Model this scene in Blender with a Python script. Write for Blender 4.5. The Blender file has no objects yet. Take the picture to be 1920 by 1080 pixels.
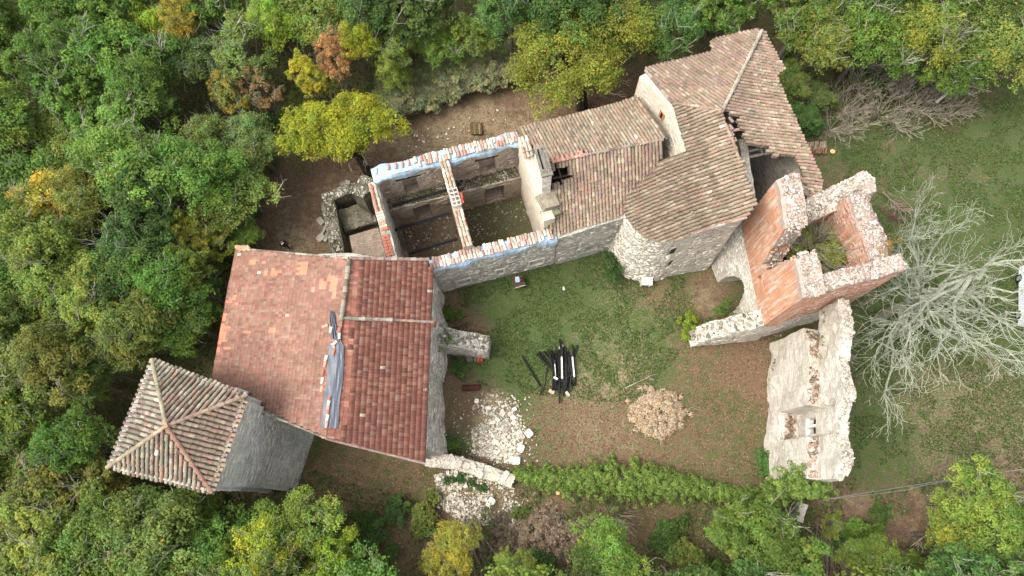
import bpy, math, random
import numpy as np
from mathutils import Vector, Matrix

random.seed(7)
rng = np.random.default_rng(7)
D2R = math.radians
scene = bpy.context.scene

# ------------------------------------------------------------------ camera
CAM_H = 48.0
FOC = 1280.0
_d = np.array([25 / FOC, -390 / FOC, -1.0]); _d /= np.linalg.norm(_d)
_up = -_d
_cx = np.array([1.0, 0, 0]); _X = _cx - _up * _cx.dot(_up); _X /= np.linalg.norm(_X)
_Y = np.cross(_up, _X)
RW = np.array([_X, _Y, _up])          # world = RW @ camera space
cam_d = bpy.data.cameras.new("camera")
cam_d.lens = 24.0; cam_d.sensor_width = 36.0; cam_d.clip_start = 0.5; cam_d.clip_end = 3000
cam = bpy.data.objects.new("camera", cam_d)
scene.collection.objects.link(cam)
m4 = Matrix.Identity(4)
for i in range(3):
    for j in range(3):
        m4[i][j] = float(RW[i, j])
m4[2][3] = CAM_H
cam.matrix_world = m4
scene.camera = cam

# ------------------------------------------------------------------ world, sun, exposure
SUN_DIR = Vector((-0.60, -0.12, 1.0)).normalized()      # towards the sun
elev = math.asin(SUN_DIR.z); azim = math.atan2(SUN_DIR.x, SUN_DIR.y)
world = bpy.data.worlds.new("World"); scene.world = world; world.use_nodes = True
wn = world.node_tree.nodes; wl = world.node_tree.links
bgn = wn.get("Background") or wn.new("ShaderNodeBackground")
sky = wn.new("ShaderNodeTexSky"); sky.sky_type = 'NISHITA'; sky.sun_disc = False
sky.sun_elevation = elev; sky.sun_rotation = azim % (2 * math.pi)
sky.dust_density = 4.0; sky.air_density = 1.0; sky.ozone_density = 0.6
hsv = wn.new('ShaderNodeHueSaturation'); hsv.inputs['Saturation'].default_value = 0.35      # thin overcast
wl.new(sky.outputs[0], hsv.inputs['Color']); wl.new(hsv.outputs[0], bgn.inputs[0]); bgn.inputs[1].default_value = 0.15
sun_d = bpy.data.lights.new("sun", 'SUN'); sun_d.energy = 0.7; sun_d.angle = D2R(34); sun_d.color = (1.0, 0.93, 0.82)
sun = bpy.data.objects.new("sun", sun_d); scene.collection.objects.link(sun)
sun.rotation_euler = SUN_DIR.to_track_quat('Z', 'Y').to_euler()
scene.view_settings.view_transform = 'Standard'
scene.view_settings.look = 'None'
scene.view_settings.gamma = 1.0
scene.view_settings.use_curve_mapping = False
scene.view_settings.exposure = 1.5

# ------------------------------------------------------------------ helpers
def ray(u, v):
    return RW @ np.array([(u - 960) / FOC, -(v - 540) / FOC, -1.0])
def G(u, v, z=0.0):
    """point at height z seen at the photograph's position (u, v)"""
    r = ray(u, v); k = (z - CAM_H) / r[2]
    return np.array([r[0] * k, r[1] * k, z])
def P(x, y, z):
    c = RW.T @ np.array([x, y, z - CAM_H]); return 960 + FOC * c[0] / -c[2], 540 - FOC * c[1] / -c[2]
def C(r, g, b, k=0.7):
    f = lambda c: ((c / 255 + 0.055) / 1.055) ** 2.4 if c > 10 else c / 255 / 12.92
    return (f(r) * k, f(g) * k, f(b) * k)

def vnoise(x, y, seed=0.0):
    x = np.asarray(x, float); y = np.asarray(y, float)
    xi = np.floor(x); yi = np.floor(y); xf = x - xi; yf = y - yi
    def h(a, b):
        s = np.sin(a * 127.1 + b * 311.7 + seed * 74.7) * 43758.5453
        return s - np.floor(s)
    u = xf * xf * (3 - 2 * xf); v = yf * yf * (3 - 2 * yf)
    return (h(xi, yi) * (1 - u) + h(xi + 1, yi) * u) * (1 - v) + (h(xi, yi + 1) * (1 - u) + h(xi + 1, yi + 1) * u) * v
def fbm(x, y, seed=0.0, n=4):
    a = 0.5; s = 0; t = 0
    for i in range(n):
        s = s + a * vnoise(np.asarray(x) * 2 ** i, np.asarray(y) * 2 ** i, seed + i * 1.7); t += a; a *= 0.5
    return s / t
def pip(px, py, poly):
    """vectorised point in polygon"""
    px = np.asarray(px, float); py = np.asarray(py, float)
    ins = np.zeros(px.shape, bool); n = len(poly); j = n - 1
    for i in range(n):
        xi, yi = poly[i]; xj, yj = poly[j]
        c = ((yi > py) != (yj > py)) & (px < (xj - xi) * (py - yi) / ((yj - yi) or 1e-9) + xi)
        ins ^= c; j = i
    return ins

def link(o, parent=None):
    scene.collection.objects.link(o)
    if parent is not None: o.parent = parent
    return o
def thing(name, label, cat, loc=(0, 0, 0), group=None, rotz=0.0):
    o = bpy.data.objects.new(name, None); scene.collection.objects.link(o)
    o.location = [float(c) for c in loc]; o.rotation_euler = (0, 0, rotz); o.empty_display_size = 0.3
    o['label'] = label; o['category'] = cat
    if group: o['group'] = group
    return o
def tag(o, label, cat, group=None):
    o['label'] = label; o['category'] = cat
    if group: o['group'] = group
    return o

_ONE = 'first second third fourth fifth sixth seventh eighth ninth tenth eleventh twelfth thirteenth fourteenth fifteenth sixteenth seventeenth eighteenth nineteenth'.split()
_TEN = {2: 'twent', 3: 'thirt', 4: 'fort', 5: 'fift', 6: 'sixt', 7: 'sevent', 8: 'eight', 9: 'ninet'}
def ordinal(n):
    if n < 20: return _ONE[n - 1]
    t_, o_ = divmod(n, 10)
    return _TEN[t_] + 'ieth' if o_ == 0 else _TEN[t_] + 'y-' + _ONE[o_ - 1]

class MB:
    """collects vertices, faces, one colour per face, uv per corner"""
    def __init__(s): s.v = []; s.f = []; s.c = []; s.uv = []; s.d = None; s.mi = []
    def face(s, pts, col=(1, 1, 1), uv=None, mi=0):
        b = len(s.v); s.v.extend([tuple(map(float, p)) for p in pts]); s.f.append(tuple(range(b, b + len(pts))))
        s.c.append(col); s.uv.append(uv or [(0, 0)] * len(pts)); s.mi.append(mi)
    def box(s, c, size, rot=0.0, col=(1, 1, 1), tilt=None, taper=1.0, jit=0.0):
        hx, hy, hz = size[0] / 2, size[1] / 2, size[2] / 2
        M = Matrix.Rotation(rot, 3, 'Z')
        if tilt: M = M @ Matrix.Rotation(tilt[0], 3, 'X') @ Matrix.Rotation(tilt[1], 3, 'Y')
        P8 = []
        for sz in (-1, 1):
            for sx, sy in ((-1, -1), (1, -1), (1, 1), (-1, 1)):
                t = taper if sz > 0 else 1
                q = M @ Vector((sx * hx * t, sy * hy * t, sz * hz)); 
                P8.append((c[0] + q.x + random.uniform(-jit, jit), c[1] + q.y + random.uniform(-jit, jit), c[2] + q.z + random.uniform(-jit, jit)))
        b = len(s.v); s.v.extend(P8)
        for f in ((3, 2, 1, 0), (4, 5, 6, 7), (0, 1, 5, 4), (1, 2, 6, 5), (2, 3, 7, 6), (3, 0, 4, 7)):
            s.f.append(tuple(b + i for i in f)); s.c.append(col)
            s.uv.append([(P8[i][0] + P8[i][1], P8[i][2]) for i in f]); s.mi.append(0)
    def tube(s, pts, radii, n=6, col=(1, 1, 1), cap=True):
        pts = [Vector(p) for p in pts]; rings = []
        for i, p in enumerate(pts):
            d = (pts[min(i + 1, len(pts) - 1)] - pts[max(i - 1, 0)]).normalized()
            a = d.orthogonal().normalized() if abs(d.z) > 0.95 else d.cross(Vector((0, 0, 1))).normalized()
            b2 = d.cross(a); r = radii[i] if hasattr(radii, '__len__') else radii
            rings.append([p + (a * math.cos(2 * math.pi * k / n) + b2 * math.sin(2 * math.pi * k / n)) * r for k in range(n)])
        base = len(s.v)
        for rg in rings: s.v.extend([tuple(q) for q in rg])
        for i in range(len(rings) - 1):
            for k in range(n):
                k2 = (k + 1) % n
                s.f.append((base + i * n + k, base + i * n + k2, base + (i + 1) * n + k2, base + (i + 1) * n + k)); s.c.append(col); s.mi.append(0)
                s.uv.append([(0, 0)] * 4)
        if cap:
            s.f.append(tuple(base + k for k in range(n))[::-1]); s.c.append(col); s.uv.append([(0, 0)] * n); s.mi.append(0)
            e = base + (len(rings) - 1) * n
            s.f.append(tuple(e + k for k in range(n))); s.c.append(col); s.uv.append([(0, 0)] * n); s.mi.append(0)
    def mesh(s, name, mats, smooth=False):
        me = bpy.data.meshes.new(name); me.from_pydata(s.v, [], s.f)
        for m in (mats if isinstance(mats, (list, tuple)) else [mats]): me.materials.append(m)
        a = me.attributes.new('Col', 'FLOAT_COLOR', 'FACE')
        a.data.foreach_set('color', np.array([(c[0], c[1], c[2], 1) for c in s.c], np.float32).ravel())
        uv = me.uv_layers.new(name='UVMap')
        uv.data.foreach_set('uv', np.array([q for f in s.uv for q in f], np.float32).ravel())
        if any(s.mi): me.polygons.foreach_set('material_index', s.mi)
        if smooth: me.polygons.foreach_set('use_smooth', [True] * len(me.polygons))
        me.update(); return me
    def build(s, name, mats, parent=None, world_space=True, smooth=False):
        o = bpy.data.objects.new(name, s.mesh(name, mats, smooth)); link(o, parent)
        if parent is not None and world_space and parent.type == 'EMPTY':
            o.matrix_basis = parent_inv(parent)
        return o

def parent_inv(p):
    return (Matrix.Translation(p.location) @ p.rotation_euler.to_matrix().to_4x4()).inverted()

def batch_mesh(name, tv, tf, M, T, cols, mat, smooth=False):
    """tv (n,3) template, tf list of faces, M (N,3,3), T (N,3), cols (N,3) -> one mesh"""
    tv = np.asarray(tv, np.float32); N = len(T); n = len(tv)
    V = np.einsum('nij,kj->nki', M, tv) + np.asarray(T)[:, None, :]
    fl = np.array([len(f) for f in tf]); fi = np.concatenate([np.array(f) for f in tf])
    me = bpy.data.meshes.new(name)
    me.vertices.add(N * n); me.vertices.foreach_set('co', V.astype(np.float32).ravel())
    L = len(fi); me.loops.add(N * L)
    me.loops.foreach_set('vertex_index', (fi[None, :] + (np.arange(N) * n)[:, None]).astype(np.int32).ravel())
    F = len(fl); me.polygons.add(N * F)
    st = np.concatenate([[0], np.cumsum(fl)[:-1]])
    me.polygons.foreach_set('loop_start', (st[None, :] + (np.arange(N) * L)[:, None]).astype(np.int32).ravel())
    me.materials.append(mat)
    me.update(calc_edges=True)
    a = me.attributes.new('Col', 'FLOAT_COLOR', 'FACE')
    cols = np.asarray(cols, np.float32)
    c4 = np.concatenate([cols, np.ones((N, 1), np.float32)], 1)
    a.data.foreach_set('color', np.repeat(c4, F, axis=0).ravel())
    if smooth: me.polygons.foreach_set('use_smooth', [True] * (N * F))
    return me
def rots(n, full=True, tilt=0.3, r=rng):
    """random rotation matrices"""
    if full:
        q = r.normal(size=(n, 4)); q /= np.linalg.norm(q, axis=1)[:, None]
        w, x, y, z = q.T
        return np.stack([np.stack([1 - 2 * (y * y + z * z), 2 * (x * y - z * w), 2 * (x * z + y * w)], -1),
                         np.stack([2 * (x * y + z * w), 1 - 2 * (x * x + z * z), 2 * (y * z - x * w)], -1),
                         np.stack([2 * (x * z - y * w), 2 * (y * z + x * w), 1 - 2 * (x * x + y * y)], -1)], -2)
    a = r.uniform(0, 2 * np.pi, n); b = r.normal(0, tilt, n); c = r.normal(0, tilt, n)
    def rz(t): o = np.zeros_like(t); return np.stack([np.stack([np.cos(t), -np.sin(t), o], -1), np.stack([np.sin(t), np.cos(t), o], -1), np.stack([o, o, o + 1], -1)], -2)
    def rx(t): o = np.zeros_like(t); return np.stack([np.stack([o + 1, o, o], -1), np.stack([o, np.cos(t), -np.sin(t)], -1), np.stack([o, np.sin(t), np.cos(t)], -1)], -2)
    def ry(t): o = np.zeros_like(t); return np.stack([np.stack([np.cos(t), o, np.sin(t)], -1), np.stack([o, o + 1, o], -1), np.stack([-np.sin(t), o, np.cos(t)], -1)], -2)
    return rz(a) @ rx(b) @ ry(c)

# ------------------------------------------------------------------ materials
class NT:
    def __init__(s, name):
        s.m = bpy.data.materials.new(name); s.m.use_nodes = True; s.t = s.m.node_tree
        s.b = s.t.nodes.get('Principled BSDF'); s.b.inputs['Roughness'].default_value = 0.9
        s.b.inputs['Specular IOR Level'].default_value = 0.2
    def n(s, ty, **kw):
        o = s.t.nodes.new(ty)
        for k, v in kw.items():
            if k in o.inputs: o.inputs[k].default_value = v
            else: setattr(o, k, v)
        return o
    def l(s, a, b): s.t.links.new(a, b)
    def coord(s, uv=False, attr=None):
        if attr: return s.n('ShaderNodeAttribute', attribute_name=attr)
        if uv: return s.n('ShaderNodeUVMap', uv_map='UVMap').outputs[0]
        return s.n('ShaderNodeNewGeometry').outputs['Position']
    def mapped(s, vec, scale):
        mp = s.n('ShaderNodeMapping'); mp.inputs['Scale'].default_value = scale; s.l(vec, mp.inputs[0]); return mp.outputs[0]
    def noise(s, vec, scale, detail=3, rough=0.6):
        o = s.n('ShaderNodeTexNoise'); o.inputs['Scale'].default_value = scale; o.inputs['Detail'].default_value = detail; o.inputs['Roughness'].default_value = rough
        s.l(vec, o.inputs['Vector']); return o.outputs['Fac']
    def ramp(s, fac, stops):
        r = s.n('ShaderNodeValToRGB'); e = r.color_ramp.elements
        while len(e) < len(stops): e.new(0.5)
        for el, (p, c) in zip(e, stops):
            el.position = p; el.color = (c, c, c, 1) if not hasattr(c, '__len__') else (c[0], c[1], c[2], 1)
        s.l(fac, r.inputs[0]); return r.outputs[0]
    def mix(s, fac, a, b, mode='MIX'):
        m = s.n('ShaderNodeMix', data_type='RGBA', blend_type=mode)
        for sock, val in ((m.inputs[0], fac), (m.inputs[6], a), (m.inputs[7], b)):
            if isinstance(val, (int, float)): sock.default_value = val
            elif isinstance(val, tuple): sock.default_value = (*val[:3], 1)
            else: s.l(val, sock)
        return m.outputs[2]
    def math(s, op, a, b=0.0):
        m = s.n('ShaderNodeMath', operation=op)
        for i, v in enumerate((a, b)):
            if isinstance(v, (int, float)): m.inputs[i].default_value = v
            else: s.l(v, m.inputs[i])
        return m.outputs[0]
    def bump(s, h, strength=0.5, dist=0.03):
        b = s.n('ShaderNodeBump'); b.inputs['Strength'].default_value = strength; b.inputs['Distance'].default_value = dist
        s.l(h, b.inputs['Height']); s.l(b.outputs[0], s.b.inputs['Normal'])
    def base(s, c):
        if isinstance(c, tuple): s.b.inputs['Base Color'].default_value = (*c[:3], 1)
        else: s.l(c, s.b.inputs['Base Color'])

def mat_col(name, n1=(14, 0.35), n2=(2.0, 0.25), rough=0.9, bump=0.0, tint=None, spots=None):
    """attribute colour times fine and coarse noise; optional lichen spots (scale, threshold, colour)"""
    t = NT(name); col = t.coord(attr='Col').outputs['Color']; pos = t.coord()
    f = t.ramp(t.noise(pos, n1[0], 4), [(0.3, 1 - n1[1]), (0.7, 1 + n1[1])])
    c = t.mix(1.0, col, f, 'MULTIPLY')
    g = t.ramp(t.noise(pos, n2[0], 3), [(0.3, 1 - n2[1]), (0.7, 1 + n2[1])])
    c = t.mix(1.0, c, g, 'MULTIPLY')
    if spots:
        for sc, th, cc in spots:
            sp = t.ramp(t.noise(pos, sc, 2), [(th, 0.0), (min(th + 0.06, 1), 1.0)])
            c = t.mix(sp, c, cc)
    if tint: c = t.mix(1.0, c, tint, 'MULTIPLY')
    t.base(c); t.b.inputs['Roughness'].default_value = rough
    if bump: t.bump(t.noise(pos, n1[0], 4), bump, 0.03)
    return t.m

def mat_masonry(name, stone_a, stone_b, mortar, sx=2.2, sz=4.5, stain=(0.5, 0.5, 0.45), stain_amt=0.5, mort_w=0.06, patch=None, bump=0.9, streak=None):
    t = NT(name); uv = t.coord(uv=True)
    wob = t.n('ShaderNodeTexNoise'); wob.inputs['Scale'].default_value = 1.5; t.l(uv, wob.inputs['Vector'])
    wv = t.n('ShaderNodeVectorMath', operation='SCALE'); t.l(wob.outputs['Color'], wv.inputs[0]); wv.inputs['Scale'].default_value = 0.12
    av = t.n('ShaderNodeVectorMath', operation='ADD'); t.l(uv, av.inputs[0]); t.l(wv.outputs[0], av.inputs[1])
    mp = t.mapped(av.outputs[0], (sx * 1.35, sz * 1.75, 1))
    v1 = t.n('ShaderNodeTexVoronoi', voronoi_dimensions='2D', feature='F1'); v1.inputs['Scale'].default_value = 1.0; v1.inputs['Randomness'].default_value = 0.75; t.l(mp, v1.inputs['Vector'])
    v2 = t.n('ShaderNodeTexVoronoi', voronoi_dimensions='2D', feature='DISTANCE_TO_EDGE'); v2.inputs['Scale'].default_value = 1.0; v2.inputs['Randomness'].default_value = 0.75; t.l(mp, v2.inputs['Vector'])
    sep = t.n('ShaderNodeSeparateColor'); t.l(v1.outputs['Color'], sep.inputs[0])
    c = t.mix(sep.outputs[0], stone_a, stone_b)
    fine = t.noise(uv, 22, 4)
    c = t.mix(1.0, c, t.ramp(fine, [(0.3, 0.62), (0.7, 1.32)]), 'MULTIPLY')
    crs = t.noise(t.mapped(uv, (1.1, 16, 1)), 1.0, 4, 0.7)
    c = t.mix(1.0, c, t.ramp(crs, [(0.3, 0.66), (0.7, 1.24)]), 'MULTIPLY')
    mk = t.ramp(v2.outputs['Distance'], [(0.0, 0.55), (mort_w, 0.0)])
    c = t.mix(mk, c, mortar)
    pit = t.ramp(t.noise(t.mapped(uv, (3.2, 8.0, 1)), 1.0, 5, 0.75), [(0.58, 0.0), (0.66, 1.0)])
    c = t.mix(t.math('MULTIPLY', pit, 0.55), c, tuple(x * .45 for x in stone_b))
    pos = t.coord()
    st = t.ramp(t.noise(pos, 0.7, 5, 0.65), [(0.45, 0.0), (0.68, 1.0)])
    c = t.mix(t.math('MULTIPLY', st, stain_amt), c, stain)
    if streak:
        stv = t.mapped(uv, (9.0, 0.5, 1)); sk = t.ramp(t.noise(stv, 1.0, 4), [(0.5, 0.0), (0.62, 1.0)])
        c = t.mix(t.math('MULTIPLY', sk, streak[1]), c, streak[0])
    if patch:
        pn = t.ramp(t.noise(pos, patch[1], 3), [(patch[2], 0.0), (patch[2] + 0.04, 1.0)])
        c = t.mix(pn, c, patch[0])
    t.base(c)
    h = t.math('ADD', t.ramp(v2.outputs['Distance'], [(0.0, 0.0), (0.15, 1.0)]), t.math('ADD', t.math('MULTIPLY', fine, 0.6), crs))
    t.bump(h, bump * .7, 0.05)
    return t.m

def mat_brick(name):
    t = NT(name); uv = t.coord(uv=True)
    br = t.n('ShaderNodeTexBrick', offset=0.5); br.inputs['Scale'].default_value = 1.0
    br.inputs['Brick Width'].default_value = 0.34; br.inputs['Row Height'].default_value = 0.10; br.inputs['Mortar Size'].default_value = 0.016
    br.inputs['Color1'].default_value = (*C(224, 146, 108, .8), 1); br.inputs['Color2'].default_value = (*C(216, 172, 140, .8), 1); br.inputs['Mortar'].default_value = (*C(140, 100, 78, .7), 1)
    t.l(uv, br.inputs['Vector'])
    c = t.mix(1.0, br.outputs['Color'], t.ramp(t.noise(uv, 14, 4), [(0.3, 0.68), (0.7, 1.3)]), 'MULTIPLY')
    pos = t.coord()
    big = t.ramp(t.noise(pos, 0.9, 4), [(0.38, 0.0), (0.62, 1.0)])
    c = t.mix(t.math('MULTIPLY', big, 0.5), c, C(226, 176, 138, .7))
    stv = t.mapped(uv, (5.0, 0.45, 1)); sk = t.ramp(t.noise(stv, 1.0, 5), [(0.50, 0.0), (0.62, 1.0)])
    c = t.mix(t.math('MULTIPLY', sk, 0.75), c, C(228, 214, 200, .7))
    dk = t.ramp(t.noise(pos, 2.3, 5), [(0.6, 0.0), (0.72, 1.0)]); c = t.mix(t.math('MULTIPLY', dk, 0.45), c, C(110, 85, 72))
    at = t.n('ShaderNodeAttribute', attribute_name='dtop')
    lim = t.math('ADD', at.outputs['Fac'], t.math('MULTIPLY', t.noise(pos, 1.6, 5), 2.2))
    wt = t.ramp(lim, [(0.0, 1.0), (1.0, 1.0)])
    wm = t.n('ShaderNodeMapRange'); wm.inputs['From Min'].default_value = 1.25; wm.inputs['From Max'].default_value = 1.75; wm.inputs['To Min'].default_value = 1.0; wm.inputs['To Max'].default_value = 0.0
    t.l(lim, wm.inputs[0])
    wh = t.mix(t.noise(pos, 7, 4), C(140, 124, 112, .66), C(212, 196, 182, .74))
    c = t.mix(wm.outputs[0], c, wh)
    t.base(c)
    t.bump(t.math('ADD', br.outputs['Fac'], t.math('MULTIPLY', t.noise(uv, 25, 4), -1.5)), -0.8, 0.04)
    return t.m

# greys and creams of limestone
M_WHITE = mat_masonry('limestone_white', C(232, 224, 208, .82), C(212, 204, 188, .78), C(140, 132, 120, .7), 2.4, 5.5, C(158, 146, 128), 0.5, 0.05, bump=0.8)
M_CREAM = mat_masonry('render_cream', C(236, 222, 196, .84), C(222, 210, 188, .8), C(196, 184, 160, .8), 2.6, 5, C(188, 182, 170, .75), 0.4, 0.05, patch=(C(214, 176, 146, .8), 0.55, 0.66))
M_GREY = mat_masonry('limestone_grey', C(214, 207, 192, .84), C(188, 182, 168, .8), C(140, 134, 122, .7), 2.3, 5, C(104, 100, 88, .6), 0.5, 0.05)
M_DARKST = mat_masonry('limestone_mossy', C(150, 142, 122, .7), C(112, 106, 92, .7), C(66, 60, 50, .7), 2.5, 4.5, C(76, 78, 46, .6), 0.8, 0.06)
M_PLASTER = mat_masonry('inner_plaster', C(208, 190, 170, .82), C(192, 174, 154, .8), C(166, 148, 130, .75), 2.6, 5.5, C(112, 98, 84, .7), 0.6, 0.04, patch=(C(205, 196, 186, .75), 0.5, 0.62))
M_TOWERG = mat_masonry('tower_weathered_stone', C(226, 223, 212, .88), C(208, 205, 194, .86), C(168, 165, 154, .78), 1.3, 6, C(146, 146, 132, .7), 0.6, 0.04, streak=(C(160, 158, 148, .7), 0.4))
M_BRICK = mat_brick('tower_brick')
M_STONE = mat_col('loose_stone', (9, 0.3), (1.0, 0.15), bump=0.4, spots=[(6.0, 0.66, C(110, 104, 88))])
M_CANAL = mat_col('canal_tile_clay', (16, 0.34), (1.2, 0.14), 0.92, 0.5, spots=[(11.0, 0.63, C(196, 192, 176, .6)), (8.0, 0.68, C(66, 62, 52, .5))])
M_FLAT = mat_col('interlocking_tile_clay', (20, 0.28), (1.0, 0.12), 0.9, 0.3, spots=[(17.0, 0.68, C(190, 176, 160, .6))])
M_FLATOLD = mat_col('lichened_tile_clay', (20, 0.28), (0.6, 0.16), 0.9, 0.3, spots=[(9.0, 0.60, C(160, 146, 112, .62)), (17.0, 0.66, C(196, 182, 160, .6))])
M_MORTAR = mat_col('lichened_mortar', (12, 0.4), (2.5, 0.3), 0.95, 0.6)
M_WOOD = mat_col('weathered_wood', (9, 0.35), (2, 0.2), 0.85, 0.3)
M_CHAR = mat_col('charred_wood', (20, 0.5), (3, 0.3), 0.75, 0.6)
M_PAINT = mat_col('painted_metal', (3, 0.05), (1, 0.05), 0.4)
M_BARK = mat_col('bark', (10, 0.4), (2, 0.2), 0.95, 0.6)
M_LICHENBARK = mat_col('lichen_covered_bark', (7, 0.25), (1.5, 0.2), 0.95, 0.5, spots=[(3.0, 0.62, C(150, 146, 118, .6))])
M_CLOTH = mat_col('cloth', (20, 0.1), (2, 0.1), 0.9)

def mat_leaf(name):
    t = NT(name); col = t.coord(attr='Col').outputs['Color']
    oi = t.n('ShaderNodeObjectInfo'); c = t.mix(1.0, col, oi.outputs['Color'], 'MULTIPLY')
    hs = t.n('ShaderNodeHueSaturation'); hs.inputs['Saturation'].default_value = 1.0; t.l(c, hs.inputs['Color'])
    t.base(hs.outputs[0]); t.b.inputs['Roughness'].default_value = 0.55; t.b.inputs['Specular IOR Level'].default_value = 0.3
    tr = t.n('ShaderNodeBsdfTranslucent'); t.l(hs.outputs[0], tr.inputs[0])
    mx = t.n('ShaderNodeMixShader'); mx.inputs[0].default_value = 0.42
    out = [n for n in t.t.nodes if n.type == 'OUTPUT_MATERIAL'][0]
    t.l(t.b.outputs[0], mx.inputs[1]); t.l(tr.outputs[0], mx.inputs[2]); t.l(mx.outputs[0], out.inputs[0])
    return t.m
M_LEAF = mat_leaf('leaf')
def mat_tarp(name, c1, c2, rough=0.35):
    t = NT(name); pos = t.coord()
    c = t.mix(t.noise(pos, 1.2, 4), c1, c2)
    t.base(c); t.b.inputs['Roughness'].default_value = rough; t.b.inputs['Specular IOR Level'].default_value = 0.5
    t.bump(t.noise(pos, 5, 4), 0.6, 0.06); return t.m
M_BLUE = mat_tarp('blue_plastic', C(156, 186, 206, .7), C(190, 206, 216, .72), 0.45)
M_TARP = mat_tarp('slate_tarpaulin', C(92, 98, 106, .75), C(112, 119, 128, .75), 0.4)

# ------------------------------------------------------------------ ground
def ground_axis(lo, hi, step, far):
    mid = np.arange(lo, hi + 1e-6, step); k = np.geomspace(step, far, 26)
    return np.concatenate([(lo - np.cumsum(k))[::-1], mid, hi + np.cumsum(k)])
gx = ground_axis(-48, 46, 0.26, 120); gy = ground_axis(-9, 46, 0.26, 120)
GX, GY = np.meshgrid(gx, gy); NX, NY = len(gx), len(gy)
def P0(X, Y):
    c = RW.T @ np.stack([X.ravel(), Y.ravel(), np.full(X.size, -CAM_H)])
    return (960 + FOC * c[0] / -c[2]).reshape(X.shape), (540 - FOC * c[1] / -c[2]).reshape(X.shape)
UU, VV = P0(GX, GY)
wu = UU + (fbm(GX * .35, GY * .35, 3, 5) - .5) * 190; wv = VV + (fbm(GX * .35, GY * .35, 9, 5) - .5) * 190
wu2 = UU + (fbm(GX * .9, GY * .9, 4) - .5) * 26; wv2 = VV + (fbm(GX * .9, GY * .9, 8) - .5) * 26
grass = np.full(GX.shape, 0.50); litter = np.full(GX.shape, 0.72); pale = np.full(GX.shape, 0.10); chalk = np.zeros(GX.shape)
def zone(poly, g=None, l=None, p=None, k=None, fine=False, soft=1.0):
    m = pip(wu2 if fine else wu, wv2 if fine else wv, poly)
    for arr, val in ((grass, g), (litter, l), (pale, p), (chalk, k)):
        if val is not None: arr[m] = arr[m] * (1 - soft) + val * soft
# open field to the east
zone([(1530, 300), (1560, 260), (1900, 180), (3000, -100), (3000, 900), (1580, 900), (1590, 560), (1640, 380)], 0.72, 0.30, 0.30)
zone([(1690, 210), (1920, 190), (1960, 330), (1760, 350)], 0.74, 0.25, 0.3)
zone([(1690, 300), (1820, 280), (1850, 340), (1730, 420)], 0.55, 0.25, 0.5)
zone([(1680, 700), (1960, 680), (1960, 900), (1700, 880)], 0.50, 0.25, 0.6)
zone([(1590, 640), (1700, 650), (1700, 880), (1590, 900)], 0.68, 0.45, 0.3)
zone([(1560, 890), (1960, 880), (1960, 1100), (1500, 1100)], 0.16, 0.6, 0.4)
# path west of the ruin and rear strip
zone([(480, 470), (500, 390), (560, 300), (680, 290), (760, 230), (960, 180), (1230, 120), (1230, 240), (980, 300), (680, 400), (650, 490)], 0.04, 0.7, 0.35)
zone([(500, 480), (520, 400), (600, 385), (620, 490)], 0.05, 0.30, 0.55)
zone([(760, 240), (960, 195), (1110, 190), (960, 240), (780, 290)], 0.05, 0.35, 0.75)
# courtyard
zone([(820, 520), (1140, 440), (1320, 500), (1480, 640), (1470, 900), (820, 880)], 0.66, 0.5, 0.4)
zone([(850, 540), (1110, 480), (1160, 600), (1000, 680), (900, 700), (840, 640)], 0.82, 0.25, 0.25)
zone([(1120, 560), (1290, 540), (1290, 640), (1170, 720), (1100, 640)], 0.72, 0.25, 0.7)
zone([(1060, 660), (1200, 660), (1230, 760), (1090, 800), (1040, 740)], 0.52, 0.35, 0.8)
zone([(1000, 740), (1200, 720), (1440, 800), (1440, 890), (1000, 880), (960, 800)], 0.40, 0.95, 0.38)
zone([(1270, 600), (1480, 620), (1460, 880), (1300, 840), (1290, 700)], 0.44, 0.98, 0.2)
zone([(1060, 780), (1180, 760), (1230, 860), (1080, 880)], 0.30, 0.85, 0.5)
zone([(1400, 660), (1470, 640), (1450, 880), (1380, 880), (1340, 800)], 0.5, 0.95, 0.1)
zone([(1370, 620), (1470, 620), (1450, 760), (1380, 740)], 0.05, 1.0, 0.1)
zone([(820, 560), (870, 560), (880, 620), (920, 700), (900, 760), (860, 860), (815, 870)], 0.22, 0.7, 0.08)
zone([(1160, 540), (1330, 510), (1340, 590), (1290, 580), (1200, 560)], 0.35, 0.8, 0.35)
zone([(1300, 515), (1345, 540), (1345, 600), (1305, 580)], 0.05, 0.35, 0.6, fine=True)
# south band
zone([(540, 800), (820, 870), (980, 900), (1380, 940), (1560, 960), (1560, 1080), (400, 1080), (400, 930), (560, 920)], 0.42, 0.75, 0.12)
# chalky rubble
zone([(895, 750), (935, 735), (985, 800), (975, 870), (930, 865), (880, 850), (890, 800)], 0.15, 0.2, 0.9, 0.16, fine=True)
zone([(815, 890), (900, 880), (960, 905), (975, 940), (950, 985), (880, 985), (820, 950)], 0.2, 0.2, 0.9, 0.3, fine=True)
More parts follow.
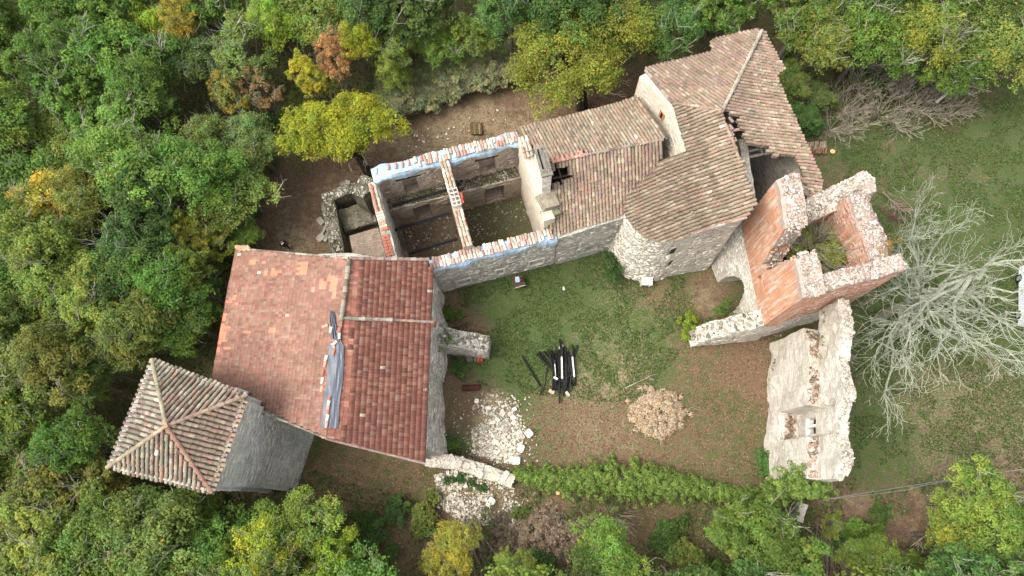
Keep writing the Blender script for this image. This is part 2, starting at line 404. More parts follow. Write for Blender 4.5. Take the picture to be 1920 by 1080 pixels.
# floors inside the ruins
zone([(650, 400), (730, 380), (990, 330), (1010, 420), (890, 470), (740, 490)], 0.10, 0.35, 0.28, 0.0, fine=True)
zone([(860, 350), (1000, 320), (1010, 430), (880, 460)], 0.45, 0.3, 0.3, 0.0, fine=True)
zone([(1380, 280), (1500, 280), (1500, 420), (1380, 440)], 0.0, 0.2, 0.25, 0.0, fine=True)
def blur(a):
    for _ in range(14):
        b = a.copy(); b[1:-1, 1:-1] = (a[1:-1, 1:-1] * 2 + a[:-2, 1:-1] + a[2:, 1:-1] + a[1:-1, :-2] + a[1:-1, 2:]) / 6; a = b
    return a
grass, litter, pale, chalk = map(blur, (grass, litter, pale, chalk))
def gh(x, y):
    return (fbm(np.asarray(x) * .35, np.asarray(y) * .35, 21, 3) - .5) * 0.12
GZ = gh(GX, GY) + (fbm(GX * 2.2, GY * 2.2, 31, 2) - .5) * 0.05
me = bpy.data.meshes.new('ground')
me.vertices.add(NX * NY); me.vertices.foreach_set('co', np.stack([GX, GY, GZ], -1).astype(np.float32).ravel())
ii = (np.arange(NY - 1)[:, None] * NX + np.arange(NX - 1)[None, :]).ravel()
quads = np.stack([ii, ii + 1, ii + NX + 1, ii + NX], -1).astype(np.int32)
me.loops.add(quads.size); me.loops.foreach_set('vertex_index', quads.ravel())
me.polygons.add(len(quads)); me.polygons.foreach_set('loop_start', np.arange(len(quads), dtype=np.int32) * 4)
me.update(calc_edges=True)
ca = me.attributes.new('zones', 'FLOAT_COLOR', 'POINT')
ca.data.foreach_set('color', np.stack([grass, litter, pale, chalk], -1).astype(np.float32).ravel())
me.polygons.foreach_set('use_smooth', [True] * len(quads))
t = NT('ground_soil'); pos = t.coord(); at = t.n('ShaderNodeAttribute', attribute_name='zones')
sp = t.n('ShaderNodeSeparateColor'); t.l(at.outputs['Color'], sp.inputs[0])
n_f = t.noise(pos, 7.0, 6, .7); n_m = t.noise(pos, 1.7, 5, .65); n_x = t.noise(pos, 26.0, 3, .7); n_c = t.noise(pos, 3.4, 5, .7)
def thresh(prob, nz, w):     # 1 where noise < prob
    d = t.math('SUBTRACT', t.math('ADD', t.math('MULTIPLY', prob, 0.7), 0.15), nz)
    mr = t.n('ShaderNodeMapRange'); mr.inputs['From Min'].default_value = -w; mr.inputs['From Max'].default_value = w
    t.l(d, mr.inputs[0]); return mr.outputs[0]
mixn = t.math('ADD', t.math('MULTIPLY', n_f, 1.2), t.math('SUBTRACT', t.math('MULTIPLY', n_m, 1.1), 0.65))
litc = t.ramp(n_x, [(0.28, C(70, 58, 46, .62)), (0.46, C(118, 95, 76, .66)), (0.58, C(154, 126, 102, .68)), (0.72, C(204, 176, 146, .7))])
soil = t.ramp(n_f, [(0.3, C(86, 76, 62, .65)), (0.7, C(130, 118, 98, .65))])
palc = t.ramp(n_f, [(0.3, C(138, 118, 90, .7)), (0.7, C(188, 168, 136, .7))])
c = t.mix(thresh(sp.outputs[1], n_c, .14), soil, litc)
c = t.mix(t.math('MULTIPLY', thresh(sp.outputs[2], n_m, .12), .8), c, palc)
gr = t.ramp(n_x, [(0.3, C(58, 76, 40, .62)), (0.5, C(86, 106, 58, .64)), (0.7, C(132, 142, 92, .66))])
c = t.mix(thresh(sp.outputs[0], mixn, .16), c, gr)
ck = t.ramp(n_f, [(0.35, C(150, 138, 114, .66)), (0.65, C(200, 190, 166, .7))])
c = t.mix(thresh(at.outputs['Alpha'], n_m, .08), c, ck)
t.base(c); t.b.inputs['Roughness'].default_value = 1.0; t.b.inputs['Specular IOR Level'].default_value = 0.05
t.bump(t.math('ADD', n_x, n_f), 0.7, 0.05)
me.materials.append(t.m)
ground = link(bpy.data.objects.new('ground', me)); ground['kind'] = 'structure'

# ------------------------------------------------------------------ stone templates
def ico():
    p = (1 + 5 ** .5) / 2
    v = np.array([(-1, p, 0), (1, p, 0), (-1, -p, 0), (1, -p, 0), (0, -1, p), (0, 1, p), (0, -1, -p), (0, 1, -p), (p, 0, -1), (p, 0, 1), (-p, 0, -1), (-p, 0, 1)], float)
    v /= np.linalg.norm(v[0])
    f = [(0, 11, 5), (0, 5, 1), (0, 1, 7), (0, 7, 10), (0, 10, 11), (1, 5, 9), (5, 11, 4), (11, 10, 2), (10, 7, 6), (7, 1, 8), (3, 9, 4), (3, 4, 2), (3, 2, 6), (3, 6, 8), (3, 8, 9), (4, 9, 5), (2, 4, 11), (6, 2, 10), (8, 6, 7), (9, 8, 1)]
    return v, f
ICO_V, ICO_F = ico()
def chip_template(seed, flat=0.6):
    r = np.random.default_rng(seed)
    v = ICO_V * (1 + r.uniform(-.22, .22, (12, 1))); v = np.sign(v) * np.abs(v) ** 0.6   # blocky
    return v * np.array([1, .72, flat * .8]) * 0.52
BLOCK_V = np.array([(x, y, z) for z in (-.5, .5) for (x, y) in ((-.5, -.34), (-.34, -.5), (.34, -.5), (.5, -.34), (.5, .34), (.34, .5), (-.34, .5), (-.5, .34))], float)
BLOCK_F = [tuple(range(7, -1, -1)), tuple(range(8, 16))] + [(i, (i + 1) % 8, 8 + (i + 1) % 8, 8 + i) for i in range(8)]

def stone_stuff(name, pts, size, col_fn, parent=None, mat=None, seed=1, kind=True):
    pts = np.asarray(pts, float)
    if len(pts) == 0: return None
    r = np.random.default_rng(seed); n = len(pts)
    s = r.uniform(size[0], size[1], n); R = rots(n, False, .35, r) * s[:, None, None]
    R = R * r.uniform(.7, 1.25, (n, 1, 3))
    cols = np.array([col_fn(r) for _ in range(n)])
    me = batch_mesh(name, chip_template(seed), ICO_F, R, pts, cols, mat or M_STONE)
    o = link(bpy.data.objects.new(name, me), parent)
    if parent is not None and parent.type == 'EMPTY': o.matrix_basis = parent_inv(parent)
    if kind: o['kind'] = 'stuff'
    return o
_stone_meshes = {}
def stone_objs(pts, size, palette, parent, seed=1, name='stone', blocky=False):
    """stones as separate child objects that share a few meshes"""
    r = random.Random(seed)
    key = (tuple(palette), blocky)
    if key not in _stone_meshes:
        L = []
        for i, c in enumerate(palette):
            mb = MB(); tv = chip_template(40 + i * 3, .7)
            if blocky:
                for f in BLOCK_F: mb.face([BLOCK_V[k] * np.array([1, .75, .55]) * (1 + .04 * math.sin(k * 7 + i)) for k in f], c)
            else:
                for f in ICO_F: mb.face([tv[k] for k in f], c)
            L.append(mb.mesh('stone', M_STONE))
        _stone_meshes[key] = L
    out = []
    inv = parent_inv(parent) if parent is not None and parent.type == 'EMPTY' else Matrix.Identity(4)
    for p in pts:
        o = bpy.data.objects.new(name, r.choice(_stone_meshes[key]))
        s = r.uniform(*size)
        o.matrix_basis = inv @ (Matrix.Translation([float(c) for c in p]) @ Matrix.Rotation(r.uniform(0, 6.28), 4, 'Z') @ Matrix.Rotation(r.uniform(-.3, .3), 4, 'X') @ Matrix.Diagonal((s * r.uniform(.8, 1.3), s * r.uniform(.8, 1.2), s * r.uniform(.7, 1.1), 1)))
        link(o, parent); out.append(o)
    return out
def tone0(pal, sat, gain):
    return [tuple((.3 * c[0] + .5 * c[1] + .2 * c[2]) * gain * (1 - sat) + x * sat * gain for x in c) for c in pal]
PAL_WHITE = (C(222, 214, 198, .78), C(206, 197, 180, .75), C(188, 178, 162, .72), C(166, 156, 142, .7), C(212, 200, 178, .75))
PAL_GREY = (C(176, 170, 156, .75), C(150, 144, 130, .72), C(128, 122, 108, .7), C(196, 190, 176, .75), C(112, 108, 90, .65))
PAL_TOWER = tuple(tone0((C(224, 210, 196, .8), C(208, 186, 166, .78), C(206, 152, 118, .75), C(188, 164, 144, .7), C(214, 166, 132, .75), C(170, 146, 126, .68)), .6, .92))
def colfn(pal): return lambda r: pal[int(r.integers(len(pal)))]

def near(pal, f):
    m = [sum(c[i] for c in pal) / len(pal) for i in range(3)]; return [tuple(c[i] * (1 - f) + m[i] * f for i in range(3)) for c in pal]
FACE_V = np.array([(x, y, z) for y in (-.5, .5) for (x, z) in ((-.5, -.5), (.5, -.5), (.5, .5), (-.5, .5))], float)
FACE_F = [(0, 1, 5, 4), (1, 2, 6, 5), (2, 3, 7, 6), (3, 0, 4, 7), (4, 5, 6, 7), (3, 2, 1, 0)]
def course_stones(name, parent, items, pal, seed, mat=None, proud=.03, thick=.12):
    """items: (x, y, z, angle of the wall, length, height)"""
    r = np.random.default_rng(seed); n = len(items)
    if not n: return
    it = np.array(items, float); a = it[:, 3] + r.normal(0, .05, n); ca, sa = np.cos(a), np.sin(a); o = np.zeros(n); tl = r.normal(0, .05, n)
    R = np.stack([np.stack([ca, -sa, o], -1), np.stack([sa, ca, o], -1), np.stack([o + tl, o, o + 1], -1)], -2)
    sc = np.stack([it[:, 4], np.full(n, thick), it[:, 5]], -1) * r.uniform(.85, 1.08, (n, 3)); R = R * sc[:, None, :]
    pr = r.uniform(-.02, proud, n) - thick * .5; T = it[:, :3] + np.stack([-sa * pr, ca * pr, o], -1)
    cols = np.array([pal[i] for i in r.integers(0, len(pal), n)]) * r.uniform(.82, 1.12, n)[:, None]
    ob = link(bpy.data.objects.new(name, batch_mesh(name, FACE_V, FACE_F, R, T, cols, mat or M_STONE)), parent); ob['kind'] = 'stuff'
    if parent.type == 'EMPTY': ob.matrix_basis = parent_inv(parent)
SP_WHITE = [C(240, 234, 218, .88), C(228, 220, 204, .85), C(214, 205, 188, .8), C(192, 183, 166, .76), C(234, 224, 204, .86), C(160, 148, 130, .7)]
SP_WHITE = near(SP_WHITE, .45)
SP_GREY = [C(226, 218, 202, .88), C(212, 204, 188, .86), C(196, 188, 172, .82), C(170, 162, 146, .76), C(232, 225, 210, .9)]
SP_BRICK = [C(226, 148, 108, .8), C(216, 134, 94, .78), C(222, 164, 130, .8), C(206, 122, 86, .76), C(230, 184, 154, .82), C(196, 150, 122, .74), C(218, 204, 190, .78)]
SP_BRICK = [tuple(.25 * (.3 * c[0] + .5 * c[1] + .2 * c[2]) + .75 * x for x in c) for c in near(SP_BRICK, .35)]
SP_GREY = [(c[0] * .97, c[1] * .97, c[2] * .97) for c in near(SP_GREY, .6)]

# ------------------------------------------------------------------ cell walls
def hsh(a, b, c, k):
    s = math.sin(a * 12.9898 + b * 78.233 + c * 37.719 + k * 11.13) * 43758.5453
    return (s - math.floor(s)) * 2 - 1
def cellwall(name, parent, mat, p0, p1, th, z0, ztop, openings=(), ds=.4, dz=.45, offL=None, offR=None, nt=1, jit=.02, bottom=False, arch=None, seed=0, ragged=0.0, stepz=0.0, face=None):
    """a masonry wall of thickness th along p0->p1; openings (s0,s1,z0,z1[,t0,t1]) go through or are recesses; offL/offR(s,z) push the faces out"""
    p0 = np.array(p0[:2], float); p1 = np.array(p1[:2], float); L = float(np.linalg.norm(p1 - p0)); d = (p1 - p0) / L; nrm = np.array([-d[1], d[0]])
    zt = ztop if callable(ztop) else (lambda s, t=0, v=ztop: v)
    def ztr(s, t):
        z = zt(s, t)
        if ragged: z += (float(fbm(s * 1.1 + seed, t * 1.1, seed, 4)) - .5) * 2 * ragged
        return z
    S = set(np.round(np.linspace(0, L, max(2, int(L / ds) + 1)), 3))
    tops = [ztr(s, t) for s in np.linspace(0, L, 24) for t in (-th / 2, 0, th / 2)]
    zmax = max(tops)
    Z = set(np.round(np.linspace(z0, zmax, max(2, int((zmax - z0) / dz) + 1)), 3))
    T = set(np.round(np.linspace(-th / 2, th / 2, nt + 1), 3))
    for o in openings:
        S |= {round(max(0, o[0]), 3), round(min(L, o[1]), 3)}; Z |= {round(max(o[2], z0), 3), round(min(o[3], zmax), 3)}
        if len(o) > 4: T |= {round(o[4], 3), round(o[5], 3)}
    def clean(a, keep):
        a = sorted(a); out = [a[0]]
        for x in a[1:]:
            if x - out[-1] > 0.07: out.append(x)
            elif x in keep: out[-1] = x if len(out) > 1 or x == a[0] else out[-1]
        if out[-1] != a[-1]: out[-1] = a[-1]
        return out
    ks = {round(v, 3) for o in openings for v in (max(0, o[0]), min(L, o[1]))}; kz = {round(v, 3) for o in openings for v in (max(o[2], z0), min(o[3], zmax))}
    S = clean(S, ks); Z = clean(Z, kz); T = sorted(T)
    nS, nZ, nT = len(S) - 1, len(Z) - 1, len(T) - 1
    solid = np.zeros((nS, nZ, nT), bool)
    for i in range(nS):
        sm = (S[i] + S[i + 1]) / 2
        for k in range(nT):
            tm = (T[k] + T[k + 1]) / 2; top = ztr(sm, tm)
            for j in range(nZ):
                zm = (Z[j] + Z[j + 1]) / 2
                ok = Z[j] < top - 0.02
                if ok:
                    for o in openings:
                        if o[0] - .01 <= sm <= o[1] + .01 and o[2] - .01 <= zm <= o[3] + .01 and (len(o) < 5 or o[4] - .01 <= tm <= o[5] + .01): ok = False
                    if arch and ok:
                        for (sc, hw, zs, rise) in arch:
                            q = abs(sm - sc) / hw
                            if q < 1 and zm < zs + rise * math.sqrt(max(0, 1 - q ** 1.6)): ok = False
                solid[i, j, k] = ok
    mb = MB(); idx = {}; dt = []
    def V(i, j, k):
        key = (i, j, k)
        if key in idx: return idx[key]
        s, z, tt = S[i], Z[j], T[k]; top = ztr(s, tt)
        zz = min(z, top) if j > 0 else z
        off = 0.0
        if k == nT and offL: off = offL(s, zz)
        if k == 0 and offR: off = -offR(s, zz)
        edge = 1.0
        js = jit * hsh(i, j, k, 1 + seed) if 0 < i < nS else 0
        w = p0 + d * (s + js) + nrm * (tt + off + jit * hsh(i, j, k, 2 + seed))
        idx[key] = len(mb.v); mb.v.append((w[0], w[1], zz + (jit * 1.5 * hsh(i, j, k, 3 + seed) if j > 0 else 0))); dt.append(top - zz)
        return idx[key]
    def add(q, uv): mb.f.append(q); mb.uv.append(uv); mb.c.append((1, 1, 1)); mb.mi.append(0)
    def sol(i, j, k): return 0 <= i < nS and 0 <= j < nZ and 0 <= k < nT and solid[i, j, k]
    for i in range(nS):
        for j in range(nZ):
            for k in range(nT):
                if not solid[i, j, k]: continue
                a, b = S[i], S[i + 1]; c, e = Z[j], Z[j + 1]; f, g = T[k], T[k + 1]
                if not sol(i, j, k + 1): add((V(i + 1, j, k + 1), V(i, j, k + 1), V(i, j + 1, k + 1), V(i + 1, j + 1, k + 1)), [(b, c), (a, c), (a, e), (b, e)])
                if not sol(i, j, k - 1): add((V(i, j, k), V(i + 1, j, k), V(i + 1, j + 1, k), V(i, j + 1, k)), [(a, c), (b, c), (b, e), (a, e)])
                if not sol(i + 1, j, k): add((V(i + 1, j, k), V(i + 1, j, k + 1), V(i + 1, j + 1, k + 1), V(i + 1, j + 1, k)), [(f, c), (g, c), (g, e), (f, e)])
                if not sol(i - 1, j, k): add((V(i, j, k + 1), V(i, j, k), V(i, j + 1, k), V(i, j + 1, k + 1)), [(g, c), (f, c), (f, e), (g, e)])
                if not sol(i, j + 1, k): add((V(i, j + 1, k), V(i + 1, j + 1, k), V(i + 1, j + 1, k + 1), V(i, j + 1, k + 1)), [(a, f), (b, f), (b, g), (a, g)])
                if (j > 0 and not sol(i, j - 1, k)): add((V(i, j, k + 1), V(i + 1, j, k + 1), V(i + 1, j, k), V(i, j, k)), [(a, g), (b, g), (b, f), (a, f)])
    o = mb.build(name, mat, parent)
    da = o.data.attributes.new('dtop', 'FLOAT', 'POINT'); da.data.foreach_set('value', np.array(dt, np.float32))
    if face:
        sides, pal, rowh, ln_, keep = face; r_ = random.Random(seed + 5000); items = []; ang = math.atan2(d[1], d[0])
        for side in sides:
            z = z0 + .1
            while z < zmax:
                s_ = r_.uniform(0, .2); hh_ = rowh * r_.uniform(.8, 1.25)
                while s_ < L:
                    l_ = ln_ * r_.uniform(.55, 1.5); sm = s_ + l_ / 2; zm = z + hh_ / 2; s_ += l_ + .02
                    if sm + l_ / 2 > L or r_.random() > keep: continue
                    tt = (th / 2 - .01) if side == 'L' else (-th / 2 + .01)
                    if zm + hh_ > ztr(sm, tt) - .02: continue
                    i_ = min(nS - 1, int(np.searchsorted(S, sm) - 1)); j_ = min(nZ - 1, int(np.searchsorted(Z, zm) - 1)); k_ = nT - 1 if side == 'L' else 0
                    i2 = min(nS - 1, max(0, int(np.searchsorted(S, sm + l_ / 2) - 1))); i1 = min(nS - 1, max(0, int(np.searchsorted(S, sm - l_ / 2) - 1)))
                    if not (solid[i_, j_, k_] and solid[i2, j_, k_] and solid[i1, j_, k_]): continue
                    off = (offL(sm, zm) if (side == 'L' and offL) else 0) - (offR(sm, zm) if (side == 'R' and offR) else 0)
                    w = p0 + d * sm + nrm * ((th / 2 if side == 'L' else -th / 2) + off)
                    items.append((w[0], w[1], zm, ang if side == 'L' else ang + math.pi, l_, hh_ * .86))
                z += hh_
        course_stones('facing_stones', o, items, pal, seed + 1)
    def top_pts(n, r, inset=0.12, s0=0.0, s1=None, dz=0.03):
        out = []
        for _ in range(n):
            s = r.uniform(s0, s1 if s1 is not None else L); tt = r.uniform(-th / 2 + inset, th / 2 - inset)
            w = p0 + d * s + nrm * tt; out.append((w[0], w[1], ztr(s, tt) + dz))
        return out
    return o, top_pts

# ------------------------------------------------------------------ tiled roofs
class Plane:
    def __init__(s, p0, down, slope):
        s.p0 = np.array(p0, float); dn = np.array(down, float); s.dn = dn / np.linalg.norm(dn); s.k = slope
        s.eb = np.array([s.dn[0], s.dn[1], -slope]); s.eb /= np.linalg.norm(s.eb)
        s.ea = np.array([-s.dn[1], s.dn[0], 0.0]); s.n = np.cross(s.eb, s.ea)
    def z(s, x, y): return s.p0[2] - s.k * ((x - s.p0[0]) * s.dn[0] + (y - s.p0[1]) * s.dn[1])
    def px(s, u, v):
        r = ray(u, v); rd = r[0] * s.dn[0] + r[1] * s.dn[1]
        t = (s.p0[2] + s.k * (s.p0[0] * s.dn[0] + s.p0[1] * s.dn[1]) - CAM_H) / (r[2] + s.k * rd)
        return np.array([r[0] * t, r[1] * t, CAM_H + r[2] * t])
    def ab(s, p): q = np.asarray(p) - s.p0; return float(q @ s.ea), float(q @ s.eb)
    @staticmethod
    def through(p0, p1, p2):
        n = np.cross(np.array(p1) - p0, np.array(p2) - p0); n = n * np.sign(n[2])
        g = np.array([n[0], n[1]]) / n[2]; k = float(np.linalg.norm(g))
        return Plane(p0, g / k, k)

def tpl_canal(w=.105, L=.44, seg=6):
    v = []; f = []
    for (y, r, zo) in ((L / 2, w * .82, 0.0), (-L / 2, w, 0.028)):
        for i in range(seg + 1):
            a = math.pi * i / seg; v.append((-r * math.cos(a), y, zo + r * .92 * math.sin(a)))
    n = seg + 1
    for i in range(seg): f.append((i, n + i, n + i + 1, i + 1))
    f.append(tuple(n + i for i in range(n)))
    return np.array(v), f
def tpl_pan(w=.115, L=.44):
    v = []; f = []
    for (y, zo) in ((L / 2, 0.0), (-L / 2, 0.02)):
        for (x, z) in ((-w, .045), (-w * .5, -.01), (w * .5, -.01), (w, .045)): v.append((x, y, z + zo - .03))
    for i in range(3): f.append((i, 4 + i, 5 + i, i + 1))
    return np.array(v), f
def tpl_flat(W=.22, L=.40):
    prof = [(-.5, .0), (-.46, .024), (-.34, .024), (-.30, .004), (-.05, .004), (0, .018), (.05, .004), (.5, .004)]
    v = []; f = []
    for (y, zo) in ((L / 2, 0.0), (-L / 2, .034)):
        for (x, z) in prof: v.append((x * W * .985, y, z + zo))
    n = len(prof)
    for (x, z) in prof: v.append((x * W * .985, -L / 2, z * .2 - .004))
    for i in range(n - 1):
        f.append((i, n + i, n + i + 1, i + 1)); f.append((n + i, 2 * n + i, 2 * n + i + 1, n + i + 1))
    return np.array(v), f
TPL = {'canal': tpl_canal(), 'flat': tpl_flat(.17), 'pan': tpl_pan(), 'ridge': tpl_canal(.15, .5)}
CAN_OLD = [C(178, 156, 130), C(162, 140, 116), C(148, 127, 106), C(190, 168, 142), C(178, 146, 122), C(158, 146, 122), C(200, 184, 158), C(182, 136, 114), C(136, 116, 98), C(170, 142, 120)]
CAN_RED = [C(190, 132, 108), C(176, 128, 108), C(160, 128, 108), C(196, 150, 126), C(204, 184, 160), C(150, 110, 92), C(176, 158, 138), C(188, 112, 88)]
CAN_GREEN = [C(168, 158, 132), C(150, 144, 118), C(176, 150, 128), C(136, 126, 104), C(196, 184, 160), C(160, 124, 104), C(146, 110, 94), C(180, 170, 142), C(120, 108, 90)]
FLAT_RED = [C(172, 92, 76), C(158, 84, 70), C(146, 78, 66), C(182, 102, 84), C(164, 90, 72), C(150, 86, 76), C(188, 110, 88), C(138, 76, 66), C(178, 126, 108)]
FLAT_OLD = [C(166, 104, 84), C(150, 100, 80), C(172, 120, 96), C(140, 96, 78), C(158, 112, 88), C(176, 104, 82), C(150, 116, 92), C(136, 84, 70), C(164, 134, 106)]
def tone(pal, sat, gain):
    out = []
    for c in pal:
        l = .3 * c[0] + .5 * c[1] + .2 * c[2]; out.append(tuple((l + (x - l) * sat) * gain for x in c))
    return out
CAN_OLD = [(c[0] * .94, c[1] * .92, c[2] * .84) for c in near(tone(CAN_OLD, .78, 1.0), .28)]; CAN_RED = near(tone(CAN_RED, .58, .93), .2); CAN_GREEN = near(CAN_GREEN, .15); CAN_GREEN = tone(CAN_GREEN, .75, .95)
FLAT_RED = [(c[0] * 1.0, c[1] * 1.1, c[2] * .95) for c in near(tone(FLAT_RED, .72, 1.28), .25)]; FLAT_OLD = near(tone(FLAT_OLD, .72, 1.2), .3)
FRESH = C(238, 146, 118, .8)
_var = {}
def tile_variant(kind, mat, pal, i):
    key = (kind, mat.name, tuple(pal[i]))
    if key not in _var:
        mb = MB(); tv, tf = TPL[kind]
        mb.v = [tuple(p) for p in tv]; mb.f = list(tf); mb.c = [pal[i]] * len(tf); mb.uv = [[(0, 0)] * len(f) for f in tf]; mb.mi = [0] * len(tf)
        _var[key] = mb.mesh('tile', mat)
    return _var[key]

def tile_roof(parent, plane, polys_px, kind='canal', pal=CAN_OLD, mat=None, da=.225, db=.32, holes=(), n_single=300, seed=1, wob=.035, sag=.06, fresh=None, name='roof', extra=None, bend=None):
    mat = mat or M_CANAL; r = np.random.default_rng(seed)
    P3 = [plane.px(u, v) for (u, v) in polys_px]; AB = [plane.ab(p) for p in P3]
    HB = [[plane.ab(plane.px(u, v)) for (u, v) in h] for h in holes]
    a0, a1 = min(p[0] for p in AB), max(p[0] for p in AB); b0, b1 = min(p[1] for p in AB), max(p[1] for p in AB)
    A = np.arange(a0 + da / 2, a1, da); B = np.arange(b0 - .1, b1 + .25, db)
    aa, bb = np.meshgrid(A, B, indexing='ij')
    if kind == 'canal':
        fb = np.linspace(b0 - .1, b1 + .3, 260); ga, gb = np.meshgrid(A, fb, indexing='ij'); gi = pip(ga, gb, AB)
        bm = np.where(gi, gb, -1e9).max(1); bm = np.where(bm < -1e8, b1, bm)
        bb = bb + np.mod(bm[:, None] - .13 - bb[:, :1], db)
    colj = r.uniform(-.04, .04, len(A))[:, None] if kind == 'canal' else np.zeros((len(A), 1))
    bb = bb + colj
    ok = pip(aa, bb, AB)
    for h in HB: ok &= ~pip(aa, bb, h)
    aa = aa[ok]; bb = bb[ok]; n = len(aa)
    sg = (fbm(aa * .35 + seed * 7, bb * .35, seed, 3) - .5) * 2 * sag
    if kind == 'canal': sg = sg + (fbm(aa * 1.3, bb * .6, seed + 2, 3) - .5) * .06
    sh = (fbm(aa * .3, bb * .9 + seed, seed + 5, 3) - .5) * 2 * wob + r.normal(0, .007 if kind == 'canal' else .002, n)
    if bend is not None: sh = sh + bend(aa, bb)
    def place(a, b, h, R=None):
        return plane.p0 + a[:, None] * plane.ea + b[:, None] * plane.eb + h[:, None] * plane.n
    T = place(aa + sh, bb, sg + (.02 if kind == 'canal' else .0))
    base = np.stack([plane.ea, -plane.eb, plane.n], -1)       # columns
    yaw = r.normal(0, .035 if kind == 'canal' else .006, n); cs, sn = np.cos(yaw), np.sin(yaw)
    o = np.zeros(n); Rz = np.stack([np.stack([cs, -sn, o], -1), np.stack([sn, cs, o], -1), np.stack([o, o, o + 1], -1)], -2)
    M = np.einsum('ij,njk->nik', base, Rz)
    if kind == 'canal': M = M * r.uniform(.92, 1.1, n)[:, None, None]
    ci = r.integers(0, len(pal), n)
    lo = fbm(aa * .5, bb * .5, seed + 11, 3); ci = np.where((lo > .56) & (r.random(n) < .5), 1 % len(pal), ci)
    if kind == 'canal':                          # neighbours down a column are often alike
        ci = np.where(r.random(n) < .35, (np.round(aa / da).astype(int) * 5 + np.round(bb / 1.3).astype(int)) % len(pal), ci)
    palx = [tuple(c) for c in pal] + [FRESH, C(224, 206, 188, .8)]
    if fresh:
        uv = np.array([P(*t) for t in T])
        for poly in fresh:
            m = pip(uv[:, 0], uv[:, 1], poly); ci = np.where(m & (r.random(n) < .93), len(pal), ci)
    ci = np.where(r.random(n) < (.002 if kind == 'canal' else .002), len(pal) + 1, ci)
    order = np.argsort(-T[:, 2]); single = order[:n_single]; rest = order[n_single:]
    # the roof part: its laths and channel tiles as a mesh, cover tiles as children
    if kind == 'canal':
        pa, pb = aa - da / 2, bb
        TP = place(pa + sh, pb, sg)
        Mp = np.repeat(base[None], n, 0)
        cols = np.array([pal[i] for i in r.integers(0, len(pal), n)]) * .5  # groove shade put into the colour: channel tiles darker than the covers
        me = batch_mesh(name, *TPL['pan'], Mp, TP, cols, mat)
    else:
        tv = np.array([(-da * .55, .24, -.05), (da * .55, .24, -.05), (da * .55, -.24, -.03), (-da * .55, -.24, -.03)]); 
        me = batch_mesh(name, tv, [(0, 3, 2, 1)], np.repeat(base[None], n, 0), T, np.array([C(110, 80, 60)] * n), M_WOOD)
    roof = link(bpy.data.objects.new(name, me), parent); roof.matrix_basis = parent_inv(parent)
    if len(rest):
        me = batch_mesh('tiles', *TPL[kind], M[rest], T[rest], np.array([palx[i] for i in ci[rest]]), mat)
        st = link(bpy.data.objects.new('tile_field', me), roof); st['kind'] = 'stuff'
    for i in single:
        ob = bpy.data.objects.new('tile', tile_variant(kind, mat, palx, int(ci[i])))
        mm = Matrix([[M[i][0][0], M[i][0][1], M[i][0][2], T[i][0]], [M[i][1][0], M[i][1][1], M[i][1][2], T[i][1]], [M[i][2][0], M[i][2][1], M[i][2][2], T[i][2]], [0, 0, 0, 1]])
        link(ob, roof); ob.matrix_basis = mm
    return roof
def ridge(roof, pts, pal=CAN_OLD, step=.42, seed=3, mat=None, lift=.02, scale=1.0, name='ridge_tile', mortar=True):
    """half-round tiles end to end along a 3-D line"""
    r = random.Random(seed); pts = [Vector([float(c) for c in p]) for p in pts]; k = 0
    pal = [tuple(c) for c in pal]
    if mortar:
        mb = MB(); mb.tube([p + Vector((0, 0, lift - .02)) for p in pts], .13 * scale, 8, C(150, 140, 120, .65)); mb.build('mortar', M_MORTAR, roof)
    for a, b in zip(pts, pts[1:]):
        d = b - a; L = d.length; d.normalize(); n = max(1, int(L / step))
        side = d.cross(Vector((0, 0, 1))).normalized(); upv = side.cross(d).normalized()
        for i in range(n):
            p = a + d * ((i + .5) * L / n); p.z += lift
            X = side; Y = -d; Z = upv if upv.z > 0 else -upv
            X = Y.cross(Z)
            mm = Matrix((( X.x, Y.x, Z.x, p.x), (X.y, Y.y, Z.y, p.y), (X.z, Y.z, Z.z, p.z), (0, 0, 0, 1)))
            s = scale * r.uniform(.92, 1.08)
            ob = link(bpy.data.objects.new(name, tile_variant('ridge', mat or M_CANAL, pal, r.randrange(len(pal)))), roof)
            ob.matrix_basis = mm @ Matrix.Rotation(r.uniform(-.05, .05), 4, 'Z') @ Matrix.Diagonal((s, L / n / .46, s, 1))

def xy(p): return (float(p[0]), float(p[1]))
def lerp(a, b, t): return np.array(a) * (1 - t) + np.array(b) * t
def inset_poly(pts, d):
    c = np.mean(np.array(pts), 0); out = []
    for p in pts:
        v = np.array(p) - c; l = np.linalg.norm(v); out.append(c + v * (l - d) / l)
    return out

# ================================================================== red tiled hall
hall = thing('tiled_hall', 'broad stone hall under red interlocking tiles, slate grey tarpaulin along its ridge', 'building', (-12, 9, 0))
hR = [G(655, 487, 8.3), G(640, 600, 8.35), G(612, 820, 8.3)]
hE = [G(805, 488, 6.4), G(812, 603, 6.4), G(797, 868, 6.3)]
hW = [G(444, 468, 6.0), G(397, 712, 6.0)]
plE = Plane.through(lerp(hE[0], hE[2], 0), hE[2], lerp(hR[0], hR[2], .5))
plW = Plane.through(hR[0], hR[2], lerp(hW[0], hW[1], .5))
fresh_px = [(470, 487, 482, 494), (493, 488, 502, 496), (497, 509, 507, 517), (434, 560, 446, 568), (441, 555, 447, 572), (563, 490, 582, 500), (556, 499, 578, 514), (511, 503, 520, 516), (520, 509, 531, 513),
            (584, 538, 592, 547), (603, 525, 612, 543), (618, 519, 634, 525), (622, 525, 633, 560), (411, 588, 424, 640), (405, 640, 418, 660), (398, 650, 408, 664), (424, 610, 432, 614), (462, 618, 472, 626), (508, 612, 518, 622),
            (420, 562, 430, 568), (396, 690, 405, 706), (425, 650, 436, 656), (655, 536, 660, 545)]
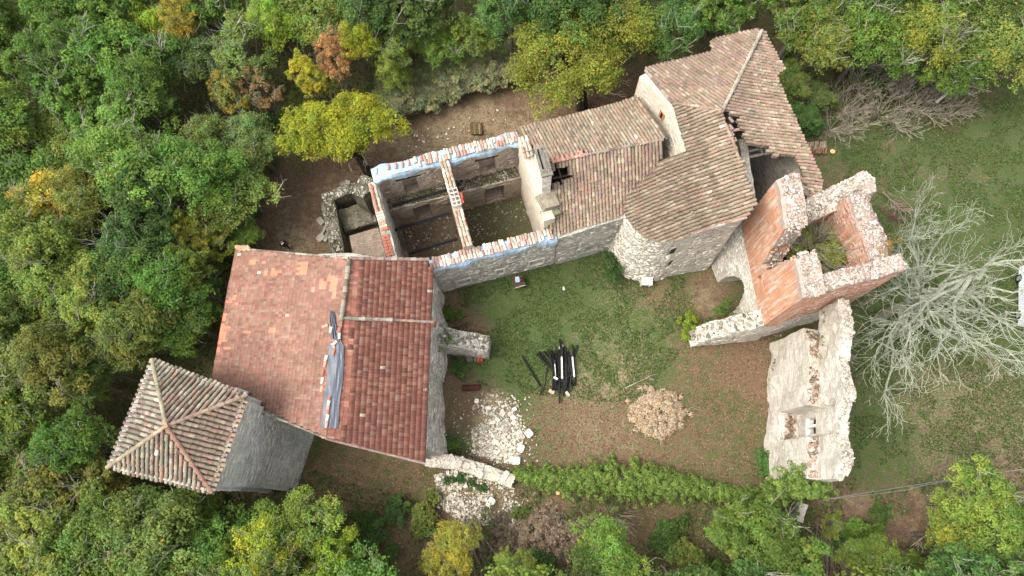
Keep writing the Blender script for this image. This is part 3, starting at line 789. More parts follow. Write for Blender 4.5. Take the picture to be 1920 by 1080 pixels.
fr = [[(a, b), (c_, b), (c_, d), (a, d)] for a, b, c_, d in fresh_px]
rw_ = tile_roof(hall, plW, [(444, 466), (655, 486), (640, 600), (613, 822), (500, 768), (396, 712), (420, 590)], 'flat', FLAT_OLD, M_FLATOLD, .17, .26, n_single=150, seed=4, sag=.07, wob=.02, fresh=fr)
re_ = tile_roof(hall, plE, [(657, 487), (806, 489), (812, 603), (797, 868), (612, 822), (640, 600)], 'flat', FLAT_RED, M_FLAT, .17, .335, n_single=150, seed=5, sag=.04, wob=.01)
ridge(re_, [hR[0], hR[1]], CAN_GREEN, .42, 3, scale=1.05)
ridge(re_, [plE.px(645, 597) + [0, 0, .04], plE.px(735, 600) + [0, 0, .04]], CAN_GREEN, .40, 4, scale=.85)
ridge(re_, [plE.px(735, 600) + [0, 0, .0], plE.px(812, 604) + [0, 0, .0]], CAN_RED, .40, 5, scale=.6)
ridge(re_, [plE.px(655, 485) + [0, 0, .03], plE.px(804, 487) + [0, 0, .03]], CAN_RED, .42, 6, scale=.8)
ridge(rw_, [plW.px(470, 468) + [0, 0, -.02], plW.px(653, 484) + [0, 0, -.02]], CAN_GREEN, .42, 7, scale=.5)
ridge(rw_, [plW.px(465, 766), plW.px(540, 792), plW.px(612, 822)], CAN_GREEN, .42, 8, scale=.45)
ridge(re_, [plE.px(612, 823), plE.px(700, 845), plE.px(797, 869)], CAN_RED, .42, 9, scale=.5)
mb = MB()
for k in range(9):       # broken mortar at the northwest corner
    p = plW.px(446 + k * 2.5, 464 + (k % 3) * 2); mb.box((p[0], p[1], p[2] + .05), (.3, .22, .14), k, C(196, 160, 130, .7), jit=.03)
mb.build('mortar', M_MORTAR, rw_)
hNW, hNE, hSE, hSW = G(458, 490, 6.0), G(794, 506, 6.2), G(788, 846, 6.2), G(412, 696, 6.0)
def roofz(x, y, o=-.14): return min(plE.z(x, y), plW.z(x, y)) + o
def wall_under(name, parent, mat, a, b, th=.5, zf=None, **kw):
    a = np.array(a[:2]); b = np.array(b[:2]); L = np.linalg.norm(b - a); d = (b - a) / L
    return cellwall(name, parent, mat, a, b, th, -.1, lambda s, t: zf(*(a + d * s)), **kw)
wall_under('wall', hall, M_GREY, hNW, hNE, zf=roofz, seed=1)
bulge = lambda s, z: (.48 + .16 * math.sin(s * .9 + 1) + .10 * math.sin(s * 2.3)) * max(0, 1 - z / 6.2) ** .8
o_, tp_ = wall_under('wall', hall, M_GREY, hSE + [.0, 0, 0], hNE + [.0, 0, 0], th=.6, zf=roofz, seed=2, face=('R', SP_GREY, .17, .34, .75), offR=bulge, jit=.05)
wall_under('wall', hall, M_GREY, hSE, G(614, 800, 8), zf=roofz, seed=3)
wall_under('wall', hall, M_GREY, G(614, 800, 8), hSW, zf=roofz, seed=4)
wall_under('wall', hall, M_GREY, hSW, hNW, zf=roofz, seed=5)

# slate tarpaulin over the broken stretch of ridge, weighted with tiles
tarp = MB(); nu, nv = 9, 42
ctr = [(623, 585, 4), (627, 610, 5), (630, 635, 8), (631, 648, 14), (631, 680, 14.5), (628, 720, 14.5), (623, 760, 15), (618, 803, 16)]
def row_at(t_):
    x = t_ * (len(ctr) - 1); i = min(int(x), len(ctr) - 2); f = x - i
    return [ctr[i][q] * (1 - f) + ctr[i + 1][q] * f for q in range(3)]
grid = []
for j in range(nv + 1):
    cu, cv, hw = row_at(j / nv); row = []
    for i in range(nu + 1):
        q = i / nu * 2 - 1
        u = cu + q * hw + (fbm(j * .3, 0, 5) - .5) * 3; v = cv + q * 1.0
        pe, pw = plE.px(u, v), plW.px(u, v); p = pe if pe[2] < pw[2] else pw
        fold = .08 + .022 * math.sin(i * 2.3 + j * .35) * (1 if j > 12 else 3.5) + .05 * (fbm(i * .8, j * .25, 6) - .5)
        row.append((p[0], p[1], p[2] + .05 + fold))
    grid.append(row)
for j in range(nv):
    for i in range(nu): tarp.face([grid[j][i], grid[j + 1][i], grid[j + 1][i + 1], grid[j][i + 1]])
o = tarp.build('tarpaulin', M_TARP, None); tag(o, 'slate grey tarpaulin narrowing to a twist along the ridge of the red roof', 'tarpaulin')
md = o.modifiers.new('s', 'SOLIDIFY'); md.thickness = .02
tw = [(622, 620, 1.5), (610, 612, .4), (624, 640, .1), (629, 645, .9), (627, 650, 2.2), (627, 662, 1.5), (613, 673, 1.4), (610, 683, 1.5), (606, 700, 1.5), (605, 714, 1.5), (604, 730, 1.5), (619, 750, 1.55), (618, 758, 1.5), (617, 766, 1.6), (616, 775, 1.5), (616, 784, 1.55), (614, 797, 1.6), (637, 622, 1.5), (638, 632, 1.7)]
pal_w = [C(226, 214, 190, .8), C(206, 160, 138, .8), C(188, 120, 98, .75)]
for i, (u, v, a) in enumerate(tw):
    p = plW.px(u, v) if u < 616 else (plE.px(u, v) if plE.px(u, v)[2] < plW.px(u, v)[2] else plW.px(u, v))
    o = bpy.data.objects.new('loose_tile', tile_variant('canal', M_CANAL, pal_w, i % 3)); link(o)
    o.location = (p[0], p[1], p[2] + (.22 if 612 < u < 640 else .08)); o.rotation_euler = (0, 0, a + math.pi / 2 - .1); o.scale = (.9, .82, .7)
    tag(o, 'loose half round tile weighting the slate grey tarpaulin on the red roof', 'roof tile', 'loose tiles weighting the slate tarpaulin')

# ================================================================== pyramid roofed tower
pt = thing('dovecote_tower', 'square grey stone tower with a lichened pyramid roof of half round tiles', 'tower', (-19.5, 3.5, 0))
zc = 10.2; cpx = [(286, 675), (463, 741), (398, 923), (203, 876)]; ap = G(313, 799, 12.1)
cor = [G(u, v, zc) for u, v in cpx]
n_by = [85, 85, 60, 70]
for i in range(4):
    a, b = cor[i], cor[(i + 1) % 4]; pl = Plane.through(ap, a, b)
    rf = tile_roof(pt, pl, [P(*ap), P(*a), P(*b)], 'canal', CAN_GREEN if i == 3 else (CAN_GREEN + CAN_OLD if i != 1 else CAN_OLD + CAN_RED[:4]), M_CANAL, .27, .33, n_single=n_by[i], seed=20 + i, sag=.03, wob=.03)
    ridge(rf, [ap, a], [[C(150, 146, 120), C(168, 160, 132)], [C(170, 144, 124), C(180, 158, 134)], [C(160, 122, 104), C(168, 134, 114)], [C(178, 160, 132), C(160, 146, 122)]][i], .40, 30 + i, scale=.82, lift=.05)
mb = MB(); mb.box((ap[0], ap[1], ap[2] + .12), (.24, .24, .18), .4, C(186, 150, 104)); mb.build('finial', M_CANAL, pt)
ic = inset_poly([c[:2] for c in cor], .45)
flare = lambda s, z: 1.15 * max(0, (3.2 - z) / 3.2) ** 1.3 + .25 * max(0, (6.5 - z) / 6.5)
for i in range(4):
    a, b = ic[i], ic[(i + 1) % 4]
    fl_ = (0.15, .85, .12, .15)[i]
    cellwall('wall', pt, M_TOWERG, a, b, .6, -.1, zc + .1, ds=.5, dz=.5, offL=lambda s, z, fl_=fl_: fl_ * flare(s, z), jit=.02, seed=50 + i, face=('L' if i in (1, 2) else '', SP_GREY, .15, .5, .7))
mb = MB()                                 # gutter and mossy corner between tower and hall
mb.tube([G(440, 729, 7), G(466, 738, 7)], .12, 8, C(176, 180, 184)); mb.build('gutter', M_PAINT, pt)

# ================================================================== roofless house
rh = thing('roofless_house', 'roofless stone house with blue plastic and loose tiles along its wall tops', 'ruin', (-4, 19, 0))
nA, nB = G(697, 326, 6.5), G(972, 256, 6.6)
sA, sB = G(806, 497, 5.3), G(1042, 436, 5.4)
gA, gB = G(695, 335, 6.8), G(735, 483, 6.4)
xA, xB = G(832, 297, 6.9), G(878, 462, 6.0)
eA, eB = G(982, 268, 7.0), G(1030, 414, 6.6)
Ln = float(np.linalg.norm((nB - nA)[:2]))
def s_on(a, b, u, v, z):
    p = G(u, v, z); d = (b - a)[:2]; L = np.linalg.norm(d); return float((p - a)[:2] @ d / L)
# north wall: thick below (ledge) and thinner above, window niches in both storeys
wn1 = s_on(nA, nB, 770, 350, 4.9); wn2 = s_on(nA, nB, 915, 310, 4.9)
nwall, nt_ = cellwall('wall', rh, M_PLASTER, nA, nB, .8, 3.1, lambda s, t: 6.35 + .1 * math.sin(s), openings=[(wn1 - .5, wn1 + .5, 3.1, 5.2, -.4, .2), (wn2 - .6, wn2 + .6, 3.1, 5.4, -.4, .2)], ds=.4, dz=.4, jit=.03, seed=61, face=('R', [C(206, 190, 170, .8), C(190, 172, 152, .76), C(172, 156, 138, .74)], .16, .32, .5))
sh_ = np.array([(nB - nA)[1], -(nB - nA)[0]]) / Ln * .45
cellwall('wall', rh, M_PLASTER, nA[:2] + sh_, nB[:2] + sh_, 1.7, -.1, 3.1, openings=[(wn1 - .4, wn1 + .9, .3, 2.6, -.9, .2), (wn2 - .6, wn2 + .9, .3, 2.6, -.9, .2)], ds=.4, dz=.4, jit=.04, seed=62, face=('R', [C(196, 180, 160, .8), C(176, 160, 140, .76), C(156, 142, 124, .74)], .16, .32, .5))
stone_stuff('ledge_rubble', [G(*p) for p in [(random.uniform(740, 985), 0, 0) for _ in range(0)]], (.05, .1), colfn(PAL_GREY), rh)
for (sc, cnt) in ((wn1 + .25, 7), (wn2 + .15, 6)):        # plank shutters low in the niches
    d = (nB - nA)[:2] / Ln
    for k in range(cnt):
        mb = MB(); c0 = nA[:2] + d * sc + np.array([d[1], -d[0]]) * (-.12)
        mb.box((c0[0], c0[1], .45 + k * .3), (1.25, .05, .24), math.atan2(d[1], d[0]), C(176, 128, 84), tilt=(random.uniform(-.25, -.1), 0)); mb.build('plank', M_WOOD, rh)
for (sc) in (wn1, wn2):                                     # timber lintels
    mb = MB(); d = (nB - nA)[:2] / Ln; c0 = nA[:2] + d * sc
    mb.box((c0[0], c0[1], 5.45), (1.7, .86, .16), math.atan2(d[1], d[0]), C(70, 56, 44))
    mb.build('lintel', M_WOOD, rh)
# south wall with windows in its outer face
def sw_open(u, v, z, w, h): s = s_on(sA, sB, u, v, z); return (s - w / 2, s + w / 2, z - h / 2, z + h / 2, -.36, .1)
swall, st_ = cellwall('wall', rh, M_GREY, sA, sB, .72, -.1, lambda s, t: 5.15 + .08 * math.sin(s * 1.3), openings=[sw_open(868, 522, 1.2, .95, .9), sw_open(935, 500, 1.4, .5, .7), sw_open(952, 495, 2.6, 1.0, .35), sw_open(1003, 484, 1.4, .95, .8)], ds=.4, dz=.4, jit=.02, seed=63, face=('R', SP_GREY, .17, .34, .75))
for (u, v, z, w) in ((868, 522, 1.2, .95), (1003, 484, 1.4, .95), (935, 500, 1.4, .5)):
    s = s_on(sA, sB, u, v, z); d = (sB - sA)[:2]; d = d / np.linalg.norm(d); c0 = sA[:2] + d * s + np.array([d[1], -d[0]]) * .37
    mb = MB()
    for (dx, dz_, sx, sz) in ((-w / 2 - .06, 0, .14, 1.15), (w / 2 + .06, 0, .14, 1.15), (0, .55, w + .3, .16), (0, -.55, w + .34, .14)):
        mb.box((c0[0] + d[0] * dx, c0[1] + d[1] * dx, z + dz_), (sx, .12, sz), math.atan2(d[1], d[0]), C(214, 208, 192, .78))
    mb.build('window_frame', M_STONE, rh)
cellwall('wall', rh, M_GREY, gB, gA, .62, -.1, lambda s, t: 6.3, ds=.4, dz=.45, jit=.04, seed=64, ragged=.12)
xwall, xt_ = cellwall('cross_wall', rh, M_PLASTER, xB, xA, .62, -.1, lambda s, t: 6.15 + .06 * s, ds=.4, dz=.45, jit=.03, seed=65, ragged=.06)
ewall, et_ = cellwall('wall', rh, M_CREAM, eB, eA, .75, -.1, lambda s, t: 6.8 + .6 * min(1, max(0, (s - 2) / 3)) , ds=.4, dz=.45, jit=.03, seed=66, ragged=.1)
# blue sheets draped over the long walls
def blue_sheet(a, b, z, w, seed, label, s0=0., s1=1.):
    mb = MB(); d = (b - a)[:2]; L = np.linalg.norm(d); d = d / L; n = np.array([-d[1], d[0]]); NU = int(L / .09); rows = []
    for i in range(NU + 1):
        s = (s0 + (s1 - s0) * i / NU) * L; row = []
        ww = w * (.82 + .5 * float(fbm(s * .45, 0, seed)))
        for (q, dz) in ((-1.0, -.42), (-.92, -.16), (-.7, -.01), (-.3, .04), (.1, .05), (.5, .04), (.74, -.01), (.93, -.18), (1.0, -.40)):
            off = (float(fbm(s * 1.4, 3, seed + 1)) - .5) * .35
            p = a[:2] + d * s + n * (q * ww / 2 + off * abs(q))
            row.append((p[0], p[1], z(s) + dz * (1 + .6 * math.sin(s * 2.1 + q * 3)) + .05 * (float(fbm(s * 3.1, q * 2 + 5, seed + 3)) - .5) + .07 * abs(q) * (float(fbm(s * 7, q * 3, seed + 4)) - .5)))
        rows.append(row)
    for i in range(NU):
        for j in range(8): mb.face([rows[i][j], rows[i + 1][j], rows[i + 1][j + 1], rows[i][j + 1]])
    o = mb.build('plastic_sheet', M_BLUE, None); tag(o, label, 'plastic sheet'); md = o.modifiers.new('s', 'SOLIDIFY'); md.thickness = .012
    return o
blue_sheet(nA, nB, lambda s: 6.48, 1.12, 2, 'pale blue plastic sheet draped over the north wall top of the roofless house')
blue_sheet(sA, sB, lambda s: 5.30, 1.0, 5, 'pale blue plastic sheet draped over the courtyard wall top of the roofless house')
PAL_TOPT = tone([C(226, 190, 164, .8), C(212, 152, 124, .78), C(232, 214, 190, .82), C(204, 140, 112, .76), C(220, 186, 162, .8), C(196, 158, 134, .74), C(238, 226, 206, .85), C(186, 150, 130, .72), C(214, 190, 166, .78)], .72, .9)
def laid_tiles(a, b, z, s0, s1, rows, label, group, seed, step=.20, gaps=(), scale=1.0):
    r = random.Random(seed); d = (b - a)[:2]; L = float(np.linalg.norm(d)); d = d / L; n = np.array([-d[1], d[0]]); s = s0 * L; kk = {}
    while s < s1 * L:
        if not any(g0 <= s / L <= g1 for g0, g1 in gaps):
            for q in rows:
                if r.random() < .1: continue
                p = a[:2] + d * (s + r.uniform(-.03, .03)) + n * (q + r.uniform(-.05, .05))
                o = link(bpy.data.objects.new('coping_tile', tile_variant('canal', M_CANAL, PAL_TOPT, r.randrange(len(PAL_TOPT)))))
                o.location = (p[0], p[1], z(s) + .03 + r.uniform(0, .05)); o.rotation_euler = (r.uniform(-.06, .12), r.uniform(-.08, .08), math.atan2(d[1], d[0]) + r.uniform(-.13, .13) + (math.pi if r.random() < .2 else 0))
                o.scale = (scale, scale * .98, scale * .95); kk[q] = kk.get(q, 0) + 1; tag(o, f"{label}, {ordinal(kk[q])} from the left{'' if len(rows) == 1 else (' in the upper row' if q > 0 else ' in the lower row')}", 'roof tile', group)
        s += step * r.uniform(.9, 1.2)
laid_tiles(nA, nB, lambda s: 6.52, .03, .30, (.12,), 'loose tile at the bare end of the north blue sheet', 'sparse tiles on the west end of the north sheet', 71, .42)
laid_tiles(nA, nB, lambda s: 6.52, .30, .99, (-.17, .2), 'clay tile on the north blue sheet', 'tiles laid across the north blue sheet', 72)
laid_tiles(sA, sB, lambda s: 5.36, .01, .99, (-.17, .2), 'clay tile on the courtyard blue sheet', 'tiles laid across the courtyard blue sheet', 73)
# cross wall capping: lengthwise tiles with two hollow blocks in the middle; west gable tiles and brick
def lengthwise(wall, a, b, z, s0, s1, offs, pal, seed, scale=1.0):
    r = random.Random(seed); d = (b - a)[:2]; L = float(np.linalg.norm(d)); d = d / L; n = np.array([-d[1], d[0]]); s = s0 * L
    while s < s1 * L:
        for q in offs:
            p = a[:2] + d * s + n * (q + r.uniform(-.02, .02))
            o = link(bpy.data.objects.new('tile', tile_variant('canal', M_CANAL, pal, r.randrange(len(pal)))), wall)
            o.location = (p[0], p[1], z(s) + r.uniform(0, .04)); o.rotation_euler = (.03, r.uniform(-.1, .1), math.atan2(d[1], d[0]) - math.pi / 2 + r.uniform(-.06, .06)); o.scale = (scale, scale, scale)
        s += .36
PAL_CREAMT = [C(216, 200, 174, .8), C(200, 184, 160, .78), C(190, 150, 126, .75), C(178, 166, 144, .72), C(224, 212, 192, .82)]
lengthwise(xwall, xB, xA, lambda s: 6.2 + .06 * s, .02, .42, (-.2, .02, .24), PAL_CREAMT, 81)
lengthwise(xwall, xB, xA, lambda s: 6.2 + .06 * s, .66, .98, (-.2, .02, .24), PAL_CREAMT, 82)
dX = (xA - xB)[:2]; LX = float(np.linalg.norm(dX)); dX = dX / LX; angX = math.atan2(dX[1], dX[0])
for k, f in enumerate((.46, .51, .56, .61)):
    mb = MB(); p = xB[:2] + dX * f * LX; z = 6.42 + .06 * f * LX; nX = np.array([-dX[1], dX[0]])
    for q in (-.3, -.02, .26): mb.box((p[0] + nX[0] * q, p[1] + nX[1] * q, z + .1), (.30, .05, .2), angX, C(206, 196, 186, .78), jit=.01)
    for q in (-.13, .13): mb.box((p[0] + dX[0] * q, p[1] + dX[1] * q, z + .1), (.05, .56, .2), angX, C(206, 196, 186, .78), jit=.01)
    o = mb.build('hollow_block', M_STONE, None); tag(o, 'pale hollow clay block with open cells on the dividing wall', 'building block', 'hollow blocks on the dividing wall')
for k, (f, q) in enumerate(((.49, -.42), (.55, -.46))):
    o = link(bpy.data.objects.new('loose_tile', tile_variant('canal', M_CANAL, [C(206, 104, 78, .8)], 0))); p = xB[:2] + dX * f * LX + np.array([-dX[1], dX[0]]) * q
    o.location = (p[0], p[1], 6.55); o.rotation_euler = (0, 0, angX - math.pi / 2); tag(o, 'orange tile leaning beside the hollow blocks on the dividing wall', 'roof tile', 'orange tiles by the hollow blocks')
lengthwise(ewall, eB, eA, lambda s: 6.95 + .6 * min(1, max(0, (s - 2) / 3)), .80, 1.0, (-.2, .05, .28), PAL_CREAMT, 83)
gw = [o for o in rh.children if o.name.startswith('wall')][-2]
lengthwise(gw, gB, gA, lambda s: 6.42, .55, .98, (.16,), [C(196, 132, 108, .72), C(188, 142, 120, .72)], 84, .95)
lengthwise(gw, gB, gA, lambda s: 6.42, .55, .98, (-.12,), PAL_CREAMT, 85, .9)
dG = (gA - gB)[:2]; LG = float(np.linalg.norm(dG)); dG = dG / LG; aG = math.atan2(dG[1], dG[0])
for k in range(7):
    o = link(bpy.data.objects.new('tile', tile_variant('canal', M_CANAL, PAL_CREAMT + [C(214, 120, 80, .8)], 5 if k == 0 else k % 5)), gw); p = gB[:2] + dG * (LG * .36 + k * .2)
    o.location = (p[0], p[1], 6.5); o.rotation_euler = (0, 0, aG)
for i in range(7):
    for j in range(2):
        mb = MB(); p = gB[:2] + dG * (.25 + i * .22) + np.array([-dG[1], dG[0]]) * (j * .24 - .05); mb.box((p[0], p[1], 6.42), (.19, .21, .06), aG + random.uniform(-.05, .05), C(176, 108, 88, .7), jit=.01); mb.build('brick', M_FLAT, gw)
# steel beams between the gable and the dividing wall
for (u0, v0, u1, v1, z) in ((737, 386, 838, 356, 3.2), (740, 432, 842, 400, 3.0), (768, 476, 858, 448, 3.0)):
    mb = MB(); a, b = G(u0, v0, z), G(u1, v1, z); mb.tube([a, b], .11, 4, C(46, 48, 54, .6)); mb.build('steel_beam', M_PAINT, rh)
mb = MB(); mb.tube([G(735, 392, 5.5), G(760, 470, 3.6)], .05, 5, C(60, 58, 56)); mb.build('pipe', M_PAINT, rh)
mb = MB(); a = G(752, 462, 1.2); mb.box((a[0], a[1], .7), (.7, 2.6, 1.4), .28, C(84, 92, 64)); o = mb.build('bay_wall', M_DARKST, rh)
# floor debris
lm = []; dN_ = (nB - nA)[:2] / Ln
for _ in range(2600):
    w = nA[:2] + dN_ * random.uniform(.3, Ln - .3) - np.array([-dN_[1], dN_[0]]) * random.uniform(.42, 1.25); lm.append((w[0], w[1], 3.12 + random.uniform(0, .06)))
LEDGE_MOSS = lm
pts = []
for _ in range(900):
    u, v = random.uniform(735, 990), random.uniform(370, 470)
    if pip(u, v, [(735, 400), (975, 345), (992, 415), (890, 455), (765, 485)]): pts.append(G(u, v, .03))
stone_stuff('floor_debris', pts, (.05, .2), colfn(PAL_GREY), rh, seed=5)

# ================================================================== annex ruin
ax = thing('annex_ruin', 'low mossy stone walls of a roofless annex with a dark arched pit', 'ruin', (-13, 19, 0))
aP = [G(603, 374, 2.4), G(690, 342, 2.6)]
def addwall(root, mat, a, b, th, z0, zt, n_st=40, pal=PAL_GREY, size=(.14, .32), seed=0, n_obj=24, **kw):
    w, tp = cellwall('wall', root, mat, a, b, th, z0, zt, seed=seed, **kw); r = random.Random(seed + 900)
    stone_stuff('top_rubble', tp(n_st * 4, r, .06), (.07, .2), colfn(pal), w, seed=seed + 3)
    stone_objs(tp(n_obj, r, .14), size, pal, w, seed=seed + 4); return w, tp
addwall(ax, M_DARKST, G(606, 372, 2.2), G(668, 348, 2.4), .8, -.1, lambda s, t: 2.3, 30, seed=101, ragged=.25)
addwall(ax, M_DARKST, G(614, 378, 2.2), G(634, 486, 2.4), 1.0, -.1, lambda s, t: 2.2, 50, seed=102, ragged=.25)
addwall(ax, M_DARKST, G(668, 342, 4.4), G(690, 352, 4.4), 1.6, -.1, lambda s, t: 4.3 - .2 * s, 30, seed=103, ragged=.25)
cellwall('inner_bank', ax, M_DARKST, G(640, 415, 1.2), G(700, 395, 1.2), 1.7, -.1, lambda s, t: 1.3 + t * .25, arch=[(1.5, .9, .1, .8)], ds=.25, dz=.25, seed=104, ragged=.2, jit=.05)
mb = MB(); cc = [G(655, 443, 2.6), G(709, 427, 2.9), G(724, 482, 2.9), G(663, 484, 2.6)]
NR = 11
for i in range(NR * 4):
    q0, q1 = i / (NR * 4), (i + 1) / (NR * 4); h = lambda q: .055 * math.cos(q * NR * 2 * math.pi)
    a0, b0 = lerp(cc[0], cc[3], q0), lerp(cc[1], cc[2], q0); a1, b1 = lerp(cc[0], cc[3], q1), lerp(cc[1], cc[2], q1)
    up0, up1 = np.array([0, 0, h(q0)]), np.array([0, 0, h(q1)])
    mb.face([a0 + up0, a1 + up1, b1 + up1, b0 + up0], C(168, 152, 136, .72))
o = mb.build('corrugated_sheet', M_MORTAR, None); tag(o, 'weathered corrugated sheet roofing the corner beside the west gable', 'roofing sheet'); md = o.modifiers.new('s', 'SOLIDIFY'); md.thickness = .012
for i, (u, v, w, l, a) in enumerate(((607, 432, .2, 1.2, 1.2), (613, 440, .25, 1.1, 1.35), (602, 415, .5, .7, .5), (601, 446, .5, .5, 1.0), (652, 345, .6, .5, .3), (645, 350, .5, .4, .8))):
    if i < 2:
        mb = MB(); p = G(u, v, .15); mb.box(p, (l, w, .06), a, C(176, 176, 160)); tag(mb.build('slab', M_STONE, None), 'thin grey slab leaning at the foot of the annex wall', 'stone slab', 'slabs at the annex wall foot')
    else:
        o = stone_objs([G(u, v, .15)], (w, w * 1.3), PAL_GREY[:2], None, seed=i, name='fallen_stone', blocky=True)[0]; tag(o, 'grey fallen stone lying against the annex wall', 'stone', 'fallen stones by the annex')

# ================================================================== tiled range with chimney
tr = thing('tiled_range', 'long low stone range with a lichened two sided roof, twin flue chimney and roof hole', 'building', (5, 20, 0))
rA, rB = G(1026, 305, 8.3), G(1243, 262, 8.7)
plN = Plane.through(rA, rB, G(1098, 211, 6.9)); plS = Plane.through(rA, rB, G(1100, 422, 5.7))
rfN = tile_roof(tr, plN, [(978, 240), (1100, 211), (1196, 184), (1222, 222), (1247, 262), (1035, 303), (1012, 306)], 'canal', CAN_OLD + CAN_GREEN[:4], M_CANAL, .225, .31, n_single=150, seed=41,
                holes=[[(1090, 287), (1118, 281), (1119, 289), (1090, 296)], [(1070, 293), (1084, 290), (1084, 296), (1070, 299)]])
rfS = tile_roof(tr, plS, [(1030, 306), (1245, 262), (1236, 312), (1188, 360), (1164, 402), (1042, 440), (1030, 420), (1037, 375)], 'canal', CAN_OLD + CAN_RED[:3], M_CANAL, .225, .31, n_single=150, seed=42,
                holes=[[(1041, 312), (1067, 306), (1072, 330), (1068, 338), (1044, 348), (1030, 350), (1030, 318)]])
ridge(rfN, [rA + [.3, 0, .03], lerp(rA, rB, .35) + [0, 0, .03]], CAN_RED, .40, 44, scale=.85)
ridge(rfN, [lerp(rA, rB, .35) + [0, 0, .03], rB], CAN_GREEN, .42, 43, scale=.75)
for k in range(8):                      # slipped salmon tiles below the ridge by the hole
    p = plN.px(1037 + k * 9, 302 - k * 2.0)
    o = link(bpy.data.objects.new('tile', tile_variant('canal', M_CANAL, [C(206, 150, 130, .74), C(196, 138, 118, .74)], k % 2)), rfN); o.matrix_basis = Matrix.Translation([float(c) for c in p + [0, 0, .1]]) @ Matrix.Rotation(.22, 4, 'Z') @ Matrix.Scale(1.05, 4)
mb = MB()
for k, (a, b) in enumerate((((1047, 314), (1056, 345)), ((1036, 333), (1070, 326)), ((1094, 284), (1100, 296)))):
    mb.tube([plS.px(*a) - [0, 0, .12], plS.px(*b) - [0, 0, .12]], .06, 5, C(70, 60, 50))
mb.build('batten', M_WOOD, rfS)
tNW, tNE, tSE, tSW = G(990, 250, 6.9), G(1200, 192, 6.9), G(1180, 398, 5.6), G(1044, 436, 5.6)
zr = lambda x, y: min(plN.z(x, y), plS.z(x, y)) - .16
wall_under('wall', tr, M_GREY, tNW, tNE, .6, zf=zr, seed=111)
tdoor = s_on(tSE, tSW, 1095, 455, 1.2); 
wall_under('wall', tr, M_GREY, G(1190, 396, 5.6), tSW, .7, zf=zr, seed=112, face=('L', SP_GREY, .17, .34, .75), openings=[(tdoor - .5, tdoor + .5, 0.9, 1.9, -.1, .36)])
wall_under('wall', tr, M_GREY, tNE, G(1200, 380, 6), .6, zf=lambda x, y: zr(x, y) - .9, seed=113)
tc_ = (tNW + tNE + tSE + tSW) / 4; mb = MB(); mb.box((tc_[0], tc_[1], 2.6), (7.2, 4.8, .2), .24, C(60, 52, 44)); mb.build('upper_floor', M_WOOD, tr)
# chimney
cq = [G(1000, 277, 10.0), G(1021, 272, 10.0), G(1038, 327, 10.0), G(1016, 333, 10.0)]
cc_ = np.mean(cq, 0); ax_l = (cq[3] - cq[0])[:2]; LL = float(np.linalg.norm(ax_l)); ang = math.atan2(ax_l[1], ax_l[0]); WW = float(np.linalg.norm((cq[1] - cq[0])[:2]))
mb = MB(); mb.box((cc_[0], cc_[1], 8.2), (LL - .12, WW - .14, 3.4), ang, C(222, 212, 194, .82), taper=1.0, jit=.02); chim = mb.build('chimney', M_MORTAR, tr)
dl = np.array([math.cos(ang), math.sin(ang)]); dw = np.array([-dl[1], dl[0]])
mb = MB()
for q in (-1, 0, 1): c_ = cc_[:2] + dw * q * (WW / 2 - .09); mb.box((c_[0], c_[1], 9.98), (LL, .17, .18), ang, C(132, 126, 114, .7), jit=.012)
for q in (-1, 1): c_ = cc_[:2] + dl * q * (LL / 2 - .1); mb.box((c_[0], c_[1], 9.985), (.2, WW + .04, .19), ang, C(140, 134, 120, .7), jit=.012)
mb.build('chimney_cap', M_MORTAR, chim)
mb = MB(); mb.box((cc_[0], cc_[1], 9.89), (LL - .2, WW - .2, .02), ang, C(24, 22, 20, .5)); mb.build('flue', M_MORTAR, chim)
fb = G(1030, 372, 7.3); mb = MB()
mb.box((fb[0], fb[1], 7.0), (1.25, 1.35, .5), ang + .15, C(150, 142, 122, .7), tilt=(.0, .18), taper=.85, jit=.09); mb.box((fb[0] + .08, fb[1] - .75, 6.3), (1.1, .6, .9), ang - 1.4, C(132, 128, 104, .66), jit=.08)
mb.build('flue_base', M_MORTAR, tr)

# ================================================================== high house with round tower
hh = thing('high_house', 'tall stone house joined to a round tower under one sagging, partly collapsed lichened roof', 'building', (12, 20, 0))
pW = Plane(G(1172, 392, 7.9), (-.95, -.27), .34)
zR = 10.4
pN = Plane(pW.px(1262, 195), (-.60, .80), .30)
pE = Plane(pW.px(1355, 210), (1.0, .03), .33)
rfW = tile_roof(hh, pW, [(1262, 193), (1310, 202), (1354, 208), (1361, 228), (1376, 262), (1388, 300), (1400, 340), (1414, 378), (1404, 406), (1362, 418), (1320, 430), (1300, 440), (1275, 448), (1248, 455), (1222, 448), (1204, 438), (1188, 424), (1176, 408), (1168, 392), (1180, 366), (1206, 340), (1236, 312), (1252, 299), (1290, 286), (1278, 245)],
                'canal', CAN_OLD, M_CANAL, .235, .33, n_single=130, seed=51, sag=.10, wob=.06, bend=lambda a, b: .012 * (b + 3) ** 2 * .6)
rfNW = tile_roof(hh, pN, [(1208, 129), (1337, 98), (1333, 76), (1428, 54), (1392, 130), (1356, 209), (1310, 203), (1260, 194)], 'canal', CAN_OLD + CAN_RED[:3], M_CANAL, .225, .32, n_single=80, seed=52, sag=.08)
rfE = tile_roof(hh, pE, [(1429, 55), (1469, 130), (1452, 142), (1500, 250), (1521, 300), (1539, 340), (1533, 380), (1515, 360), (1500, 322), (1484, 290), (1448, 292), (1436, 283), (1440, 272), (1402, 268), (1396, 258), (1398, 246), (1386, 236), (1384, 220), (1360, 208), (1392, 130)],
                'canal', CAN_OLD + CAN_RED[:2], M_CANAL, .235, .33, n_single=90, seed=53, sag=.09, wob=.06)
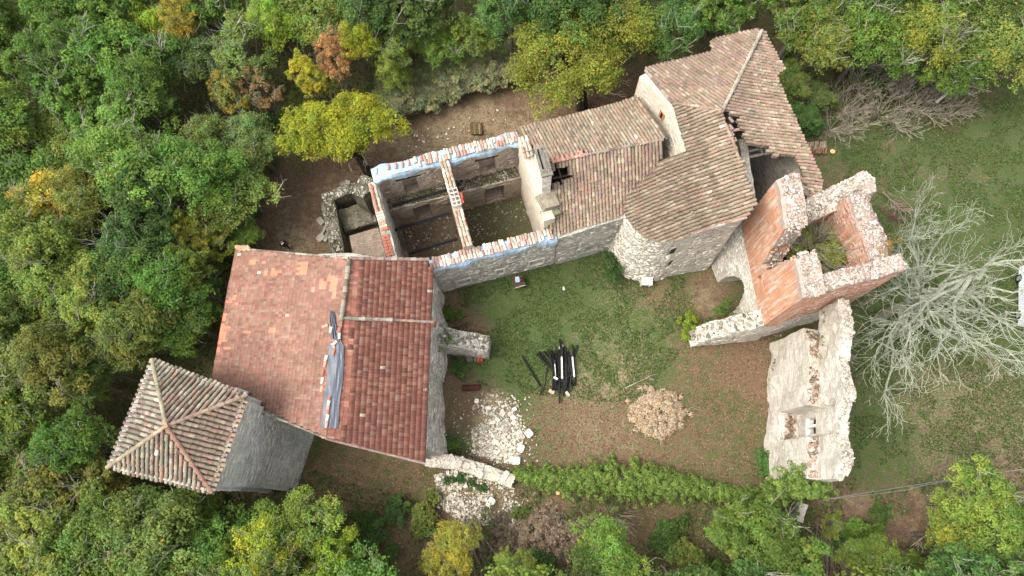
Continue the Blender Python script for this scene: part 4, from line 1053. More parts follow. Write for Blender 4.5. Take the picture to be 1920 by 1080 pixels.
ridge(rfE, [pN.px(1428, 58) + [0, 0, .05], pN.px(1392, 132) + [0, 0, .05], pW.px(1355, 206) + [0, 0, .08]], [C(188, 178, 160), C(170, 160, 142)], .42, 55, scale=.85)
ridge(rfNW, [pW.px(1262, 194) + [0, 0, .05], pW.px(1310, 201) + [0, 0, .05], pW.px(1352, 208) + [0, 0, .05]], CAN_OLD, .42, 56, scale=.7)
ridge(rfNW, [pN.px(1210, 132), pN.px(1260, 193)], CAN_GREEN, .42, 57, scale=.8)
ridge(rfW, [pW.px(1400, 408), pW.px(1320, 431), pW.px(1300, 440)], CAN_RED, .42, 58, scale=.65)
ridge(rfW, [pW.px(1360, 232), pW.px(1376, 270), pW.px(1388, 306)], CAN_OLD, .42, 59, scale=.7, mortar=False)
rr = random.Random(5)
for k in range(26):                     # slipped tiles round the hole and the crumbling eaves strip
    u, v = (rr.uniform(1366, 1388), rr.uniform(222, 250)) if k < 6 else (rr.uniform(1500, 1532), rr.uniform(318, 378))
    p = pE.px(u, v); o = link(bpy.data.objects.new('tile', tile_variant('canal', M_CANAL, CAN_RED, rr.randrange(8))), rfE)
    o.matrix_basis = Matrix.Translation([p[0], p[1], p[2] - .1]) @ Matrix.Rotation(rr.uniform(0.3, 2.2), 4, 'Z') @ Matrix.Rotation(rr.uniform(-.4, .4), 4, 'X')
def zhh(x, y, o=-.16):
    return max(4, min(pW.z(x, y) if x < 15.5 else 99, pN.z(x, y), pE.z(x, y)) + o)
# gable wall facing the low range (bright render)
gw0, gw1, gw2 = G(1209, 131, 9.0), pW.px(1262, 196), pW.px(1290, 288)
wall_under('gable_wall', hh, M_CREAM, gw1, gw0, .6, zf=lambda x, y: pN.z(x, y) - .06, seed=121, face=('L', [C(238, 226, 204, .84), C(226, 214, 192, .82), C(206, 200, 190, .78)], .2, .4, .4), jit=.015)
ow = s_on(gw2, gw1, 1262, 220, 8.4)
wall_under('gable_wall', hh, M_CREAM, gw2, gw1, .6, zf=lambda x, y: pW.z(x, y) - .10, seed=122, face=('L', [C(238, 226, 204, .84), C(226, 214, 192, .82), C(206, 200, 190, .78)], .2, .4, .4), jit=.015)
mb = MB(); p = G(1238, 218, 8.0); d = (gw1 - gw0)[:2]; d = d / np.linalg.norm(d); nn_ = np.array([d[1], -d[0]]); w_ = gw0[:2] + d * s_on(gw0, gw1, 1238, 218, 8.0) + nn_ * .31
mb.box((w_[0], w_[1], 8.0), (.55, .06, .8), math.atan2(d[1], d[0]), C(196, 140, 104, .75)); mb.box((w_[0] + nn_[0] * .04, w_[1] + nn_[1] * .04, 8.05), (.18, .06, .5), math.atan2(d[1], d[0]), C(40, 34, 30, .5)); mb.build('slit_window', M_MORTAR, hh)
hp = [gw0, G(1337, 100, 8.9), G(1334, 78, 8.7), G(1428, 58, 8.6), G(1467, 130, 8.6), G(1451, 143, 8.3), G(1540, 352, 7.5)]
for i in range(len(hp) - 1):
    a, b = hp[i][:2], hp[i + 1][:2]; d = (b - a) / np.linalg.norm(b - a); inn = np.array([d[1], -d[0]]) * .7
    wall_under('wall', hh, M_WHITE if i < 1 else M_GREY, a + inn, b + inn, .5, zf=lambda x, y: min(pN.z(x, y), pE.z(x, y)) - .35, seed=130 + i)
# curved and straight masonry under the west slope
def ring_wall(name, parent, mat, c, rad, a0, a1, z1, batter, seed, n=44, nz=18, th=.6):
    mb = MB(); V = {}
    def pt_(i, j, inner):
        a = a0 + (a1 - a0) * i / n; top = z1(c[0] + rad * math.cos(a), c[1] + rad * math.sin(a)); z = -.1 + (top + .1) * j / nz
        r_ = rad - (th if inner else 0) + (0 if inner else batter(z)) + (0 if inner else .05 * hsh(i, j, 0, seed) + .12 * (float(fbm(i * .3, j * .3, seed)) - .5))
        return (c[0] + r_ * math.cos(a), c[1] + r_ * math.sin(a), z)
    for inner in (0, 1):
        for j in range(nz):
            for i in range(n):
                q = [pt_(i, j, inner), pt_(i + 1, j, inner), pt_(i + 1, j + 1, inner), pt_(i, j + 1, inner)]
                s0, s1 = (a0 + (a1 - a0) * i / n) * rad, (a0 + (a1 - a0) * (i + 1) / n) * rad; uv = [(s0, q[0][2]), (s1, q[1][2]), (s1, q[2][2]), (s0, q[3][2])]
                if inner: q = q[::-1]; uv = uv[::-1]
                mb.face(q, uv=uv)
    for i in range(n): mb.face([pt_(i, nz, 0), pt_(i + 1, nz, 0), pt_(i + 1, nz, 1), pt_(i, nz, 1)])
    o = mb.build(name, mat, parent); r_ = random.Random(seed); items = []; z = 0
    while z < 8.2:
        s_ = a0 * rad + r_.uniform(0, .2)
        while s_ < a1 * rad - .3:
            l_ = .32 * r_.uniform(.55, 1.5); a = (s_ + l_ / 2) / rad; s_ += l_ + .02; R2 = rad + batter(z) + .01
            if z > z1(c[0] + rad * math.cos(a), c[1] + rad * math.sin(a)) - .2 or r_.random() > .82: continue
            items.append((c[0] + R2 * math.cos(a), c[1] + R2 * math.sin(a), z + .08, a - math.pi / 2, l_, .145))
        z += .165
    course_stones('facing_stones', o, items, SP_WHITE, seed, proud=.07); return o
RC = (8.95, 17.72)
rwall = ring_wall('round_wall', hh, M_WHITE, RC, 2.28, math.radians(172), math.radians(325), lambda x, y: pW.z(x, y) - .12, lambda z: .40 * max(0, (5.0 - z) / 5.0) ** 1.2 + .02, 7)
for (aa_, zz, w, h) in ((292, 5.3, .55, .85), (300, 2.9, .5, .8), (180, 4.2, .4, .6)):      # embrasures and the corbel at the foot
    a = math.radians(aa_); rr_ = 2.30 + .40 * max(0, (5 - zz) / 5) ** 1.2; mb = MB()
    x, y = RC[0] + rr_ * math.cos(a), RC[1] + rr_ * math.sin(a)
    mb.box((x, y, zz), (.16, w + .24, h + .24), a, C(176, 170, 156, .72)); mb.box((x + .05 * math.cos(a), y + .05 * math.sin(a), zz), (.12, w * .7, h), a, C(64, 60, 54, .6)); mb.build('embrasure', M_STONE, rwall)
a = math.radians(268); x, y = RC[0] + 2.82 * math.cos(a), RC[1] + 2.82 * math.sin(a)
mb = MB(); mb.box((x, y, .62), (.55, .7, .16), a, C(212, 204, 188, .8)); mb.box((x, y, .3), (.4, .12, .5), a, C(206, 198, 180, .8))
for q in (-.3, .3): mb.box((x - q * math.sin(a), y + q * math.cos(a), .45), (.5, .12, .9), a, C(216, 208, 192, .8))
mb.box((x + .1 * math.cos(a), y + .1 * math.sin(a), .95), (.6, .76, .14), a, C(220, 212, 196, .8), tilt=(0, .25)); mb.build('basement_light', M_STONE, rwall)
sW0, sW1 = np.array([9.9, 15.95]), G(1394, 398, 9.2)[:2]
wall_under('wall', hh, M_WHITE, sW1, sW0, .6, zf=lambda x, y: pW.z(x, y) - .22, seed=141, face=('L', SP_WHITE, .17, .34, .8), offL=lambda s, z: .3 * max(0, (7 - z) / 7) ** 1.1, jit=.03)
# broken room behind: east wall with a pale plastered inner face, beams, floor
e0, e1 = G(1536, 352, 7.2), G(1566, 420, 6.6)
ew, etp = cellwall('wall', hh, M_PLASTER, G(1480, 262, 7.5), e1, .9, -.1, lambda s, t: 7.2 - .1 * s, ds=.35, dz=.4, jit=.04, seed=143, ragged=.2)
stone_objs(etp(40, random.Random(3), .12, 1.8), (.16, .34), PAL_WHITE, ew, seed=6)
iw, _t = cellwall('inner_wall', hh, M_GREY, G(1392, 262, 8.5)[:2] + [.0, 0], G(1412, 380, 8.5), .5, -.1, lambda s, t: 8.6 - .05 * s, ds=.4, dz=.4, seed=144, jit=.03)
for (a, b, r_) in (((1388, 286, 8.4), (1440, 276, 8.4), .09), ((1390, 297, 8.2), (1445, 285, 8.1), .11), ((1400, 268, 9.1), (1404, 288, 8.3), .07), ((1425, 268, 8.9), (1430, 290, 8.2), .08), ((1432, 268, 8.9), (1438, 290, 8.2), .07), ((1384, 300, 8.7), (1396, 306, 8.5), .08)):
    mb = MB(); mb.tube([G(*a), G(*b)], r_, 4, C(158, 150, 140, .7)); mb.build('beam', M_WOOD, hh)
rpts = [G(random.uniform(1395, 1470), random.uniform(320, 400), .1) for _ in range(260)]
stone_stuff('room_debris', rpts, (.08, .35), colfn(PAL_GREY), hh, seed=8)
mb = MB(); p = G(1424, 342, 1.2); mb.box((p[0], p[1], .5), (1.3, .6, 1.0), .2, C(60, 50, 42)); mb.build('collapsed_timber', M_WOOD, hh)

# ================================================================== ruined brick tower
TH = 11.5
bt = thing('brick_tower', 'ruined square tower of orange brick over pale stone, its broken top open to bushes', 'tower', (17, 13, 0))
tNW_, tSW_, tSE_, tNE_ = [G(u, v, TH)[:2] for (u, v) in ((1462, 334), (1512, 556), (1700, 505), (1648, 352))]
thW, thS, thE, thN = .95, .95, 1.55, 1.1
def inward(a, b, th): d = (b - a) / np.linalg.norm(b - a); n = np.array([d[1], -d[0]]); return a + n * th / 2, b + n * th / 2   # clockwise outline
ZB = 4.4
# west wall: NW corner to SW corner means counter-clockwise, so build SW->NW (clockwise)
a, b = inward(tSW_, tNW_, thW); LW = float(np.linalg.norm(b - a))
def topW(s, t):
    f = s / LW
    notch = 5.0 * max(0, 1 - abs(f - .47) / .10) ** .7
    return TH + .25 * math.sin(f * 9) - notch - (1.2 if .36 < f < .42 else 0) - .25 * (t / thW) * 2
wW, tpW = cellwall('wall', bt, M_BRICK, a, b, thW, ZB, topW, nt=3, ds=.32, dz=.4, jit=.02, seed=201, face=('LR', SP_BRICK, .11, .34, .8), ragged=.3, openings=[(LW * .38, LW * .43, 5.2, 6.0, .2, .6)])
a2, b2 = a, b
battW = lambda s, z: (.25 + 1.2 * (s / LW) ** 1.0) * max(0, (ZB - z) / ZB) ** .9
sarch = [(LW * .46, 1.2, .9, 2.3)]
wWl, _t = cellwall('wall', bt, M_WHITE, a, b + (b - a) / LW * .4, thW + .06, -.1, lambda s, t: ZB, nt=2, ds=.11, dz=.11, jit=.012, seed=202, face=('L', SP_WHITE, .17, .34, .8), offL=battW, arch=sarch)
a, b = inward(tSE_, tSW_, thS); LS = float(np.linalg.norm(b - a))
wS, tpS = cellwall('wall', bt, M_BRICK, a, b, thS, ZB, lambda s, t: TH + .15 * math.sin(s * 2), nt=3, ds=.32, dz=.4, jit=.02, seed=203, face=('LR', SP_BRICK, .11, .34, .8), ragged=.4)
wSl, _t = cellwall('wall', bt, M_WHITE, a, b, thS + .06, -.1, lambda s, t: ZB, ds=.4, dz=.4, jit=.03, seed=204, face=('L', SP_WHITE, .17, .34, .8))
a, b = inward(tNE_, tSE_, thE); LE = float(np.linalg.norm(b - a))
wE, tpE = cellwall('wall', bt, M_BRICK, a, b, thE, -.1, lambda s, t: TH - .3 - .7 * (t / thE) ** 2 - 1.6 * max(0, t / thE), nt=6, ds=.32, dz=.5, jit=.025, seed=205, face=('LR', SP_BRICK, .11, .34, .8), ragged=.5)
# leaning north wall chunk
nA_, nB_ = G(1512, 392, 9.0)[:2], G(1634, 338, 10.2)[:2]; LN2 = float(np.linalg.norm(nB_ - nA_))
wN, tpN = cellwall('wall', bt, M_BRICK, nA_, nB_, 1.5, -.1, lambda s, t: 8.6 + 1.7 * s / LN2 + (-.35 * abs(t)), nt=4, ds=.32, dz=.5, jit=.07, seed=206, face=('R', SP_BRICK, .11, .34, .8), ragged=.5, offL=lambda s, z: 0)
nC_ = G(1470, 345, 8.4)[:2]
wN2, tpN2 = cellwall('wall', bt, M_WHITE, nC_, nA_, 1.6, -.1, lambda s, t: 7.4, nt=4, ds=.32, dz=.5, jit=.07, seed=207, ragged=.6)
for k, (w, tp, nn) in enumerate(((wW, tpW, 60), (wS, tpS, 80), (wE, tpE, 70), (wN, tpN, 60), (wN2, tpN2, 26))):
    r = random.Random(300 + k); stone_objs(tp(nn, r, .1, dz=.0), (.16, .36), PAL_TOWER if k != 3 else PAL_WHITE, w, seed=310 + k)
    stone_stuff('top_rubble', tp(nn * 16, r, .04), (.06, .2), colfn(PAL_TOWER + PAL_TOWER + PAL_WHITE if k != 3 else PAL_WHITE), w, seed=320 + k)
# earth filling inside the tower
fc = (tNW_ + tSE_) / 2
mb = MB(); ncell = 12
lx = (tSE_ - tSW_) / np.linalg.norm(tSE_ - tSW_); ly = np.array([-lx[1], lx[0]])
for i in range(ncell):
    for j in range(ncell):
        q = []
        for (di, dj) in ((0, 0), (1, 0), (1, 1), (0, 1)):
            s_, t_ = .06 + (i + di) / ncell * .8, .06 + (j + dj) / ncell * .86; p = (tSW_ * (1 - s_) + tSE_ * s_) * (1 - t_) + (tNW_ * (1 - s_) + tNE_ * s_) * t_; s_ *= 5; t_ *= 6; q.append((p[0], p[1], 5.2 + .8 * float(fbm(s_, t_, 3))))
        mb.face(q, C(84, 74, 56))
mb.build('earth_fill', M_MORTAR, bt)
# wing wall stub to the southwest
w1, w2 = np.array([11.75, 10.72]), tSW_ + np.array([.1, .55]); 
ww = thing('wing_wall', 'broken stub of pale wall running out from the foot of the brick tower', 'wall', (13, 11, 0))
w_, tp_w = cellwall('wall', ww, M_WHITE, w1, w2, 1.1, -.1, lambda s, t: 1.5 + .95 * s - (2.2 * max(0, .7 - s)), nt=3, ds=.3, dz=.3, jit=.06, seed=210, face=('LR', SP_WHITE, .17, .34, .8), ragged=.3)
stone_objs(tp_w(40, random.Random(9), .15), (.2, .42), PAL_GREY + PAL_WHITE[:2], w_, seed=11); stone_stuff('top_rubble', tp_w(160, random.Random(10), .06), (.08, .22), colfn(PAL_GREY + PAL_WHITE), w_, seed=12)

# ================================================================== tall wall with mullioned window
mw = thing('window_wall', 'tall pale ruined wall with a ledge and a stone mullioned window', 'wall', (17.5, 6, 0))
q0, q1 = np.array([17.25, .9]), np.array([18.75, 11.2]); LQ = float(np.linalg.norm(q1 - q0)); dq = (q1 - q0) / LQ; nq = np.array([-dq[1], dq[0]])
sw_ = 3.4
lowo = [(sw_ - .95, sw_ + .95, 1.9, 5.9, -.75, 1.0)]
def offbase(s, z): return (.12 + .75 * float(fbm(s * .6, z * .5, 77))) * max(0, (5.6 - z) / 5.6) ** 1.3
lw_, ltp = cellwall('lower_wall', mw, M_WHITE, q0, q1 - dq * 1.0, 1.3, -.1, lambda s, t: 5.9 + .08 * math.sin(s * 2) - .8 * max(0, (s - 8.3)) , nt=3, ds=.35, dz=.4, jit=.04, seed=221, face=('L', SP_WHITE, .17, .34, .8), offL=offbase, openings=[(sw_ - .95, sw_ + .95, 1.9, 6.4, -.32, .7), (sw_ - .55, sw_ + .55, 3.1, 4.7, -.8, .0)])
u0, u1 = q0 - nq * .33, q1 - nq * .33
uw_, utp = cellwall('upper_wall', mw, M_WHITE, u0, u1, .62, 5.9, lambda s, t: 8.75 + .3 * math.sin(s * 1.7) + .35 * (float(fbm(s * .8, 2, 9)) - .5) * 2 - (.9 * max(0, .9 - s)), nt=2, ds=.3, dz=.33, jit=.07, seed=222, face=('L', SP_WHITE, .17, .34, .8), ragged=.3, openings=[(sw_ - .9, sw_ + .9, 5.9, 8.4, .1, .4)])
r = random.Random(44)
ledge = []
for _ in range(520):
    s = r.uniform(.1, LQ - 1.2); w = q0 + dq * s + nq * r.uniform(.0, .62)
    if abs(s - sw_) > .95: ledge.append((w[0], w[1], 5.93 - .8 * max(0, s - 8.3)))
stone_stuff('ledge_rubble', ledge, (.06, .22), colfn([C(166, 148, 130), C(134, 116, 100), C(160, 126, 104), C(196, 186, 170), C(110, 96, 82)]), mw, seed=31)
stone_objs([ledge[i] for i in range(0, 240, 6)], (.18, .34), [C(190, 172, 152), C(172, 140, 118), C(208, 200, 186)], lw_, seed=32)
stone_objs(utp(60, r, .08, dz=-.03), (.16, .34), PAL_WHITE, uw_, seed=33); stone_stuff('top_rubble', utp(330, r, .03), (.07, .2), colfn(PAL_WHITE), uw_, seed=34)
rec = [(q0 + dq * (sw_ + r.uniform(-.85, .85)) + nq * r.uniform(.1, .6)) for _ in range(80)]
stone_stuff('niche_rubble', [(p[0], p[1], 1.95 + r.uniform(0, .25)) for p in rec], (.1, .28), colfn([C(156, 126, 102), C(180, 158, 136), C(130, 114, 96), C(196, 184, 164)]), mw, seed=35)
wc = q0 + dq * sw_ - nq * .42; aq = math.atan2(dq[1], dq[0]); wf = MB()
for (ds_, z, sx, sz) in ((0, 3.9, .13, 1.6), (-.58, 3.9, .10, 1.7), (.58, 3.9, .10, 1.7), (0, 3.1, 1.3, .14), (0, 4.72, 1.3, .14)):
    wf.box((wc[0] + dq[0] * ds_, wc[1] + dq[1] * ds_, z), (sx, .2, sz), aq, C(236, 232, 220, .88))
wf.build('window_mullion', M_STONE, mw)
# scattered rubble at its foot
foot = [G(r.uniform(1438, 1470), r.uniform(620, 900), .05) for _ in range(200)]
stone_stuff('rubble', foot, (.06, .25), colfn([C(150, 120, 96), C(190, 170, 146), C(120, 100, 80)]), None, seed=36)
bw = thing('corner_pier', 'low pale stone pier poking out of the ivy at the courtyard corner', 'wall', (17.6, -1.8, 0))
cellwall('wall', bw, M_WHITE, G(1497, 978, .9)[:2] + [0, 0], G(1506, 944, .9), .5, -.1, lambda s, t: 1.0, ds=.3, dz=.3, jit=.06, seed=230, ragged=.3)

# ================================================================== low wall and rubble
lo = thing('low_wall', 'low curved remnant of white wall at the south corner of the red tiled hall', 'wall', (-3.5, 2, 0))
lp = [G(798, 861, 1.6), G(850, 866, 1.5), G(905, 882, 1.3), G(962, 903, .9)]
for i in range(3):
    z0_, z1_ = (1.6, 1.5, 1.25, .8)[i], (1.6, 1.5, 1.25, .8)[i + 1]; L_ = float(np.linalg.norm((lp[i + 1] - lp[i])[:2]))
    w, tp = cellwall('wall', lo, M_WHITE, lp[i], lp[i + 1], .85, -.1, lambda s, t, z0_=z0_, z1_=z1_, L_=L_: z0_ + (z1_ - z0_) * s / L_, nt=3, ds=.28, dz=.3, jit=.05, seed=240 + i, face=('LR', SP_WHITE, .17, .34, .8), ragged=.14)
    stone_objs(tp(16, random.Random(i), .18, dz=.0), (.25, .55), PAL_WHITE[:2] + PAL_WHITE[4:], w, seed=60 + i, blocky=True)
def in_px(poly, n, seed, z=.04, sq=None):
    r = random.Random(seed); us = [p[0] for p in poly]; vs = [p[1] for p in poly]; out = []
    while len(out) < n:
        u, v = r.uniform(min(us), max(us)), r.uniform(min(vs), max(vs))
        if pip(u, v, poly) and (sq is None or r.random() < sq(u, v)): p = G(u, v, z); out.append(p)
    return out
heapN = [(905, 735), (960, 735), (985, 790), (975, 870), (935, 868), (885, 850), (885, 800), (925, 780), (880, 770)]
heapS = [(815, 890), (880, 878), (958, 905), (975, 945), (960, 995), (925, 985), (880, 985), (820, 950)]
dN = lambda u, v: min(1, max(.08, 1 - math.hypot(u - 937, (v - 830) * .8) / 75))
RUB = [C(220, 211, 192, .78), C(204, 195, 176, .76), C(188, 179, 158, .74), C(230, 223, 206, .8), C(164, 153, 132, .7)]
nzr = lambda u, v: float(fbm(u * .045, v * .045, 8)) ** 3 * 5
heapB = [(850, 740), (1000, 735), (1010, 885), (1000, 985), (815, 985), (850, 870)]
stone_stuff('rubble', in_px(heapB, 620, 11), (.04, .16), colfn(RUB), None, seed=76)
stone_stuff('rubble', in_px(heapN, 2000, 1, sq=dN), (.06, .24), colfn(RUB), None, seed=71)
stone_stuff('rubble', in_px(heapS, 1900, 2, sq=nzr), (.05, .2), colfn(RUB), None, seed=72)
for p in stone_objs(in_px(heapN, 42, 3, .12, dN), (.2, .4), tuple(RUB[:4]), None, seed=73, name='limestone_block', blocky=True): tag(p, 'squared white limestone block tumbled on the courtyard side of the low wall', 'stone block', 'limestone blocks tumbled in the courtyard')
for p in stone_objs(in_px(heapS, 30, 4, .1, sq=nzr), (.18, .34), tuple(RUB[:4]), None, seed=74, name='limestone_block', blocky=True): tag(p, 'squared white limestone block in the rubble spill outside the low wall', 'stone block', 'limestone blocks in the outer rubble')
for (u, v, s_, lb) in ((992, 812, .55, 'large lone white block at the edge of the brown courtyard leaves'), (976, 841, .55, 'wide white block below the lone block, beside the rubble heap'), (968, 863, .6, 'long white block lying near the end of the low wall'), (920, 943, .6, 'clean white square block alone on the outer rubble'), (855, 888, .4, 'white block standing among weeds under the low wall')):
    p = stone_objs([G(u, v, .2)], (s_, s_), (RUB[3],), None, seed=int(u), name='limestone_block', blocky=True)[0]; tag(p, lb, 'stone block')
sp_ = [G(random.uniform(735, 960), random.uniform(205, 290), .04) for _ in range(260)]
stone_stuff('rubble', [p for p in sp_ if pip(*P(*p), [(745, 250), (955, 200), (960, 225), (760, 285)])], (.06, .24), colfn(RUB[1:]), None, seed=75)

# buttress stub against the hall
bs = thing('buttress_stub', 'sloping grey wall stub with moss jutting from the red tiled hall into the courtyard', 'wall', (-4, 10, 0))
b0_, b1_ = G(815, 630, 3.0), G(916, 645, 2.4)
w, tp = cellwall('wall', bs, M_GREY, b0_, b1_, 1.15, -.1, lambda s, t: 3.4 - .28 * s, nt=3, ds=.3, dz=.3, jit=.05, seed=250, face=('LR', SP_GREY, .17, .34, .75), ragged=.2)
stone_objs(tp(46, random.Random(4), .15), (.2, .42), PAL_GREY, w, seed=81); stone_stuff('top_rubble', tp(150, random.Random(5), .06), (.08, .2), colfn(PAL_GREY), w, seed=82)

# ================================================================== vegetation
LEAF_V = np.array([(-.5, 0, 0), (0, -.3, .07), (.5, 0, -.02), (0, .3, .07)]); LEAF_F = [(0, 1, 2, 3)]
def face_rots(N, r):
    """matrices whose local z follows the given normals, with random spin"""
    n = len(N); N = N / (np.linalg.norm(N, axis=1)[:, None] + 1e-9)
    a = r.normal(size=(n, 3)); X = a - (a * N).sum(1)[:, None] * N; X /= np.linalg.norm(X, axis=1)[:, None]
    return np.stack([X, np.cross(N, X), N], -1)
def crown_mesh(name, seed, R=3.0, zc=5.2, squash=.62, nl=80, per=190, leaf=.155, lobe=(.17, .29), hollow=0.35, warm=0.0, skew=(0, 0), ys=1.0):
    r = np.random.default_rng(seed)
    th = r.uniform(0, 2 * np.pi, nl); cz = r.uniform(-.35, 1, nl); cr = np.sqrt(1 - np.clip(cz, -1, 1) ** 2)
    D = np.stack([cr * np.cos(th), cr * np.sin(th), cz], -1)
    outl = 1 + .28 * np.sin(th * 2 + seed) + .16 * np.sin(th * 5 + seed * 2) + .1 * np.sin(th * 9 + seed)
    rad = r.uniform(hollow, 1.0, nl) ** .6 * R * .82
    LC = D * (rad * outl)[:, None]; LC[:, 2] *= squash; LC[:, 1] *= ys; LC[:, 0] += skew[0]; LC[:, 1] += skew[1]
    LR = r.uniform(lobe[0], lobe[1], nl) * R
    lobe_b = r.uniform(.72, 1.22, nl); lobe_h = r.normal(0, .07, nl)
    ids = np.repeat(np.arange(nl), (per * (LR / LR.mean()) ** 2).astype(int)); n = len(ids)
    v = r.normal(size=(n, 3)); v /= np.linalg.norm(v, axis=1)[:, None]; v[:, 2] = np.where(r.random(n) < .6, np.abs(v[:, 2]), v[:, 2])
    # every lobe is itself a bunch of sprays
    nb = 9; bunch = r.normal(size=(nl, nb, 3)); bunch /= np.linalg.norm(bunch, axis=2)[:, :, None]; bunch[:, :, 2] = np.abs(bunch[:, :, 2]) * .9
    bi = r.integers(0, nb, n); bc = bunch[ids, bi] * (LR[ids] * .72)[:, None]
    T = LC[ids] + bc + v * (LR[ids] * r.uniform(.12, .55, n))[:, None] * np.array([1, 1, .7])
    T[:, 2] += zc
    nrm = v * .8 + np.array([0, 0, .9]) + r.normal(0, .35, (n, 3))
    s = leaf * r.uniform(.6, 1.35, n)
    M = face_rots(nrm, r) * s[:, None, None]
    b = lobe_b[ids] * r.uniform(.78, 1.22, n)
    h = lobe_h[ids] + r.normal(0, .07, n) + warm * r.random(n)
    cols = np.stack([b * (1 + h * 1.6), b * (1 + h * .35), b * (1 - h * .5)], -1)
    o_ = r.random(n) < .006 + warm * .05; cols[o_] = np.array([3.2, 1.1, .8])
    return batch_mesh(name, LEAF_V, LEAF_F, M, T, np.clip(cols, .05, 4), M_LEAF), LC + np.array([0, 0, zc]), LR
def branch_tubes(mb, start, direction, length, radius, depth, r, spread=.6, up=.15, col=(.2, .2, .2), seg=3, shrink=.68, nchild=(2, 3), wander=.25, n=4, min_r=.008):
    p = Vector(start); d = Vector(direction).normalized(); pts = [p.copy()]; rad = [radius]
    for i in range(seg):
        d = (d + Vector((r.uniform(-1, 1), r.uniform(-1, 1), r.uniform(-1, 1) + up * .6)) * wander).normalized()
        p = p + d * length / seg; pts.append(p.copy()); rad.append(max(min_r, radius * (1 - .4 * (i + 1) / seg)))
    mb.tube(pts, rad, n if radius > .04 else 3, col, cap=False)
    if depth <= 0: return
    for k in range(r.randint(*nchild)):
        i = r.randint(max(1, seg - 2), seg) if k else seg
        dd = (d + Vector((r.uniform(-1, 1), r.uniform(-1, 1), r.uniform(-.6, .6) + up)) * spread).normalized()
        branch_tubes(mb, pts[i], dd, length * shrink * r.uniform(.75, 1.2), max(min_r, rad[i] * .68), depth - 1, r, spread, up, col, seg, shrink, nchild, wander, n, min_r)
def trunk_mesh(name, lobes, seed, zc, rad=.2, col=C(120, 112, 100), lean=(0, 0), nlimb=9, twigs=True):
    r = random.Random(seed); mb = MB(); fork = Vector((lean[0] * .6, lean[1] * .6, zc * .5))
    mb.tube([Vector((0, 0, -.2)), Vector((lean[0] * .2, lean[1] * .2, zc * .25)), fork], [rad * 1.25, rad, rad * .8], 8, col)
    for i in range(nlimb):
        tgt = Vector([float(c) for c in lobes[r.randrange(len(lobes))]]); mid = fork.lerp(tgt, .5) + Vector((r.uniform(-.3, .3), r.uniform(-.3, .3), -.2))
        mb.tube([fork, mid, tgt], [rad * .55, rad * .35, rad * .12], 5, col, cap=False)
        if twigs:
            for q in range(3): branch_tubes(mb, tgt, (r.uniform(-1, 1), r.uniform(-1, 1), r.uniform(.3, 1)), r.uniform(.7, 1.2), .03, 1, r, col=C(178, 172, 158), wander=.35)
    return mb.mesh(name, M_BARK)
# ---- generic trees
VAR = []
for i, kw in enumerate((dict(), dict(nl=95, lobe=(.13, .22)), dict(squash=.75, nl=70, lobe=(.18, .3)), dict(nl=85, leaf=.15, per=230), dict(squash=.5, nl=90), dict(nl=60, per=150, hollow=.5, lobe=(.14, .24)), dict(nl=100, per=160, lobe=(.12, .2), leaf=.19), dict(squash=.8, nl=80))):
    me, LC, LR = crown_mesh('crown', 100 + i, **kw); VAR.append((me, trunk_mesh('trunk', LC[:40], 10 + i, 5.2)))
SPARSE = []
for i in range(3):
    me, LC, LR = crown_mesh('crown', 200 + i, nl=46, per=95, lobe=(.14, .24), hollow=.4, leaf=.15); SPARSE.append((me, trunk_mesh('trunk', LC[:40], 30 + i, 5.2, nlimb=14)))
GR = dict(mid=(.098, .160, .026), dark=(.062, .108, .022), deep=(.068, .122, .028), bright=(.142, .196, .034), olive=(.140, .165, .036), yellow=(.34, .35, .03), yellowgreen=(.22, .28, .03), grey=(.130, .175, .05), brown=(.26, .17, .07), gold=(.34, .30, .04), pale=(.155, .21, .045))
for k_ in GR: g_ = GR[k_]; GR[k_] = (g_[0] * 1.38, g_[1] * 1.42, g_[2] * 1.35)
for k_ in ('gold', 'yellow'): g_ = GR[k_]; GR[k_] = (g_[0] * .85, g_[1] * .85, g_[2])
NAMEC = dict(mid='mid green', dark='dark green', deep='deep bluish green', bright='bright green', olive='olive green', yellow='bright yellow', yellowgreen='yellow green', grey='grey green', brown='rusty brown', gold='golden yellow', pale='pale green')
TREES = []
def place_tree(u, v, z, R, colr, label, group=None, kind='tree', variant=None, pool=None, name='tree', zs=None):
    p = G(u, v, z * .9); k = R / 3.0; pool = pool or VAR; i = (variant if variant is not None else random.randrange(len(pool))) % len(pool)
    zs = zs if zs is not None else z / 6.4
    t_ = thing(name, label, kind, (p[0], p[1], 0), group, random.uniform(0, 6.28)); t_.scale = (k, k, zs)
    c_ = GR[colr]; j = [random.uniform(.86, 1.15) for _ in range(2)]
    tk = link(bpy.data.objects.new('trunk', pool[i][1]), t_)
    cr = link(bpy.data.objects.new('crown', pool[i][0]), t_); cr.color = (c_[0] * j[0] * j[1], c_[1] * j[0], c_[2] * j[0], 1)
    TREES.append((u, v, R * 30)); return t_
